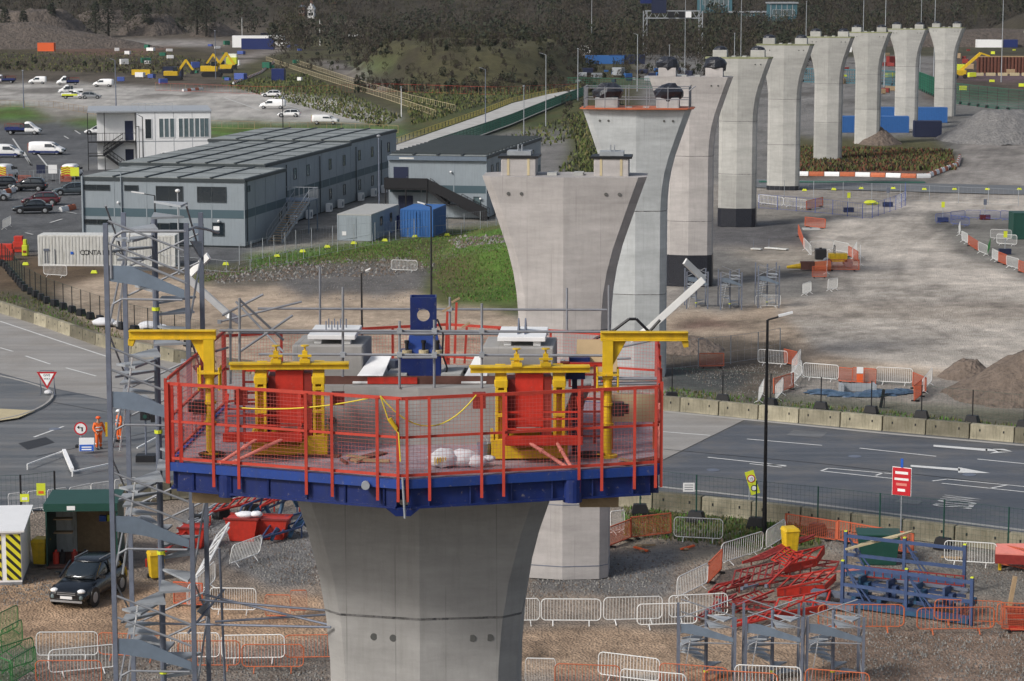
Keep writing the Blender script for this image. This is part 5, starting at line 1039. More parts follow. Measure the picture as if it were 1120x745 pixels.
def car(label, loc, rz, paint='black_car', L=4.4, Wd=1.8, Hh=1.48, suv=False, estate=True, group=None, detail=False):
    t = thing('parked_car', label, 'car', loc, rz, group); k = L / 4.4; w_ = Wd / 2; g = .2 if not suv else .26; hb = .92 if not suv else 1.02
    body(t, [(-2.2*k, w_*.8, g+.15, .75, w_*.85, hb-.04, w_*.78), (-2.05*k, w_*.93, g, .7, w_, hb, w_*.86), (-1.3*k, w_, g, .7, w_*1.02, hb+.02, w_*.93), (0, w_, g, .7, w_*1.02, hb, w_*.93), (.75*k, w_, g, .7, w_*1.02, hb-.02, w_*.93), (1.55*k, w_*.98, g, .68, w_, hb-.14, w_*.86), (2.05*k, w_*.9, g, .6, w_*.93, hb-.26, w_*.78), (2.2*k, w_*.75, g+.1, .52, w_*.8, hb-.38, w_*.66)], paint)
    back = -2.0 if estate else -1.45
    cab = body(t, [(back*k, w_*.8, hb-.1, hb+.1, w_*.82, hb+.18, w_*.74), ((back+.3)*k, w_*.86, hb-.05, hb+.2, w_*.82, Hh-.1, w_*.68), ((back+.8)*k, w_*.88, hb-.05, hb+.2, w_*.83, Hh-.01, w_*.7), (-.2*k, w_*.88, hb-.05, hb+.2, w_*.83, Hh, w_*.7), (.25*k, w_*.88, hb-.05, hb+.2, w_*.82, Hh-.06, w_*.68), (1.1*k, w_*.86, hb-.08, hb-.02, w_*.84, hb+.04, w_*.78)], 'glass', 'windows')
    q = body(t, [((back+.42)*k, w_*.7, Hh-.06, Hh-.03, w_*.7, Hh-.02, w_*.6), ((back+.8)*k, w_*.74, Hh-.05, Hh-.01, w_*.74, Hh+.02, w_*.62), (-.2*k, w_*.74, Hh-.04, Hh, w_*.74, Hh+.035, w_*.62), (.3*k, w_*.7, Hh-.1, Hh-.06, w_*.7, Hh-.04, w_*.58)], paint, 'roof')
    for sx in (-1, 1):
        p = MB(); p.bar((.28*k, sx*w_*.74, Hh-.05), (1.12*k, sx*w_*.86, hb+.0), .07, .06); p.bar((-.35*k, sx*w_*.79, Hh-.06), (-.38*k, sx*w_*.9, hb), .08, .05); p.bar(((back+.35)*k, sx*w_*.76, Hh-.12), ((back+.1)*k, sx*w_*.86, hb+.05), .12, .08); p.each('pillar', paint, q)
        p = MB(); p.box(.75*k, sx*w_*.98, hb+.02, .92*k, sx*(w_+.2), hb+.16); p.build('mirror', paint, t)
        p = MB(); p.ball((2.02*k, sx*w_*.66, hb-.3), .16, .17, .09, 10, 6); p.build('headlight', 'glass_pale' if not detail else 'white', t)
        p = MB(); p.box(-2.19*k, sx*w_*.5, .72, -2.12*k, sx*w_*.8, .88); p.build('tail_light', 'red', t)
        for x in (-1.35*k, 1.35*k): wheel(t, x, sx*(w_-.1), .33 if not suv else .36)
        p = MB()
        for x in (-1.35*k, 1.35*k): p.tube((x, sx*(w_-.05), .36), (x, sx*(w_+.012), .36), .42, 16)
        p.each('wheel_arch', 'black', t)
    p = MB(); p.box(2.13*k, -.26, .42, 2.215*k, .26, .53); p.build('number_plate', 'white', t)
    p = MB(); p.box(2.0*k, -.45, .56, 2.19*k, .45, .70); p.build('grille', 'black', t)
    if detail:
        p = MB(); p.box(2.18*k, -.4, .58, 2.2*k, .4, .61); p.box(2.18*k, -.4, .66, 2.2*k, .4, .68); p.box(2.19*k, -.7, .28, 2.22*k, .7, .36); p.build('grille_trim', 'silver', t)
        for sy in (-.62, .62): p = MB(); p.ball((2.13*k, sy, .48), .06, .1, .1, 12, 6); p.build('fog_lamp', 'glass_pale', t)
        for sy in (-.5, .5): p = MB(); p.bar((-1.2*k, sy*1.1, Hh+.06), (.1*k, sy*1.1, Hh+.06), .03); p.build('roof_rail', 'silver', t)
        for sy in (-.5, .15): p = MB(); p.bar((1.12*k, sy, hb+.03), (.85*k, sy+.45, hb+.13), .02); p.build('wiper', 'black', t)
    return t
def van(label, loc, rz, L=5.0, Wd=1.95, Hh=1.9, m='white', sill=None, chev=False, group=None, kind='van', stripes=False):
    t = thing({'van': 'parked_van', 'tipper': 'tipper_truck', 'pickup': 'pickup_truck'}[kind], label, 'van' if kind == 'van' else 'truck', loc, rz, group); w_ = Wd / 2; h = L / 2
    xb = -h if kind == 'van' else .25 * L - 1.15
    if kind == 'van': secs = [(xb, w_*.93, .35, 1.0, w_, Hh-.15, w_*.85), (xb+.08, w_, .3, 1.0, w_*1.01, Hh, w_*.87), (h-2.1, w_, .3, 1.0, w_*1.01, Hh, w_*.87), (h-1.75, w_, .3, 1.0, w_*1.01, Hh-.08, w_*.84), (h-.95, w_, .3, .95, w_, 1.18, w_*.86), (h-.25, w_*.97, .3, .75, w_*.97, .98, w_*.78), (h, w_*.85, .35, .6, w_*.88, .75, w_*.7)]
    else: secs = [(xb, w_*.95, .35, 1.0, w_, Hh-.1, w_*.84), (xb+.06, w_, .3, 1.0, w_, Hh, w_*.85), (h-1.9, w_, .3, 1.0, w_, Hh, w_*.84), (h-1.6, w_, .3, 1.0, w_, Hh-.12, w_*.82), (h-.95, w_, .3, .95, w_, 1.2, w_*.86), (h-.2, w_*.95, .3, .75, w_*.95, .98, w_*.78), (h, w_*.85, .35, .6, w_*.88, .75, w_*.7)]
    body(t, secs, m, 'body', 1)
    glass(t, [(h-1.72, -w_*.74, Hh-.2), (h-1.72, w_*.74, Hh-.2), (h-1.02, w_*.8, 1.27), (h-1.02, -w_*.8, 1.27)][::-1], 'windscreen', th=.05)
    for sx in (-1, 1):
        q = MB(); q.slab([(h-2.75, sx*(w_*.985), 1.15), (h-1.35, sx*(w_*.985), 1.15), (h-1.8, sx*w_*.90, Hh-.3), (h-2.75, sx*w_*.90, Hh-.3)], .05, (0, sx, 0)); q.build('side_window', 'glass', t)
        if kind != 'van' and L > 5.2: q = MB(); q.slab([(h-3.4, sx*(w_*.985), 1.15), (h-2.85, sx*(w_*.985), 1.15), (h-2.85, sx*w_*.9, Hh-.3), (h-3.4, sx*w_*.9, Hh-.3)], .05, (0, sx, 0)); q.build('side_window', 'glass', t)
        for x in (-h + .95, h - .95): wheel(t, x, sx*(w_-.1), .34)
        q = MB(); q.box(h-1.45, sx*w_, 1.15, h-1.3, sx*(w_+.2), 1.4); q.build('mirror', 'black', t)
        q = MB(); q.box(h-.28, sx*w_*.55, .72, h-.02, sx*w_*.9, .9); q.build('headlight', 'glass_pale', t)
        if sill: q = MB(); q.box(-h+.1, sx*w_*1.0, .32, h-.6, sx*(w_*1.0+.03), .58); q.build('sill_stripe', sill, t)
        if stripes: q = MB(); q.box(-h+.2, sx*w_*1.0, .7, h-1.5, sx*(w_+.035), 1.05); q.build('side_stripe', 'lime', t)
    q = MB(); q.box(h-.06, -w_*.45, .5, h+.02, w_*.45, .72); q.build('grille', 'black', t)
    if chev:
        q = MB()
        for k in range(4):
            for sx in (-1, 1): q.slab([(-h-.02, 0, .75+k*.28), (-h-.02, sx*w_*.86, .5+k*.28), (-h-.02, sx*w_*.86, .64+k*.28), (-h-.02, 0, .89+k*.28)], .015, (-1, 0, 0))
        q.build('rear_chevrons', 'lime', t); q = MB(); q.box(-h-.018, -w_*.87, .45, -h+.02, w_*.87, Hh-.25); q.build('rear_door', 'red', t)
    if kind != 'van':
        q = MB(); q.box(-h, -w_, .75, xb-.05, w_, .85); bd = q.build('load_bed', 'blue' if kind == 'tipper' else m, t)
        q = MB(); q.box(-h, -w_, .85, xb-.05, -w_+.05, 1.2); q.box(-h, w_-.05, .85, xb-.05, w_, 1.2); q.box(-h, -w_+.05, .85, -h+.05, w_-.05, 1.2); q.each('bed_side', 'blue' if kind == 'tipper' else m, t)
        if kind == 'tipper':
            q = MB()
            for y in (-w_, w_):
                for k in range(5): q.bar((-h + k * (xb + h - .1) / 4, y, 1.2), (-h + k * (xb + h - .1) / 4, y, 1.75), .05)
                q.bar((-h, y, 1.75), (xb-.1, y, 1.75), .05)
            q.build('cage', 'red_dark', t)
        q = MB(); q.box(-h+.1, -.45, .4, xb, .45, .74); q.build('chassis', 'black', t)
    return t
GP = 'vehicles parked around the site offices'
def at(px, py): return tuple(G(px, py))
# the near black car
pc = P(96, 655); car('glossy black compact car with pale headlights parked before the green storage container', (pc.x, pc.y + .3, 0), R(-106), 'black_car', 4.15, 1.8, 1.6, True, True, None, True)
for lab, px, py, rz, paint, suv, est in (
  ('black car cut by the left edge, behind the dark estate car', 0, 206, 182, 'black_car', 0, 1), ('black sports utility car in the upper row behind the black saloon', 32, 209, 176, 'black_car', 1, 1),
  ('dark red car half hidden behind the black saloon', 45, 224, 182, 'maroon', 0, 1), ('black saloon car, the nearest in the office car park', 36, 233, 188, 'black_car', 0, 0),
  ('dark grey car beside the corner of the long office block', 78, 213, 195, 'grey_car', 0, 1), ('silver car nose cut by the left edge of the office car park', -8, 219, 5, 'silver', 0, 1),
  ('small white car half hidden behind the black fire stair', 107, 147, 185, 'white', 0, 1), ('silver car parked beside the striped pickup on the pale car park', 100, 108, 5, 'silver', 0, 1),
  ('white estate car in the upper car park, nearest to the office roof', 316, 128, 178, 'white', 0, 1), ('small white car farthest back among three in the upper car park', 297, 106, 180, 'white', 0, 1)):
    car(lab, at(px, py), R(rz), paint, 4.4, 1.8, 1.62 if suv else 1.45, bool(suv), bool(est), GP)
for lab, px, py, rz, kind, kw in (
  ('white crew van with blue sill cut by the left edge', 6, 172, -3, 'van', dict(L=5.2, sill='blue')), ('long white panel van with yellow chevrons on its rear doors', 52, 169, -8, 'van', dict(L=5.3, chev=True, sill='blue')),
  ('white tipper truck with a blue caged bed in the office car park', 26, 147, -2, 'tipper', dict(L=5.9, Hh=2.1)), ('small white van showing red and yellow rear chevrons at the left edge', 7, 195, 80, 'van', dict(L=4.4, chev=True)), ('small white van showing red and yellow rear chevrons next to the long office block', 79, 195, 85, 'van', dict(L=4.4, chev=True)),
  ('white tipper truck cut by the left edge of the pale car park', 4, 91, 180, 'tipper', dict(L=5.9, Hh=2.1)), ('lone small white van on the pale car park left of the trucks', 41, 92, 184, 'van', dict(L=4.4)), ('white truck at the back of the three trucks on the pale car park', 74, 93, 190, 'tipper', dict(L=5.6, Hh=2.2)),
  ('white crew cab truck in the middle of the pale car park', 77, 103, 190, 'pickup', dict(L=5.6, Hh=2.1)), ('white pickup with lime stripes in front of the trucks', 80, 108, 5, 'pickup', dict(L=5.0, Hh=1.8, stripes=True)), ('white van parked right of the trucks on the pale car park', 113, 95, 175, 'van', dict(L=5.0)),
  ('white pickup van parked between two white cars in the upper car park', 298, 119, 178, 'van', dict(L=5.3)), ('white pickup with a yellow tailgate at the right of the upper car park', 356, 136, -3, 'van', dict(L=4.8, Hh=1.7, chev=True))):
    van(lab, at(px, py), R(rz), kind=kind, group=GP, **kw)
# ------------------------------------------------------------------ concrete block walls beside the road
def walk(pts, step):
    pts = [P(x, y) for x, y in pts]; out = []; acc = 0.0; seg = 0; cur = pts[0].copy(); out.append(cur.copy())
    rem = step
    for a, b in zip(pts, pts[1:]):
        d = (b - a).length; t = 0.0; u = (b - a).normalized()
        while d - t >= rem: t += rem; out.append(a + u * t); rem = step
        rem -= d - t
    return out
def block_wall(pts, label, group, x0=-60, x1=1180, hgt=.85):
    ps = walk(pts, 2.52); proto = None
    for a, b in zip(ps, ps[1:]):
        pa = topix(a.x, a.y)[0]; pb = topix(b.x, b.y)[0]
        if pb < x0 or pa > x1: continue
        if not proto:
            proto = thing('concrete_block', label, 'concrete block', (0, 0, 0), 0, group)
            L = 2.46; q = MB(); q.slab([(-L/2, -.30, 0), (-L/2, .30, 0), (-L/2, .24, .12), (-L/2, .2, hgt), (-L/2, -.2, hgt), (-L/2, -.24, .12)], L, (1, 0, 0)); o = q.build('block_body', 'block', proto, bevel=.025)
            q = MB(); q.box(-.72, -.23, hgt * .55, -.64, -.2, hgt * .7); q.box(.62, -.23, hgt * .55, .7, -.2, hgt * .7); q.each('lifting_socket', 'black', o)
            proto.location = (a + b) / 2; proto.rotation_euler = (0, 0, yaw(a, b))
        else: dup(proto, (a + b) / 2 + Vector((0, random.uniform(-.03, .03), 0)), yaw(a, b) + random.uniform(-.006, .006))
block_wall([(x, y + .5) for x, y in FARW[2:-1]], 'mossy concrete block in the wall along the far side of the road', 'concrete blocks of the far road wall')
NW = [(560, 541), (700, 555), (840, 569), (960, 584), (1120, 604), (1300, 628)]
block_wall([(x, y - 0) for x, y in NW], 'grey concrete block in the wall along the near side of the road', 'concrete blocks of the near road wall')
block_wall([(130, 549), (250, 541), (400, 537), (560, 541)], 'grey concrete block in the wall behind the red skips', 'concrete blocks of the near road wall')

# ------------------------------------------------------------------ mesh fences standing in block feet
def fence(pts, step, hgt, label, name='mesh_fence', post='black', mesh='green_dark', mstep=.22, feet=True, x0=-80, x1=1200, wire=.007, pr=.035, rails=True):
    ps = [p for p in walk(pts, step)]; ps = [p for p in ps if x0 < topix(p.x, p.y)[0] < x1]
    a0 = ps[0]; t = thing(name, label, 'fence', (a0.x, a0.y, hz(a0.x, a0.y)))
    pm = MB(); pm.tube((0, 0, 0), (0, 0, hgt), pr, 6); fm = MB(); fm.slab([(-.4, -.24, 0), (.4, -.24, 0), (.4, .24, 0), (-.4, .24, 0)], .14, (0, 0, 1)); fm.loft([[(-.4, -.24, .14), (.4, -.24, .14), (.4, .24, .14), (-.4, .24, .14)], [(-.3, -.18, .52), (.3, -.18, .52), (.3, .18, .52), (-.3, .18, .52)]])
    po = pm.build('post', post, t); fo = fm.build('foot_block', 'black', t) if feet else None
    for k, p in enumerate(ps):
        l = (p - a0).to_tuple(); l = (l[0], l[1], hz(p.x, p.y) - hz(a0.x, a0.y))
        if k == 0: po.location = l; continue
        if k > 90: break
        c = po.copy(); COL.objects.link(c); c.parent = t; c.location = l
        if fo: c = fo.copy(); COL.objects.link(c); c.parent = t; c.location = l; c.rotation_euler = (0, 0, yaw(ps[k-1], p) + random.uniform(-.2, .2))
    for k, (a, b) in enumerate(zip(ps, ps[1:])):
        if k > 95: break
        g = MB(); A = a - a0; B = b - a0; za = hz(a.x, a.y) - hz(a0.x, a0.y); zb = hz(b.x, b.y) - hz(a0.x, a0.y); n = max(2, int((b - a).length / mstep))
        A.z = za; B.z = zb
        if rails: g.bar(A + Vector((0, 0, hgt - .03)), B + Vector((0, 0, hgt - .03)), wire * 2); g.bar(A + Vector((0, 0, .1)), B + Vector((0, 0, .1)), wire * 2)
        for i in range(1, n): p = A.lerp(B, i / n); g.bar(p + Vector((0, 0, .1)), p + Vector((0, 0, hgt)), wire)
        for i in range(1, int(hgt / mstep / 1.2)): g.bar(A + Vector((0, 0, .1 + i * mstep * 1.2)), B + Vector((0, 0, .1 + i * mstep * 1.2)), wire)
        g.build('mesh_panel', mesh, t)
    return t
fence([(x, y) for x, y in [(735, 438), (800, 441), (853, 446), (912, 450), (970, 455), (1031, 461), (1093, 467), (1300, 490)]], 3.1, 2.0, 'black post mesh fence in rubber feet behind the far road wall', mstep=.3, wire=.006)
fence([(-40, 268), (5, 292), (27, 318), (52, 332), (88, 345), (125, 358), (165, 368), (230, 385)], 2.1, 2.0, 'black post mesh fence curving behind the left road wall', mstep=.25, wire=.006)
fence([(700, 563), (723, 566), (793, 575), (863, 581), (935, 590), (1010, 598), (1090, 608), (1300, 635)], 3.0, 2.25, 'green post mesh fence in rubber feet before the near road wall', post='green_dark', mstep=.2, wire=.006)
fence([(-60, 598), (0, 597), (42, 595), (76, 588)], 1.7, 3.2, 'tall black mesh fence at the left edge behind the striped cabin', mstep=.2, wire=.006, pr=.045)
fence([(215, 575), (255, 562), (300, 566)], 2.0, .5, 'line of black rubber feet behind the red skips', name='fence_feet', mstep=3)
fence([(1000, 96), (1036, 112), (1080, 118), (1130, 124)], 5.0, 4.2, 'green netting fence on black feet at the foot of the tenth pier', mstep=.45, mesh='green_net', wire=.05)
fence([(850, 88), (880, 90), (960, 92), (1000, 96)], 6.0, 3.4, 'green hoarding fence seen between the far piers', mstep=.6, mesh='teal', wire=.16)
fence([(470, 169), (530, 148), (560, 137), (600, 120), (643, 103)], 3.0, 2.0, 'dark green railing along the right side of the haul ramp', mstep=.28, mesh='green_dark', wire=.05, feet=False)
fence([(620, 95), (700, 96), (780, 98)], 4, 2.2, 'dark green mesh fence behind the third and fourth piers', mstep=.4, mesh='green_net', wire=.05, feet=False)
fence([(430, 159), (530, 124), (560, 112), (640, 95)], 3.5, 1.0, 'yellow topped low rail on the left side of the haul ramp', name='low_fence', mesh='paint_yellow', mstep=.8, feet=False, wire=.03)
fence([(100, 284), (262, 300), (300, 292), (350, 280), (440, 262), (580, 250)], 3.4, 1.1, 'thin grey post and rope fence along the grass before the offices', post='galv', mesh='galv', mstep=1.0, feet=False, wire=.012, pr=.025)
fence([(262, 290), (330, 272), (372, 268), (440, 262), (560, 247), (600, 243)], 2.6, 1.9, 'galvanised mesh fence behind the grass by the small containers', post='galv', mesh='galv', mstep=.35, feet=False, wire=.006)
fence([(826, 214), (930, 217), (1040, 222), (1130, 226)], 3.5, 1.9, 'galvanised mesh fence beside the site road', post='galv', mesh='galv', mstep=.5, feet=False, wire=.008)
fence([(225, 140), (300, 142), (360, 142), (440, 146)], 3.2, 1.3, 'post and rail fence on the grass strip behind the office roof', post='timber', mesh='timber', mstep=.9, feet=False, wire=.02)
fence([(-20, 116), (60, 118), (130, 130)], 3.5, 1.3, 'post and rail fence on the grass at the far left car park', post='timber', mesh='timber', mstep=.9, feet=False, wire=.02)
fence([(291, 66), (350, 86), (420, 108), (478, 128)], 4, 1.2, 'pale timber rail fence running down the slope, left of two', post='cream', mesh='cream', mstep=3, feet=False, wire=.035)
fence([(325, 70), (390, 92), (450, 110), (500, 122)], 4, 1.2, 'pale timber rail fence running down the slope, right of two', post='cream', mesh='cream', mstep=3, feet=False, wire=.03)
fence([(170, 99), (300, 104), (420, 100), (540, 104), (640, 100)], 5, 1.8, 'thin brown mesh fence crossing the middle distance', post='timber', mesh='rail_brown', mstep=1.0, feet=False, wire=.02)
fence([(830, 228), (905, 234), (950, 240), (990, 226), (990, 214)], 2.6, 1.6, 'blue mesh fence round the dark plot beside the site road', post='barrier_blue', mesh='barrier_blue', mstep=.4, feet=False, wire=.012)
fence([(728, 405), (800, 398), (842, 392), (872, 384)], 2.6, 1.9, 'bare galvanised fence above the dark pit right of the third pier', post='galv', mesh='galv', mstep=.6, feet=False, wire=.008)

# ------------------------------------------------------------------ crowd barriers
PB = {}
def barrier_proto(m, L=2.3, hh=1.05):
    t = thing('crowd_barrier', 'x', 'barrier', (0, 0, 0), 0)
    q = MB(); r = .022; a = .14; z0 = .18
    pts = [(a, 0, z0), (L - a, 0, z0), (L - a * .35, 0, z0 + a * .35), (L, 0, z0 + a), (L, 0, hh - a), (L - a * .35, 0, hh - a * .35), (L - a, 0, hh), (a, 0, hh), (a * .35, 0, hh - a * .35), (0, 0, hh - a), (0, 0, z0 + a), (a * .35, 0, z0 + a * .35), (a, 0, z0)]
    q.path(pts, r, 6); q.build('frame', m, t)
    q = MB(); n = 19
    for k in range(1, n): x = L * k / n; q.bar((x, 0, z0), (x, 0, hh), .014)
    q.build('bars', m, t)
    for x in (.45, L - .45):
        q = MB(); q.tube((x, -.28, .0), (x, 0, z0), .02, 5); q.tube((x, .28, 0), (x, 0, z0), .02, 5); q.build('foot', m, t)
    return t
def mesh_barrier_proto(m, L=2.0, hh=1.0):
    t = thing('mesh_barrier', 'x', 'barrier', (0, 0, 0), 0)
    q = MB(); q.box(0, -.03, .08, L, .03, .13); q.box(0, -.03, hh - .05, L, .03, hh); q.box(0, -.03, .08, .05, .03, hh); q.box(L - .05, -.03, .08, L, .03, hh); q.build('frame', m, t)
    q = MB()
    for k in range(1, 26): q.box(L * k / 26 - .007, -.006, .1, L * k / 26 + .007, .006, hh)
    for k in range(1, 13): q.box(0, -.008, .1 + k * .07, L, .008, .113 + k * .07)
    q.build('infill', 'mesh_orange', t)
    for x in (.3, L - .3): q = MB(); q.box(x - .05, -.25, 0, x + .05, .25, .08); q.build('foot', 'black', t)
    return t
def B(col, x0, y0, x1, y1, label, group, mesh=False, lean=0.0):
    a = P(x0, y0); b = P(x1, y1); L = (b - a).length; key = (col, mesh)
    if key not in PB:
        t = mesh_barrier_proto(col) if mesh else barrier_proto(col); PB[key] = t; t.location = a; t.rotation_euler = (lean, 0, yaw(a, b)); t['label'] = label; t['group'] = group
        t.scale = (L / (2.0 if mesh else 2.3), 1, 1); return t
    t = dup(PB[key], a, yaw(a, b), label, group, (L / (2.0 if mesh else 2.3), 1, random.uniform(.93, 1.04))); t.rotation_euler = (lean + random.uniform(-.06, .06), random.uniform(-.025, .025), yaw(a, b) + random.uniform(-.03, .03)); return t
def row(col, pts, where, group, mesh=False):
    for k, q in enumerate(pts): B(col, *q, f'{ORD[k]} {where}', group, mesh)
W_, O_, R_ = 'barrier_white', 'orange_dull', 'mesh_orange'
row(W_, [(540, 684, 590, 683), (592, 683, 657, 683), (660, 683, 724, 680), (697, 688, 762, 686), (732, 680, 796, 678)], 'white crowd barrier from the nearest pier in the row before the second pier', 'white crowd barriers right of the nearest pier')
row(W_, [(740, 658, 774, 640), (788, 620, 835, 606), (838, 604, 857, 590)], 'white barrier uphill in the broken line left of the yellow wheeled bin', 'white crowd barriers by the scaffold pile')
B(W_, 668, 585, 683, 583, 'white crowd barrier half hidden by the second pier', 'white crowd barriers by the near road wall'); B(W_, 737, 591, 790, 593, 'white crowd barrier standing alone before the near road wall', 'white crowd barriers by the near road wall'); B(W_, 1033, 617, 1090, 621, 'white crowd barrier behind the blue steel frames near the red sign', 'white crowd barriers by the near road wall')
row(W_, [(574, 752, 607, 752), (654, 742, 720, 750), (679, 762, 750, 770), (804, 759, 876, 764)], 'white crowd barrier from the nearest pier in the lowest row', 'white crowd barriers at the lower edge')
row(O_, [(607, 757, 678, 760), (722, 754, 796, 760), (770, 764, 850, 768), (880, 764, 950, 768)], 'orange crowd barrier from the nearest pier in the lowest row', 'orange crowd barriers at the lower edge')
row(O_, [(895, 690, 988, 690), (1003, 693, 1087, 693), (1022, 682, 1098, 684), (1090, 688, 1170, 690)], 'orange crowd barrier from the blue frames rightwards', 'orange crowd barriers before the blue steel frames')
row(W_, [(40, 722, 107, 720), (54, 741, 127, 733), (187, 724, 240, 724), (243, 725, 312, 725)], 'white crowd barrier from the left in the lower left rows', 'white crowd barriers round the stair tower')
row(O_, [(108, 720, 180, 722), (195, 733, 262, 733), (265, 734, 332, 733), (312, 724, 380, 724), (40, 752, 112, 752)], 'orange crowd barrier from the left in the lower left rows', 'orange crowd barriers round the stair tower')
B(W_, 230, 671, 280, 672, 'white crowd barrier standing alone right of the tall stair tower', 'white crowd barriers round the stair tower')
B(W_, 250, 621, 283, 610, 'tilted white crowd barrier leaning beside the red skips', 'white crowd barriers round the stair tower', lean=.25)
B(W_, 205, 668, 236, 640, 'white crowd barrier on edge behind the tall stair tower', 'white crowd barriers round the stair tower')
B(O_, 290, 678, 318, 678, 'tall orange barrier on the gravel left of the nearest pier', 'orange crowd barriers on the gravel'); B(O_, 318, 672, 336, 672, 'narrow orange barrier next to the tall one left of the nearest pier', 'orange crowd barriers on the gravel'); B(R_, 190, 662, 222, 664, 'vivid orange mesh barrier behind the tall stair tower', 'orange crowd barriers on the gravel', True)
row('barrier_green', [(-10, 705, 20, 690), (2, 720, 24, 708), (0, 740, 38, 728), (12, 752, 40, 736), (-14, 744, 14, 756)], 'green crowd barrier from the back in the tangle at the lower left corner', 'green crowd barriers')
row(W_, [(10, 563, 30, 561), (31, 561, 50, 559), (52, 559, 73, 556), (76, 556, 100, 551), (100, 551, 126, 547), (126, 549, 150, 546), (150, 546, 172, 548)], 'white crowd barrier from the left along the near side of the junction', 'white crowd barriers along the junction')
G2 = 'white crowd barriers round the pit behind the far wall'
for k, q in enumerate([(826, 337, 853, 336), (829, 399, 861, 401), (878, 415, 917, 417), (958, 420, 998, 422), (1008, 433, 1017, 418), (866, 425, 876, 412), (829, 443, 836, 430), (848, 440, 858, 430), (866, 412, 876, 400)]):
    B(W_, *q, ['white crowd barrier before the little stair towers in the middle distance', 'white crowd barrier behind the tall lamp post at the pit', 'white crowd barrier left of the orange mesh by the blue sheeting', 'white crowd barrier right of the orange mesh by the blue sheeting', 'white crowd barrier end on at the right of the blue sheeting', 'white crowd barrier end on left of the blue sheeting', 'white crowd barrier end on against the far wall', 'small white crowd barrier against the far wall beside the tall lamp post', 'white crowd barrier end on at the corner of the orange mesh'][k], G2)
G3 = 'orange mesh barriers round the pit behind the far wall'
for k, q in enumerate([(858, 398, 872, 402), (917, 418, 932, 419), (932, 419, 945, 420), (945, 420, 958, 421), (998, 424, 1012, 430), (846, 432, 868, 424), (1000, 440, 1009, 432), (765, 402, 792, 402)]):
    B(R_, *q, ['orange mesh barrier right of the white one behind the tall lamp post', 'orange mesh barrier, left of three before the blue sheeting', 'orange mesh barrier with a white notice before the blue sheeting', 'orange mesh barrier, right of three before the blue sheeting', 'orange mesh barrier at the right of the blue sheeting', 'orange mesh barrier against the far wall right of the lamp post', 'short orange mesh barrier between blue sheeting and brown heap', 'orange mesh barrier leaning on the brown dirt bank'][k], G3, True)
B(W_, 428, 297, 456, 298, 'white crowd barrier with a notice on the grass slope below the small containers', 'white crowd barriers on the grass'); B(W_, 48, 302, 73, 304, 'white crowd barrier in front of the white shipping container', 'white crowd barriers on the grass')
G4 = 'barriers round the orange roller on the haul road'
for k, (c, q, ms, l) in enumerate([(W_, (879, 272, 886, 280), 0, 'white barrier end on at the left of the orange roller enclosure'), (W_, (886, 276, 912, 274), 0, 'white barrier behind the orange roller, left one'), (W_, (912, 275, 928, 278), 0, 'white barrier behind the orange roller, right one'), (R_, (928, 280, 940, 288), 1, 'orange mesh barrier at the right of the orange roller'), (W_, (932, 286, 937, 276), 0, 'white barrier end on just right of the orange roller'), (W_, (941, 294, 944, 280), 0, 'white barrier end on at the far right of the roller enclosure'), (R_, (905, 296, 940, 297), 1, 'orange mesh barrier in front of the orange roller'), (R_, (888, 304, 904, 304), 1, 'orange mesh barrier in front of the yellow breaker'), (W_, (904, 303, 907, 290), 0, 'white barrier end on between breaker and roller'), (W_, (878, 324, 887, 320), 0, 'small white barrier alone on the gravel below the roller enclosure'), (W_, (905, 319, 916, 317), 0, 'white barrier alone on the haul road below the roller enclosure'), (R_, (873, 256, 880, 272), 1, 'orange mesh barrier running back from the roller enclosure'), (R_, (880, 248, 903, 250), 1, 'orange mesh barrier beside the pale slab')]): B(c, *q, l, G4, bool(ms))
G5 = 'barriers curving along the right side of the haul road'
cv = [(1049, 259, 1052, 254), (1052, 264, 1059, 268), (1059, 268, 1070, 274), (1070, 276, 1080, 280), (1080, 280, 1085, 272), (1085, 284, 1092, 287), (1092, 287, 1101, 290), (1101, 292, 1114, 297), (1114, 297, 1130, 303), (1130, 303, 1150, 312)]
for k, q in enumerate(cv): B([W_, W_, R_, W_, 'barrier_green', W_, R_, W_, R_, W_][k], *q, f'{ORD[k]} barrier from the top of the curve on the right of the haul road', G5, k in (2, 6, 8))
row('barrier_blue', [(1023, 245, 1040, 243), (1040, 242, 1056, 240), (1056, 240, 1072, 240), (1072, 240, 1094, 241), (1094, 241, 1115, 243), (1115, 243, 1136, 246), (1040, 246, 1060, 248)], 'blue barrier from the left in the enclosure at the right edge', 'blue barriers of the right enclosure')
row(W_, [(1083, 262, 1106, 263), (1090, 268, 1112, 270), (829, 223, 857, 226), (857, 226, 882, 229)], 'white barrier from the right enclosure to the dark plot by the site road', 'white barriers by the site road')
B(W_, 979, 225, 990, 220, 'white barrier end on where the site road joins the haul road', 'white barriers by the site road')
B(R_, 882, 230, 900, 226, 'orange mesh barrier by the site road near the fifth pier', 'white barriers by the site road', True)
row(R_, [(664, 600, 690, 590), (690, 590, 735, 586), (774, 640, 790, 624), (858, 584, 915, 592), (915, 592, 1000, 606), (1090, 618, 1150, 630), (1095, 690, 1150, 692)], 'stretch of orange mesh fence from the second pier rightwards', 'orange mesh fencing of the near yard', True)
row(R_, [(1000, 296, 1001, 295)][:0], 'x', 'x')
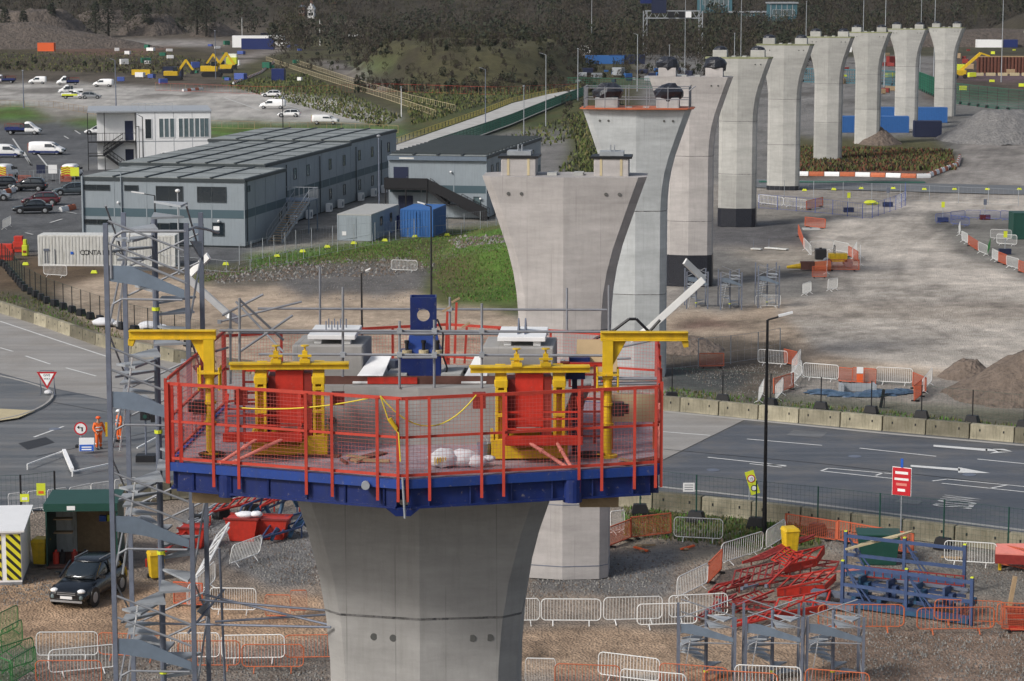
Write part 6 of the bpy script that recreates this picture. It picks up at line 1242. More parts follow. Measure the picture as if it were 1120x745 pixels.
# red and white water barriers
def wb(m):
    t = thing('water_barrier', 'x', 'barrier', (0, 0, 0)); q = MB(); q.slab([(0, -.25, 0), (0, .25, 0), (0, .22, .25), (0, .1, .55), (0, -.1, .55), (0, -.22, .25)], 1.9, (1, 0, 0)); q.build('shell', m, t); q = MB(); q.tube((.95, 0, .55), (.95, 0, .62), .09, 8); q.build('filler_cap', 'black', t); return t
wbp = {c: wb(c) for c in ('orange_dull', 'white')}; used = set()
def wrow(pts, where, group):
    ps = walk(pts, 2.0)
    for k, (a, b) in enumerate(zip(ps, ps[1:])):
        c = 'orange_dull' if k % 2 else 'white'; lab = ('orange' if k % 2 else 'white') + ' water filled barrier ' + where
        if c not in used: used.add(c); t = wbp[c]; t.location = a; t.rotation_euler = (0, 0, yaw(a, b)); t['label'] = lab; t['group'] = group
        else: dup(wbp[c], a, yaw(a, b), lab, group)
wrow([(868, 192), (940, 193), (1012, 195), (1030, 188), (1047, 182), (1050, 172)], 'in the chain at the edge of the heather patch', 'water barriers at the heather patch')
wrow([(200, 100), (222, 98)], 'by the excavators at the pale car park', 'water barriers by the excavators')
wrow([(255, 92), (285, 80), (300, 68)], 'in the line up to the blue and white cabins', 'water barriers by the far cabins')
wrow([(66, 232), (84, 228)], 'in the office car park', 'water barriers in the office car park'); wrow([(0, 214), (28, 206)], 'behind the black cars of the office car park', 'water barriers behind the cars')
# small yellow marker blocks
yb = None
for k, (x, y) in enumerate([(28, 290), (50, 282), (103, 299), (130, 302), (218, 298), (247, 290), (303, 281), (331, 276), (358, 271), (387, 267), (421, 264), (454, 260), (489, 258), (521, 256), (880, 209), (912, 208), (942, 207), (977, 207), (1011, 208), (1044, 208), (1080, 208), (1115, 208), (955, 222)]):
    g_ = 'yellow marker blocks on the grass before the offices' if k < 14 else 'yellow marker blocks along the site road'; lab = 'small yellow marker block in the line on the grass before the offices' if k < 14 else 'small yellow marker block in the line along the site road'
    if yb is None: yb = thing('marker_block', lab, 'marker block', at(x, y), 0, g_); q = MB(); q.loft([[(-.3, -.16, 0), (.3, -.16, 0), (.3, .16, 0), (-.3, .16, 0)], [(-.2, -.1, .26), (.2, -.1, .26), (.2, .1, .26), (-.2, .1, .26)]]); q.build('block', 'lime', yb, bevel=.03); q = MB(); q.tube((0, 0, .26), (0, 0, .4), .03); q.build('peg', 'black', yb)
    else: dup(yb, at(x, y), 0, lab, g_)

# ------------------------------------------------------------------ stair towers of scaffold
def stair_tower(label, loc, rz, lifts, lift=2.57, group=None, W0=1.62, Dp=2.3, top_extra=1.0, phase=0.0, drop=.1):
    t = thing('stair_tower', label, 'stair tower', loc, rz, group); Ht = lifts * lift
    posts = [(0, 0), (W0, 0), (W0, Dp), (0, Dp)]
    for x, y in posts: q = MB(); q.box(x - .047, y - .047, 0, x + .047, y + .047, Ht + top_extra); q.build('post', 'steel_dark', t)
    cx, cy = W0 / 2, Dp / 2; q = MB(); q.tube((cx, cy, 0), (cx, cy, Ht + min(.9, top_extra)), .065, 10); nw = q.build('newel', 'steel_dark', t)
    q = MB(); 
    for l in range(lifts): q.tube((cx, cy, l * lift + .3), (cx, cy, l * lift + .37), .085, 8)
    q.build('clips', 'lime', nw)
    for l in range(lifts):
        z0 = l * lift + phase; z1 = z0 + lift; n = 11; tr = MB()
        for k in range(n):
            a0 = math.radians(150 - k * 300 / n); a1 = math.radians(150 - (k + 1.25) * 300 / n); z = z0 + lift * (k + 1) / n
            def edge(a): c, s_ = math.cos(a), math.sin(a); s_ = -s_; q = 1 / max(abs(c) / (W0/2 - .07), abs(s_) / (Dp/2 - .07)); return (cx - c * q, cy - s_ * q, z)
            e0 = edge(a0); e1 = edge(a1); tr.slab([(cx, cy, z), e0, e1], .045, (0, 0, -1))
        tr.each('tread', 'galv', t)
        # front stringer plate falling to the right, and its handrails
        q = MB(); zz = z1 - drop; q.slab([(.06, -.02, zz), (.5, -.02, zz - .02), (W0 - .06, -.02, zz - .5), (W0 - .06, -.02, zz - .66), (.7, -.02, zz - .42), (.06, -.02, zz - .32)], .03, (0, 1, 0)); q.build('stringer', 'slate', t)
        for y0, (za, zb) in ((-.03, (zz + .45, zz - .15)), (-.03, (zz + .9, zz + .3)), (Dp, (zz - .9, zz - .2)), (Dp, (zz - .3, zz + .4))): q = MB(); q.tube((.06, y0, za), (W0 - .06, y0, zb), .025, 6); q.build('handrail', 'steel', t)
        q = MB(); q.path([(.08, -.03, zz - .95), (.12, -.03, zz - .78), (.3, -.03, zz - .68), (W0 - .1, -.03, zz - .7)], .025, 6); q.build('handrail', 'steel', t)
        for s_, x in ((1, W0), (1, 0)):
            q = MB(); q.tube((x, .06, z0 + .1), (x, Dp - .06, z0 + lift * .5), .022, 6); q.build('brace', 'steel', t)
            q = MB(); q.tube((x, Dp - .06, z0 + lift * .5), (x, .06, z0 + lift), .022, 6); q.build('brace', 'steel', t)
        q = MB(); q.slab([(W0 + .0, Dp * .2, z1 - .75), (W0, Dp * .95, z1 - .95), (W0, Dp * .95, z1 - 1.3), (W0, Dp * .7, z1 - 1.15)], .03, (1, 0, 0)); q.build('side_stringer', 'slate', t)
        q = MB(); q.tube((.15, .2, z0 + .1), (.45, .25, z1 - .5), .02, 6); q.build('pole', 'white', t)
    return t
p = P(130, 745); tX = (118 - 560) / 55.0; 
stair_tower('tall grey scaffold stair tower rising past the left end of the work platform', (-8.15, 49.3, 0), R(0), 8, 2.57, top_extra=-.35, drop=1.2, W0=1.62, Dp=2.3)
t = thing('tower_top_rail', 'grey tube handrail curving over the head of the tall stair tower', 'handrail', (-8.15, 49.3, 20.1)); q = MB(); q.path([(.1, -.02, -1.0), (.1, -.02, -.35), (.18, -.02, -.15), (.35, -.02, -.05), (1.62, -.02, -.05), (1.75, .3, .0), (1.85, 1.0, -.1), (2.0, 2.2, -.3)], .03, 8); q.build('rail', 'steel', t); q = MB(); q.path([(.2, -.02, -.5), (1.62, -.02, -1.1)], .03, 8); q.build('lower_rail', 'steel', t)
t = thing('tie_tubes', 'crossed scaffold tubes tying the tall stair tower to the nearest pier', 'scaffold tube', (0, 0, 0)); a = D(225, 655, 50); t.location = a
for (x0, y0, x1, y1, Y0, Y1) in ((218, 656, 360, 668, 50, 49.5), (222, 650, 362, 684, 50.5, 49.6), (175, 682, 362, 686, 50, 49), (235, 680, 362, 672, 50, 50.2), (206, 692, 245, 645, 49.5, 52), (240, 600, 246, 745, 50.5, 50.5)):
    q = MB(); q.tube(D(x0, y0, Y0) - a, D(x1, y1, Y1) - a, .026, 8); q.build('tube', 'steel_dark', t)
for k, (x, lab) in enumerate(((742, 'grey stair tower module on the ground, left one of three at the lower edge'), (815, 'grey stair tower module on the ground, middle one of three at the lower edge'), (882, 'grey stair tower module on the ground, right one of three at the lower edge'))):
    b = P(x, 752); stair_tower(lab, (b.x, b.y, 0), R(-3), 1, 2.45, 'stair tower modules at the lower edge', top_extra=.15, W0=2.0, Dp=2.0)
for k, (x, y, lab) in enumerate(((751, 338, 'small grey stair tower module left of three beyond the bent steel arm'), (788, 339, 'small grey stair tower module in the middle of three in the middle distance'), (829, 337, 'small grey stair tower module nearest to the white barrier in the middle distance'))):
    b = P(x, y); stair_tower(lab, (b.x, b.y, 0), R(0), 1, 2.6, 'stair tower modules in the middle distance', top_extra=.3 if k < 2 else .7)
# ------------------------------------------------------------------ the near yard, right: scaffold and frames
def ladder_frame(t, a, b, wv, n, r, m, name='frame'):
    a = Vector(a); b = Vector(b); w_ = Vector(wv); q = MB(); q.bar(a, b, r); q.bar(a + w_, b + w_, r)
    for k in range(n + 1): p = a.lerp(b, k / n); q.bar(p, p + w_, r * .8)
    return q.build(name, m, t)
def P3(x, y, z=0): return P(x, y, z)
GR = 'red steel frames dumped in the near yard'
for k, (x0, y0, x1, y1, wd, z, n, lab) in enumerate((
  (812, 622, 868, 600, (1.0, .6, .1), .35, 12, 'long slim red ladder frame below the yellow wheeled bin'), (800, 650, 850, 642, (.3, 1.6, .5), .5, 7, 'pink red lattice frame in the middle of the pile'),
  (858, 635, 892, 628, (.5, 1.3, .5), .9, 3, 'red open panel frame, upper one of two at the right end of the pile'), (850, 652, 900, 648, (.7, 1.5, .3), .4, 4, 'red open panel frame under the upper one at the right end'),
  (845, 678, 902, 668, (.4, 1.5, .5), .3, 4, 'bright red panel frame lowest at the right end of the pile'), (780, 668, 846, 674, (.2, 1.0, .2), .3, 9, 'long red ladder frame along the near side of the pile'), (775, 655, 812, 645, (.4, .8, .3), .35, 5, 'short dull red frame at the left end of the pile'), (760, 682, 790, 662, (.6, .4, .2), .25, 5, 'dark red frame behind the white barriers of the pile'), (800, 690, 850, 682, (.3, .8, .1), .2, 6, 'flat red frame behind the left stair tower module'))):
    a = P(x0, y0); b = P(x1, y1); z *= .7; wd = (wd[0], wd[1], wd[2] * .5); t = thing('steel_lattice', lab, 'steel frame', (a.x, a.y, 0), 0, GR); d = b - a
    ladder_frame(t, (0, 0, z), (d.x, d.y, z + random.uniform(-.1, .25)), wd, n, .07, 'red' if k in (2, 3, 4, 8) else 'red_mid')
    q = MB(); q.bar((0, 0, z + .05), (d.x + wd[0], d.y + wd[1], z + wd[2] + .05), .05); q.bar((wd[0], wd[1], z + wd[2]), (d.x, d.y, z + .1), .05); q.build('diagonals', 'red_dark' if k % 2 else 'red', t)
    if k in (2, 3, 4): q = MB(); q.slab([(0, -.02, z - .3), (d.x, d.y - .02, z - .3), (d.x, d.y - .02, z + .05), (0, -.02, z + .05)], .05, (0, 1, 0)); q.slab([(d.x, d.y, z - .25), (d.x + wd[0], d.y + wd[1], z + wd[2] - .3), (d.x + wd[0], d.y + wd[1], z + wd[2]), (d.x, d.y, z)], .05, (1, 0, 0)); q.each('side_plate', 'red', t)
    if k < 8:
        q = MB()
        for j in range(3): f = (j + .5) / 3; q.bar((d.x * f, d.y * f, 0), (d.x * f, d.y * f, z), .06)
        q.each('leg', 'red_dark', t)
rg = random.Random(21)
for k in range(5):
    x = rg.uniform(790, 880); y = 685 - (x - 765) * .45 + rg.uniform(-18, 14); a = P(x, y); an = rg.uniform(-.4, 1.2); L = rg.uniform(1.0, 2.4)
    t = thing('steel_lattice', 'small dark red lattice piece tangled in the red frame pile', 'steel frame', (a.x, a.y, .05), an, 'small lattice pieces in the red frame pile'); ladder_frame(t, (0, 0, rg.uniform(.1, .5)), (L, 0, rg.uniform(.1, .45)), (.1, rg.uniform(.3, .8), rg.uniform(-.1, .3)), rg.randint(3, 7), .06, rg.choice(['red_mid', 'red_dark', 'red_dark', 'red']))
    q = MB(); q.bar((0, 0, 0), (L, .3, .3), .06); q.build('diagonal', 'red_dark', t)
rg = random.Random(5)
for k in range(10):
    x = rg.uniform(785, 870); y = 690 - (x - 770) * .55 + rg.uniform(-22, 10); a = P(x, y); an = rg.uniform(-.3, 1.5); L = rg.uniform(1.2, 3.2); c = ['red', 'red_dark', 'timber_dark', 'steel_dark', 'red', 'pink'][k % 6]
    t = thing('scaffold_tube', 'loose steel tube lying across the red frame pile', 'scaffold tube', (a.x, a.y, .15 + rg.uniform(0, .5)), an, 'loose tubes on the red frame pile'); q = MB(); q.bar((0, 0, 0), (L, 0, rg.uniform(-.1, .35)), .07); q.build('tube', c, t); q = MB(); q.box(-.06, -.06, -.06, .08, .06, .06); q.build('end_fitting', 'steel_dark', t)
# yellow wheeled bins
def bin_(label, loc, rz, m='yellow', group='yellow wheeled bins'):
    t = thing('wheeled_bin', label, 'bin', loc, rz, group); q = MB(); q.loft([[(-.26, -.25, .08), (.26, -.25, .08), (.26, .25, .08), (-.26, .25, .08)], [(-.33, -.33, 1.05), (.33, -.33, 1.05), (.33, .33, 1.05), (-.33, .33, 1.05)]]); q.build('body', m, t, bevel=.03)
    q = MB(); q.loft([[(-.36, -.37, 1.055), (.36, -.37, 1.055), (.36, .38, 1.055), (-.36, .38, 1.055)], [(-.28, -.28, 1.2), (.28, -.28, 1.2), (.28, .34, 1.22), (-.28, .34, 1.22)]]); q.build('lid', m, t, bevel=.03)
    for sx in (-1, 1): q = MB(); q.tube((sx * .27, .26, .1), (sx * .33, .26, .1), .1, 12); q.build('wheel', 'rubber', t)
    q = MB(); q.tube((-.25, .42, 1.02), (.25, .42, 1.02), .02); q.build('handle', m, t); return t
bin_('yellow wheeled bin beside the red frame pile', (P(864, 606).x, P(864, 606).y, 0), R(15)); bin_('yellow wheeled bin left of the open green storage container', (P(45, 618).x, P(45, 618).y, 0), R(-10)); bin_('yellow wheeled bin behind the tall stair tower', (P(171, 633).x, P(171, 633).y, 0), R(20))
# blue steel frames: two long lattice girders standing side by side
b0 = P(921, 664); e0 = P(1062, 684); LL = (e0 - b0).length
def girder(label, loc, rz, L, Hh, group):
    t = thing('steel_girder', label, 'steel frame', loc, rz, group)
    for z in (Hh, Hh * .55, .3):
        q = MB(); q.bar((0, 0, z), (L, 0, z), .11, .13); q.build('chord', 'girder_blue', t)
    for x in (0, L * .5, L): q = MB(); q.bar((x, 0, 0), (x, 0, Hh + .18), .13, .13); c = q.build('post', 'girder_blue', t); q = MB(); q.box(x - .06, -.06, Hh + .18, x + .06, .06, Hh + .23); q.build('post_cap', 'lime', c)
    for x in (.15, L * .5 + .1):
        for dz in ((Hh - .1, .35, .7), (Hh - .1, .35, 1.0)):
            q = MB(); q.bar((x, .0, dz[0]), (x + dz[2] + .1, 0, dz[1]), .06); q.build('diagonal', 'girder_blue', t)
        q = MB()
        for k in range(5): z = .4 + k * .25; q.bar((x + (Hh - z) * .3, .0, z), (x + (Hh - z) * .3 + .35, 0, z), .04)
        q.build('rungs', 'girder_blue', t)
    q = MB(); q.box(.1, -.08, .05, L - .1, .08, .24); q.build('bottom_beam', 'teal_blue', t)
    return t
mat('girder_blue', (.04, .07, .16), .5, .3, 3, streak=.3, dirt=(.12, .12, .14)); mat('teal_blue', (.03, .09, .17), .5, .3, 2)
girder('long blue lattice girder, the nearer of two standing in the near yard', (b0.x, b0.y, 0), yaw(b0, e0), LL, 1.72, 'blue lattice girders in the near yard')
b1 = P(925, 634); e1 = P(1055, 650); girder('long blue lattice girder, the farther of two standing in the near yard', (b1.x, b1.y + .2, .1), yaw(b1, e1), (e1 - b1).length, 1.75, 'blue lattice girders in the near yard')
t = thing('steel_sled', 'dark blue steel base frame with brackets between the blue girders', 'steel frame', (b0.x, b0.y, 0), yaw(b0, e0))
for k in range(5): q = MB(); q.bar((.4 + k * 1.1, .2, .3), (.4 + k * 1.1, 2.2, .45), .18, .25); q.build('cross_beam', 'teal_blue', t)
for k in range(4): q = MB(); q.bar((.2 + k * 1.2, 1.0, .5), (1.3 + k * 1.2, 1.2, 1.1), .12); q.bar((.1, .3 + k * .25, .5 + k * .2), (4.9, .4 + k * .25, .5 + k * .2), .1, .12); q.build('inner_beam', ['girder_blue', 'steel_dark'][k % 2], t); q = MB(); q.box(.5 + k * 1.2, .5, .45, .9 + k * 1.2, .9, 1.0); q.box(.55 + k * 1.2, .3, .45, .65 + k * 1.2, 1.0, 1.25); q.build('bracket', ['teal_blue', 'girder_blue'][k % 2], t)
q = MB(); q.bar((-1.6, .6, .3), (1, .9, .3), .4, .2); q.bar((-1.2, -.7, .2), (.8, -.6, .2), .3, .2); q.each('outrigger', 'steel_dark', t)
q = MB(); q.bar((.6, .9, 1.15), (4.6, 1.5, 1.15), .05); q.bar((.6, .9, 1.55), (4.6, 1.5, 1.55), .05)
for k in range(12): q.bar((.6 + k * .36, .9 + k * .055, 1.15), (.6 + k * .36, .9 + k * .055, 1.55), .04)
q.build('red_ladder', 'red_dark', t)
t = thing('skip', 'dark green waste skip behind the blue lattice girders', 'skip', (P(938, 618).x, P(938, 618).y, 0), R(-5)); q = MB(); q.loft([[(.15, .1, .0), (1.65, .1, 0), (1.65, 1.2, 0), (.15, 1.2, 0)], [(0, 0, 1.3), (1.8, 0, 1.3), (1.8, 1.3, 1.3), (0, 1.3, 1.3)]]); q.build('body', 'green_dark', t); q = MB(); q.box(-.04, -.04, 1.3, 1.84, 1.34, 1.36); q.build('rim', 'green_dark', t)
a = P(925, 606, 1.2); t = thing('timber_ladder', 'pale yellow timber ladder lying sloped on top of the dark green skip', 'ladder', (a.x, a.y, 1.0)); d = P(972, 584, 1.9) - P(925, 606, 1.2)
ladder_frame(t, (0, 0, .4), (d.x + .3, d.y * .35, .9), (.7, .5, .1), 6, .08, 'cream', 'rails')
t = thing('steel_plate', 'faded red steel platform section at the right edge of the near yard', 'steel plate', (P(1088, 625).x, P(1088, 625).y, 0)); q = MB(); q.slab([(0, 0, .75), (3.0, -.4, .7), (3.0, 1.0, .95), (.2, .9, .95)], .06, (0, 0, 1)); q.build('deck', 'pink', t); q = MB(); q.slab([(0, -.01, .35), (3.0, -.42, .3), (3.0, -.42, .7), (0, -.01, .75)], .05, (0, 1, 0)); q.build('edge_beam', 'red_dark', t)
for x in (.2, 1.5, 2.7): q = MB(); q.box(x, .2, 0, x + .12, .32, .72); q.build('leg', 'yellow', t)
t = thing('timber_post', 'pale square timber post leaning in the gravel at the right edge', 'post', (P(1104, 664).x, P(1104, 664).y, 0)); q = MB(); q.bar((0, 0, 0), (.22, .1, 1.25), .16); q.build('post', 'timber', t); q = MB(); q.box(-.25, -.2, 0, .25, .2, .06); q.build('foot', 'timber_dark', t)
t = thing('beam_stack', 'stack of red beams at the right edge below the timber post', 'steel frame', (P(1103, 690).x, P(1103, 690).y, 0)); 
for k in range(4): q = MB(); q.bar((0, k * .12, .12 + k * .2), (2.5, -.2 + k * .12, .12 + k * .2), .16); q.build('beam', 'red_dark' if k % 2 else 'red', t)
for k, (x, y) in enumerate(((695, 598), (745, 602), (790, 596), (708, 604), (1052, 612))):
    t = thing('scrap_piece', 'small orange and timber offcut lying on the ground by the near wall', 'timber', (P(x, y).x, P(x, y).y, .02), k * .7, 'offcuts on the ground by the near wall'); q = MB(); q.bar((0, 0, .04), (.9, .1, .05), .12, .07); q.build('strip', 'orange_vivid' if k % 2 else 'timber', t); q = MB(); q.box(.1, -.2, 0, .3, .2, .06); q.build('batten', 'timber', t)
# ------------------------------------------------------------------ the near yard, left: skips, frames
for k, (x, y, L, Wd, Hh, c, lab) in enumerate(((246, 592, 1.5, 1.2, 1.0, 'red', 'red skip, the left one in the row beyond the tall stair tower'), (195, 600, 1.2, 1.0, .9, 'red', 'small red skip half behind the tall stair tower'), (276, 590, 1.6, 1.1, .9, 'red', 'red skip, the right one before the blue frames'))):
    t = thing('skip', lab, 'skip', (P(x, y).x, P(x, y).y, 0), R(-8), 'red skips beyond the stair tower'); q = MB(); q.loft([[(.2, .1, 0), (L-.2, .1, 0), (L-.2, Wd-.1, 0), (.2, Wd-.1, 0)], [(0, 0, Hh), (L, 0, Hh), (L, Wd, Hh), (0, Wd, Hh)]]); q.build('body', c, t); q = MB(); q.box(-.05, -.05, Hh, L+.05, .05, Hh+.07); q.box(-.05, Wd-.05, Hh, L+.05, Wd+.05, Hh+.07); q.build('rim', 'red_dark', t)
for k, (x0, y0, x1, y1, wd, z, n, m, lab) in enumerate(((230, 572, 300, 560, (.3, 1.2, .2), .5, 8, 'red', 'long red frame lying on top of the skips'), (258, 585, 325, 560, (.2, 1.0, .5), .6, 6, 'girder_blue', 'blue frame lying over the red skips'), (286, 596, 330, 588, (.4, 1.4, .5), .3, 4, 'girder_blue', 'dark blue cradle frame beside the nearest pier'), (285, 575, 328, 562, (.5, 1.2, .2), .9, 5, 'red', 'red frame on top of the dark blue cradle'), (215, 640, 238, 600, (.5, .3, .5), .4, 5, 'barrier_white', 'white lattice frame beside the red skips'), (160, 620, 185, 600, (.8, .4, .3), .3, 5, 'red', 'red frame beside the yellow bin behind the stair tower'), (195, 585, 240, 560, (.8, .8, .1), .3, 7, 'galv', 'grey ladder frame lying behind the stair tower'))):
    a = P(x0, y0); b = P(x1, y1); d = b - a; t = thing('steel_lattice', lab, 'steel frame', (a.x, a.y, 0), 0, 'frames dumped beyond the stair tower'); ladder_frame(t, (0, 0, z), (d.x, d.y, z + .2), wd, n, .08, m)
    q = MB(); q.bar((0, 0, z), (d.x + wd[0], d.y + wd[1], z + wd[2]), .06); q.bar((0, 0, z), (0, 0, 0), .07); q.bar((d.x, d.y, z + .2), (d.x, d.y, 0), .07); q.build('legs', m, t)
    if m == 'girder_blue': 
        for j in range(2): q = MB(); f = .25 + .45 * j; q.path([(d.x * f, d.y * f, .15), (d.x * f + .15, d.y * f + .5, z + .15), (d.x * f + .5, d.y * f + 1.1, z + .3), (d.x * f + .75, d.y * f + 1.3, .3)], .1, 6); q.build('curved_rib', 'teal_blue', t)
t = thing('white_sack', 'white sack lying on top of the red skips', 'sack', D(268, 563, P(268, 590).y)); q = MB(); q.ball((0, 0, 0), .4, .3, .16, 12, 7, .12); q.ball((.5, 0, .03), .3, .25, .14, 12, 7, .12); q.build('sack', 'cloth_white', t, smooth=True); q = MB(); q.ball((-.38, 0, .05), .08, .06, .05); q.build('tie', 'cloth_white', t)
# ------------------------------------------------------------------ signs and traffic control
def pole_sign(label, base, hgt, parts, name='road_sign', pole='galv', foot=True, group=None, r=.035, rz=0, cat='sign'):
    t = thing(name, label, cat, base, rz, group); q = MB(); q.tube((0, 0, 0), (0, 0, hgt), r, 8); q.build('pole', pole, t)
    if foot: q = MB(); q.box(-.3, -.2, 0, .3, .2, .14); q.build('foot', 'black', t)
    for f in parts: f(t)
    return t
def plate(w_, h_, z, m, nm='sign_plate', x=0, y=-.06, rz=0, th=.025):
    def f(t): q = MB(); q.box(-w_/2, 0, -h_/2, w_/2, th, h_/2); o = q.build(nm, m, t); o.location = (x, y, z); o.rotation_euler = (0, rz, 0); return o
    return f
def words(body, size, z, m, y=-.066, x=0, nm='lettering', sx=1.0):
    def f(t): text(body, size, nm, m, t, Matrix.Translation((x, y, z)) @ FACE, sx, .003)
    return f
sb = P(985, 592); hs_ = (592 - 505) / ((592 + 20) / 25)
t = pole_sign('red site sign with white writing on a tall pole before the near road wall', (sb.x, sb.y, 0), 3.7, [plate(.85, 1.25, 2.75, 'sign_red', 'sign_board'), plate(.9, 1.30, 2.75, 'white', 'sign_border', y=-.03), plate(.6, .12, 3.15, 'white', 'lettering', y=-.066, th=.006), plate(.66, .10, 2.86, 'white', 'lettering', y=-.066, th=.006), plate(.5, .12, 2.62, 'pink', 'lettering', y=-.066, th=.006), plate(.35, .12, 2.36, 'white', 'lettering', y=-.066, th=.006), plate(.12, .4, 3.6, 'sign_blue', 'small_plate')], rz=R(-28), pole='galv')
sb = P(205 * .25, 247 * .25 + 372 + 0); sb = P(52, 435)
t = thing('give_way_sign', 'white triangular give way sign with red border on a low frame at the junction', 'sign', (sb.x, sb.y, .14)); 
q = MB(); s = .62; q.slab([(-s, -.03, 1.45), (0, -.03, .38), (s, -.03, 1.45)], .02, (0, 1, 0)); tr = q.build('triangle', 'sign_red', t); q = MB(); s2 = .43; q.slab([(-s2, -.045, 1.35), (0, -.045, .6), (s2, -.045, 1.35)], .01, (0, 1, 0)); q.build('triangle_field', 'white', tr)
text('GIVE', .2, 'lettering', 'black', t, Matrix.Translation((0, -.05, 1.24)) @ FACE, 1, .003); text('WAY', .17, 'lettering', 'black', t, Matrix.Translation((0, -.05, 1.02)) @ FACE, 1, .003)
q = MB()
for x in (-.42, .42): q.bar((x, .02, 0), (x, .02, 1.5), .04); q.bar((x, .02, .8), (x, .5, 0), .04)
q.bar((-.42, .02, 1.52), (.42, .02, 1.52), .04); q.build('stand', 'steel_dark', t); q = MB(); q.ball((.0, .2, .16), .25, .18, .14); q.build('ballast_bag', 'cloth_white', t)
sb = P(95, 497); t = thing('blue_sign', 'blue and white pedestrian notice board on a low stand beside the workers', 'sign', (sb.x, sb.y, .03), R(4)); q = MB(); q.slab([(-.4, -.1, .15), (.4, -.1, .15), (.4, .08, .85), (-.4, .08, .85)], .02, (0, 1, .25)); bd = q.build('board', 'white', t); q = MB(); q.slab([(-.38, -.115, .17), (.38, -.115, .17), (.38, -.015, .5), (-.38, -.015, .5)], .01, (0, 1, .25)); q.build('board_field', 'sign_blue', bd); q = MB(); q.bar((-.3, .1, .8), (-.3, .5, 0), .03); q.bar((.3, .1, .8), (.3, .5, 0), .03); q.build('stand', 'black', t)
for zz in (.37, .25): q = MB(); y_ = -.125 + (zz - .17) * .3; q.slab([(-.26, y_, zz - .03), (.26, y_, zz - .03), (.26, y_ + .015, zz + .03), (-.26, y_ + .015, zz + .03)], .008, (0, -1, .25)); q.build('lettering', 'white', t)
sb = P(89, 490); t = pole_sign('round no left turn sign with red ring behind the blue notice board', (sb.x, sb.y, .03), 1.0, [], rz=0)
q = MB(); q.tube((0, -.07, 1.05), (0, -.04, 1.05), .36, 24); q.build('sign_disc', 'sign_red', t); q = MB(); q.tube((0, -.08, 1.05), (0, -.0705, 1.05), .28, 24); q.build('disc_field', 'white', t); q = MB(); q.bar((.08, -.085, .9), (.08, -.085, 1.12), .07, .01); q.bar((.1, -.085, 1.12), (-.1, -.085, 1.12), .07, .01); q.slab([(-.08, -.09, 1.22), (-.2, -.09, 1.12), (-.08, -.09, 1.02)], .008, (0, 1, 0)); q.build('arrow', 'black', t)
sb = P(827, 561); t = thing('speed_sign', 'tilted yellow speed limit sign with round red ring beside the tall lamp post', 'sign', (sb.x, sb.y + .3, .85), R(0)); q = MB(); q.box(-.22, 0, 0, .22, .03, 1.15); o = q.build('board', 'lime', t); o.rotation_euler = (0, R(-17), 0); 
for nm, zz, r_, m, yy in (('ring', .78, .19, 'sign_red', -.012), ('ring_field', .78, .145, 'white', -.02), ('ring', .3, .15, 'black', -.012), ('ring_field', .3, .11, 'white', -.02)): q = MB(); q.tube((0, yy, zz), (0, 0, zz), r_, 20); c = q.build(nm, m, o)
text('10', .16, 'lettering', 'black', o, Matrix.Translation((0, -.024, .78)) @ FACE, 1, .003); q = MB(); q.tube((-.3, .05, -.85), (-.3, .05, .6), .03); q.build('pole', 'galv', t)
sb = P(753, 571); t = thing('fence_notice', 'white notice board fixed to the mesh fence before the near road wall', 'sign', (sb.x, sb.y, 1.45)); q = MB(); q.box(-.27, -.03, 0, .27, 0, .42); q.build('board', 'white', t)
for k in range(3): q = MB(); q.box(-.2, -.036, .08 + k * .11, .2, -.031, .12 + k * .11); q.build('line', 'steel', t)
for k, (x, y, z, m, lab) in enumerate(((29, 596, 2.0, 'lime', 'small yellow notice low on the tall black fence'), (47, 595, 2.25, 'lime', 'larger yellow notice on the tall black fence'))):
    sb = P(x, y); t = thing('fence_notice', lab, 'sign', (sb.x, sb.y - .1, z)); q = MB(); q.box(-.2, -.03, 0, .2, 0, .35 + k * .2); q.build('board', m, t); q = MB(); q.box(-.12, -.036, .08, .12, -.031, .2); q.build('emblem', 'white' if k == 0 else 'orange_vivid', t)
sb = P(160, 505); t = thing('traffic_light', 'portable traffic light with black head standing behind the tall stair tower', 'traffic light', (sb.x, sb.y, .03)); q = MB(); q.tube((0, 0, 0), (0, 0, 2.6), .05); q.build('pole', 'steel_dark', t); q = MB(); q.box(-.25, -.15, 2.2, .25, .15, 3.2); q.build('head', 'black', t)
for k, c in enumerate(('red_dark', 'black', 'green_dark')): q = MB(); q.tube((0, -.17, 3.0 - k * .3), (0, -.15, 3.0 - k * .3), .11, 12); q.build('lens', c, t)
q = MB(); q.box(.3, -.2, 2.1, .8, .2, 2.5); q.box(.35, -.1, 2.9, .75, .1, 3.3); q.box(-.5, -.4, 0, .5, .4, .35); q.each('control_box', 'black', t)
t = thing('folding_barrier', 'white folding gate frame lying open on the road at the left', 'barrier', (P(30, 515).x, P(30, 515).y, .05)); bb = t.location.copy()
for (x0, y0, x1, y1, wd) in ((30, 508, 70, 493, .07), (70, 493, 79, 514, .18), (79, 516, 125, 506, .07), (150, 490, 172, 478, .07)): a = P(x0, y0, .3) - bb; b = P(x1, y1, .3) - bb; q = MB(); q.bar(a, b, wd); q.build('rail', 'white', t)
q = MB(); q.bar((0, 0, 0), (0, 0, .3), .06); a = P(79, 516, .3) - bb; q.bar((a.x, a.y, 0), (a.x, a.y, .3), .06); q.each('foot', 'white', t)
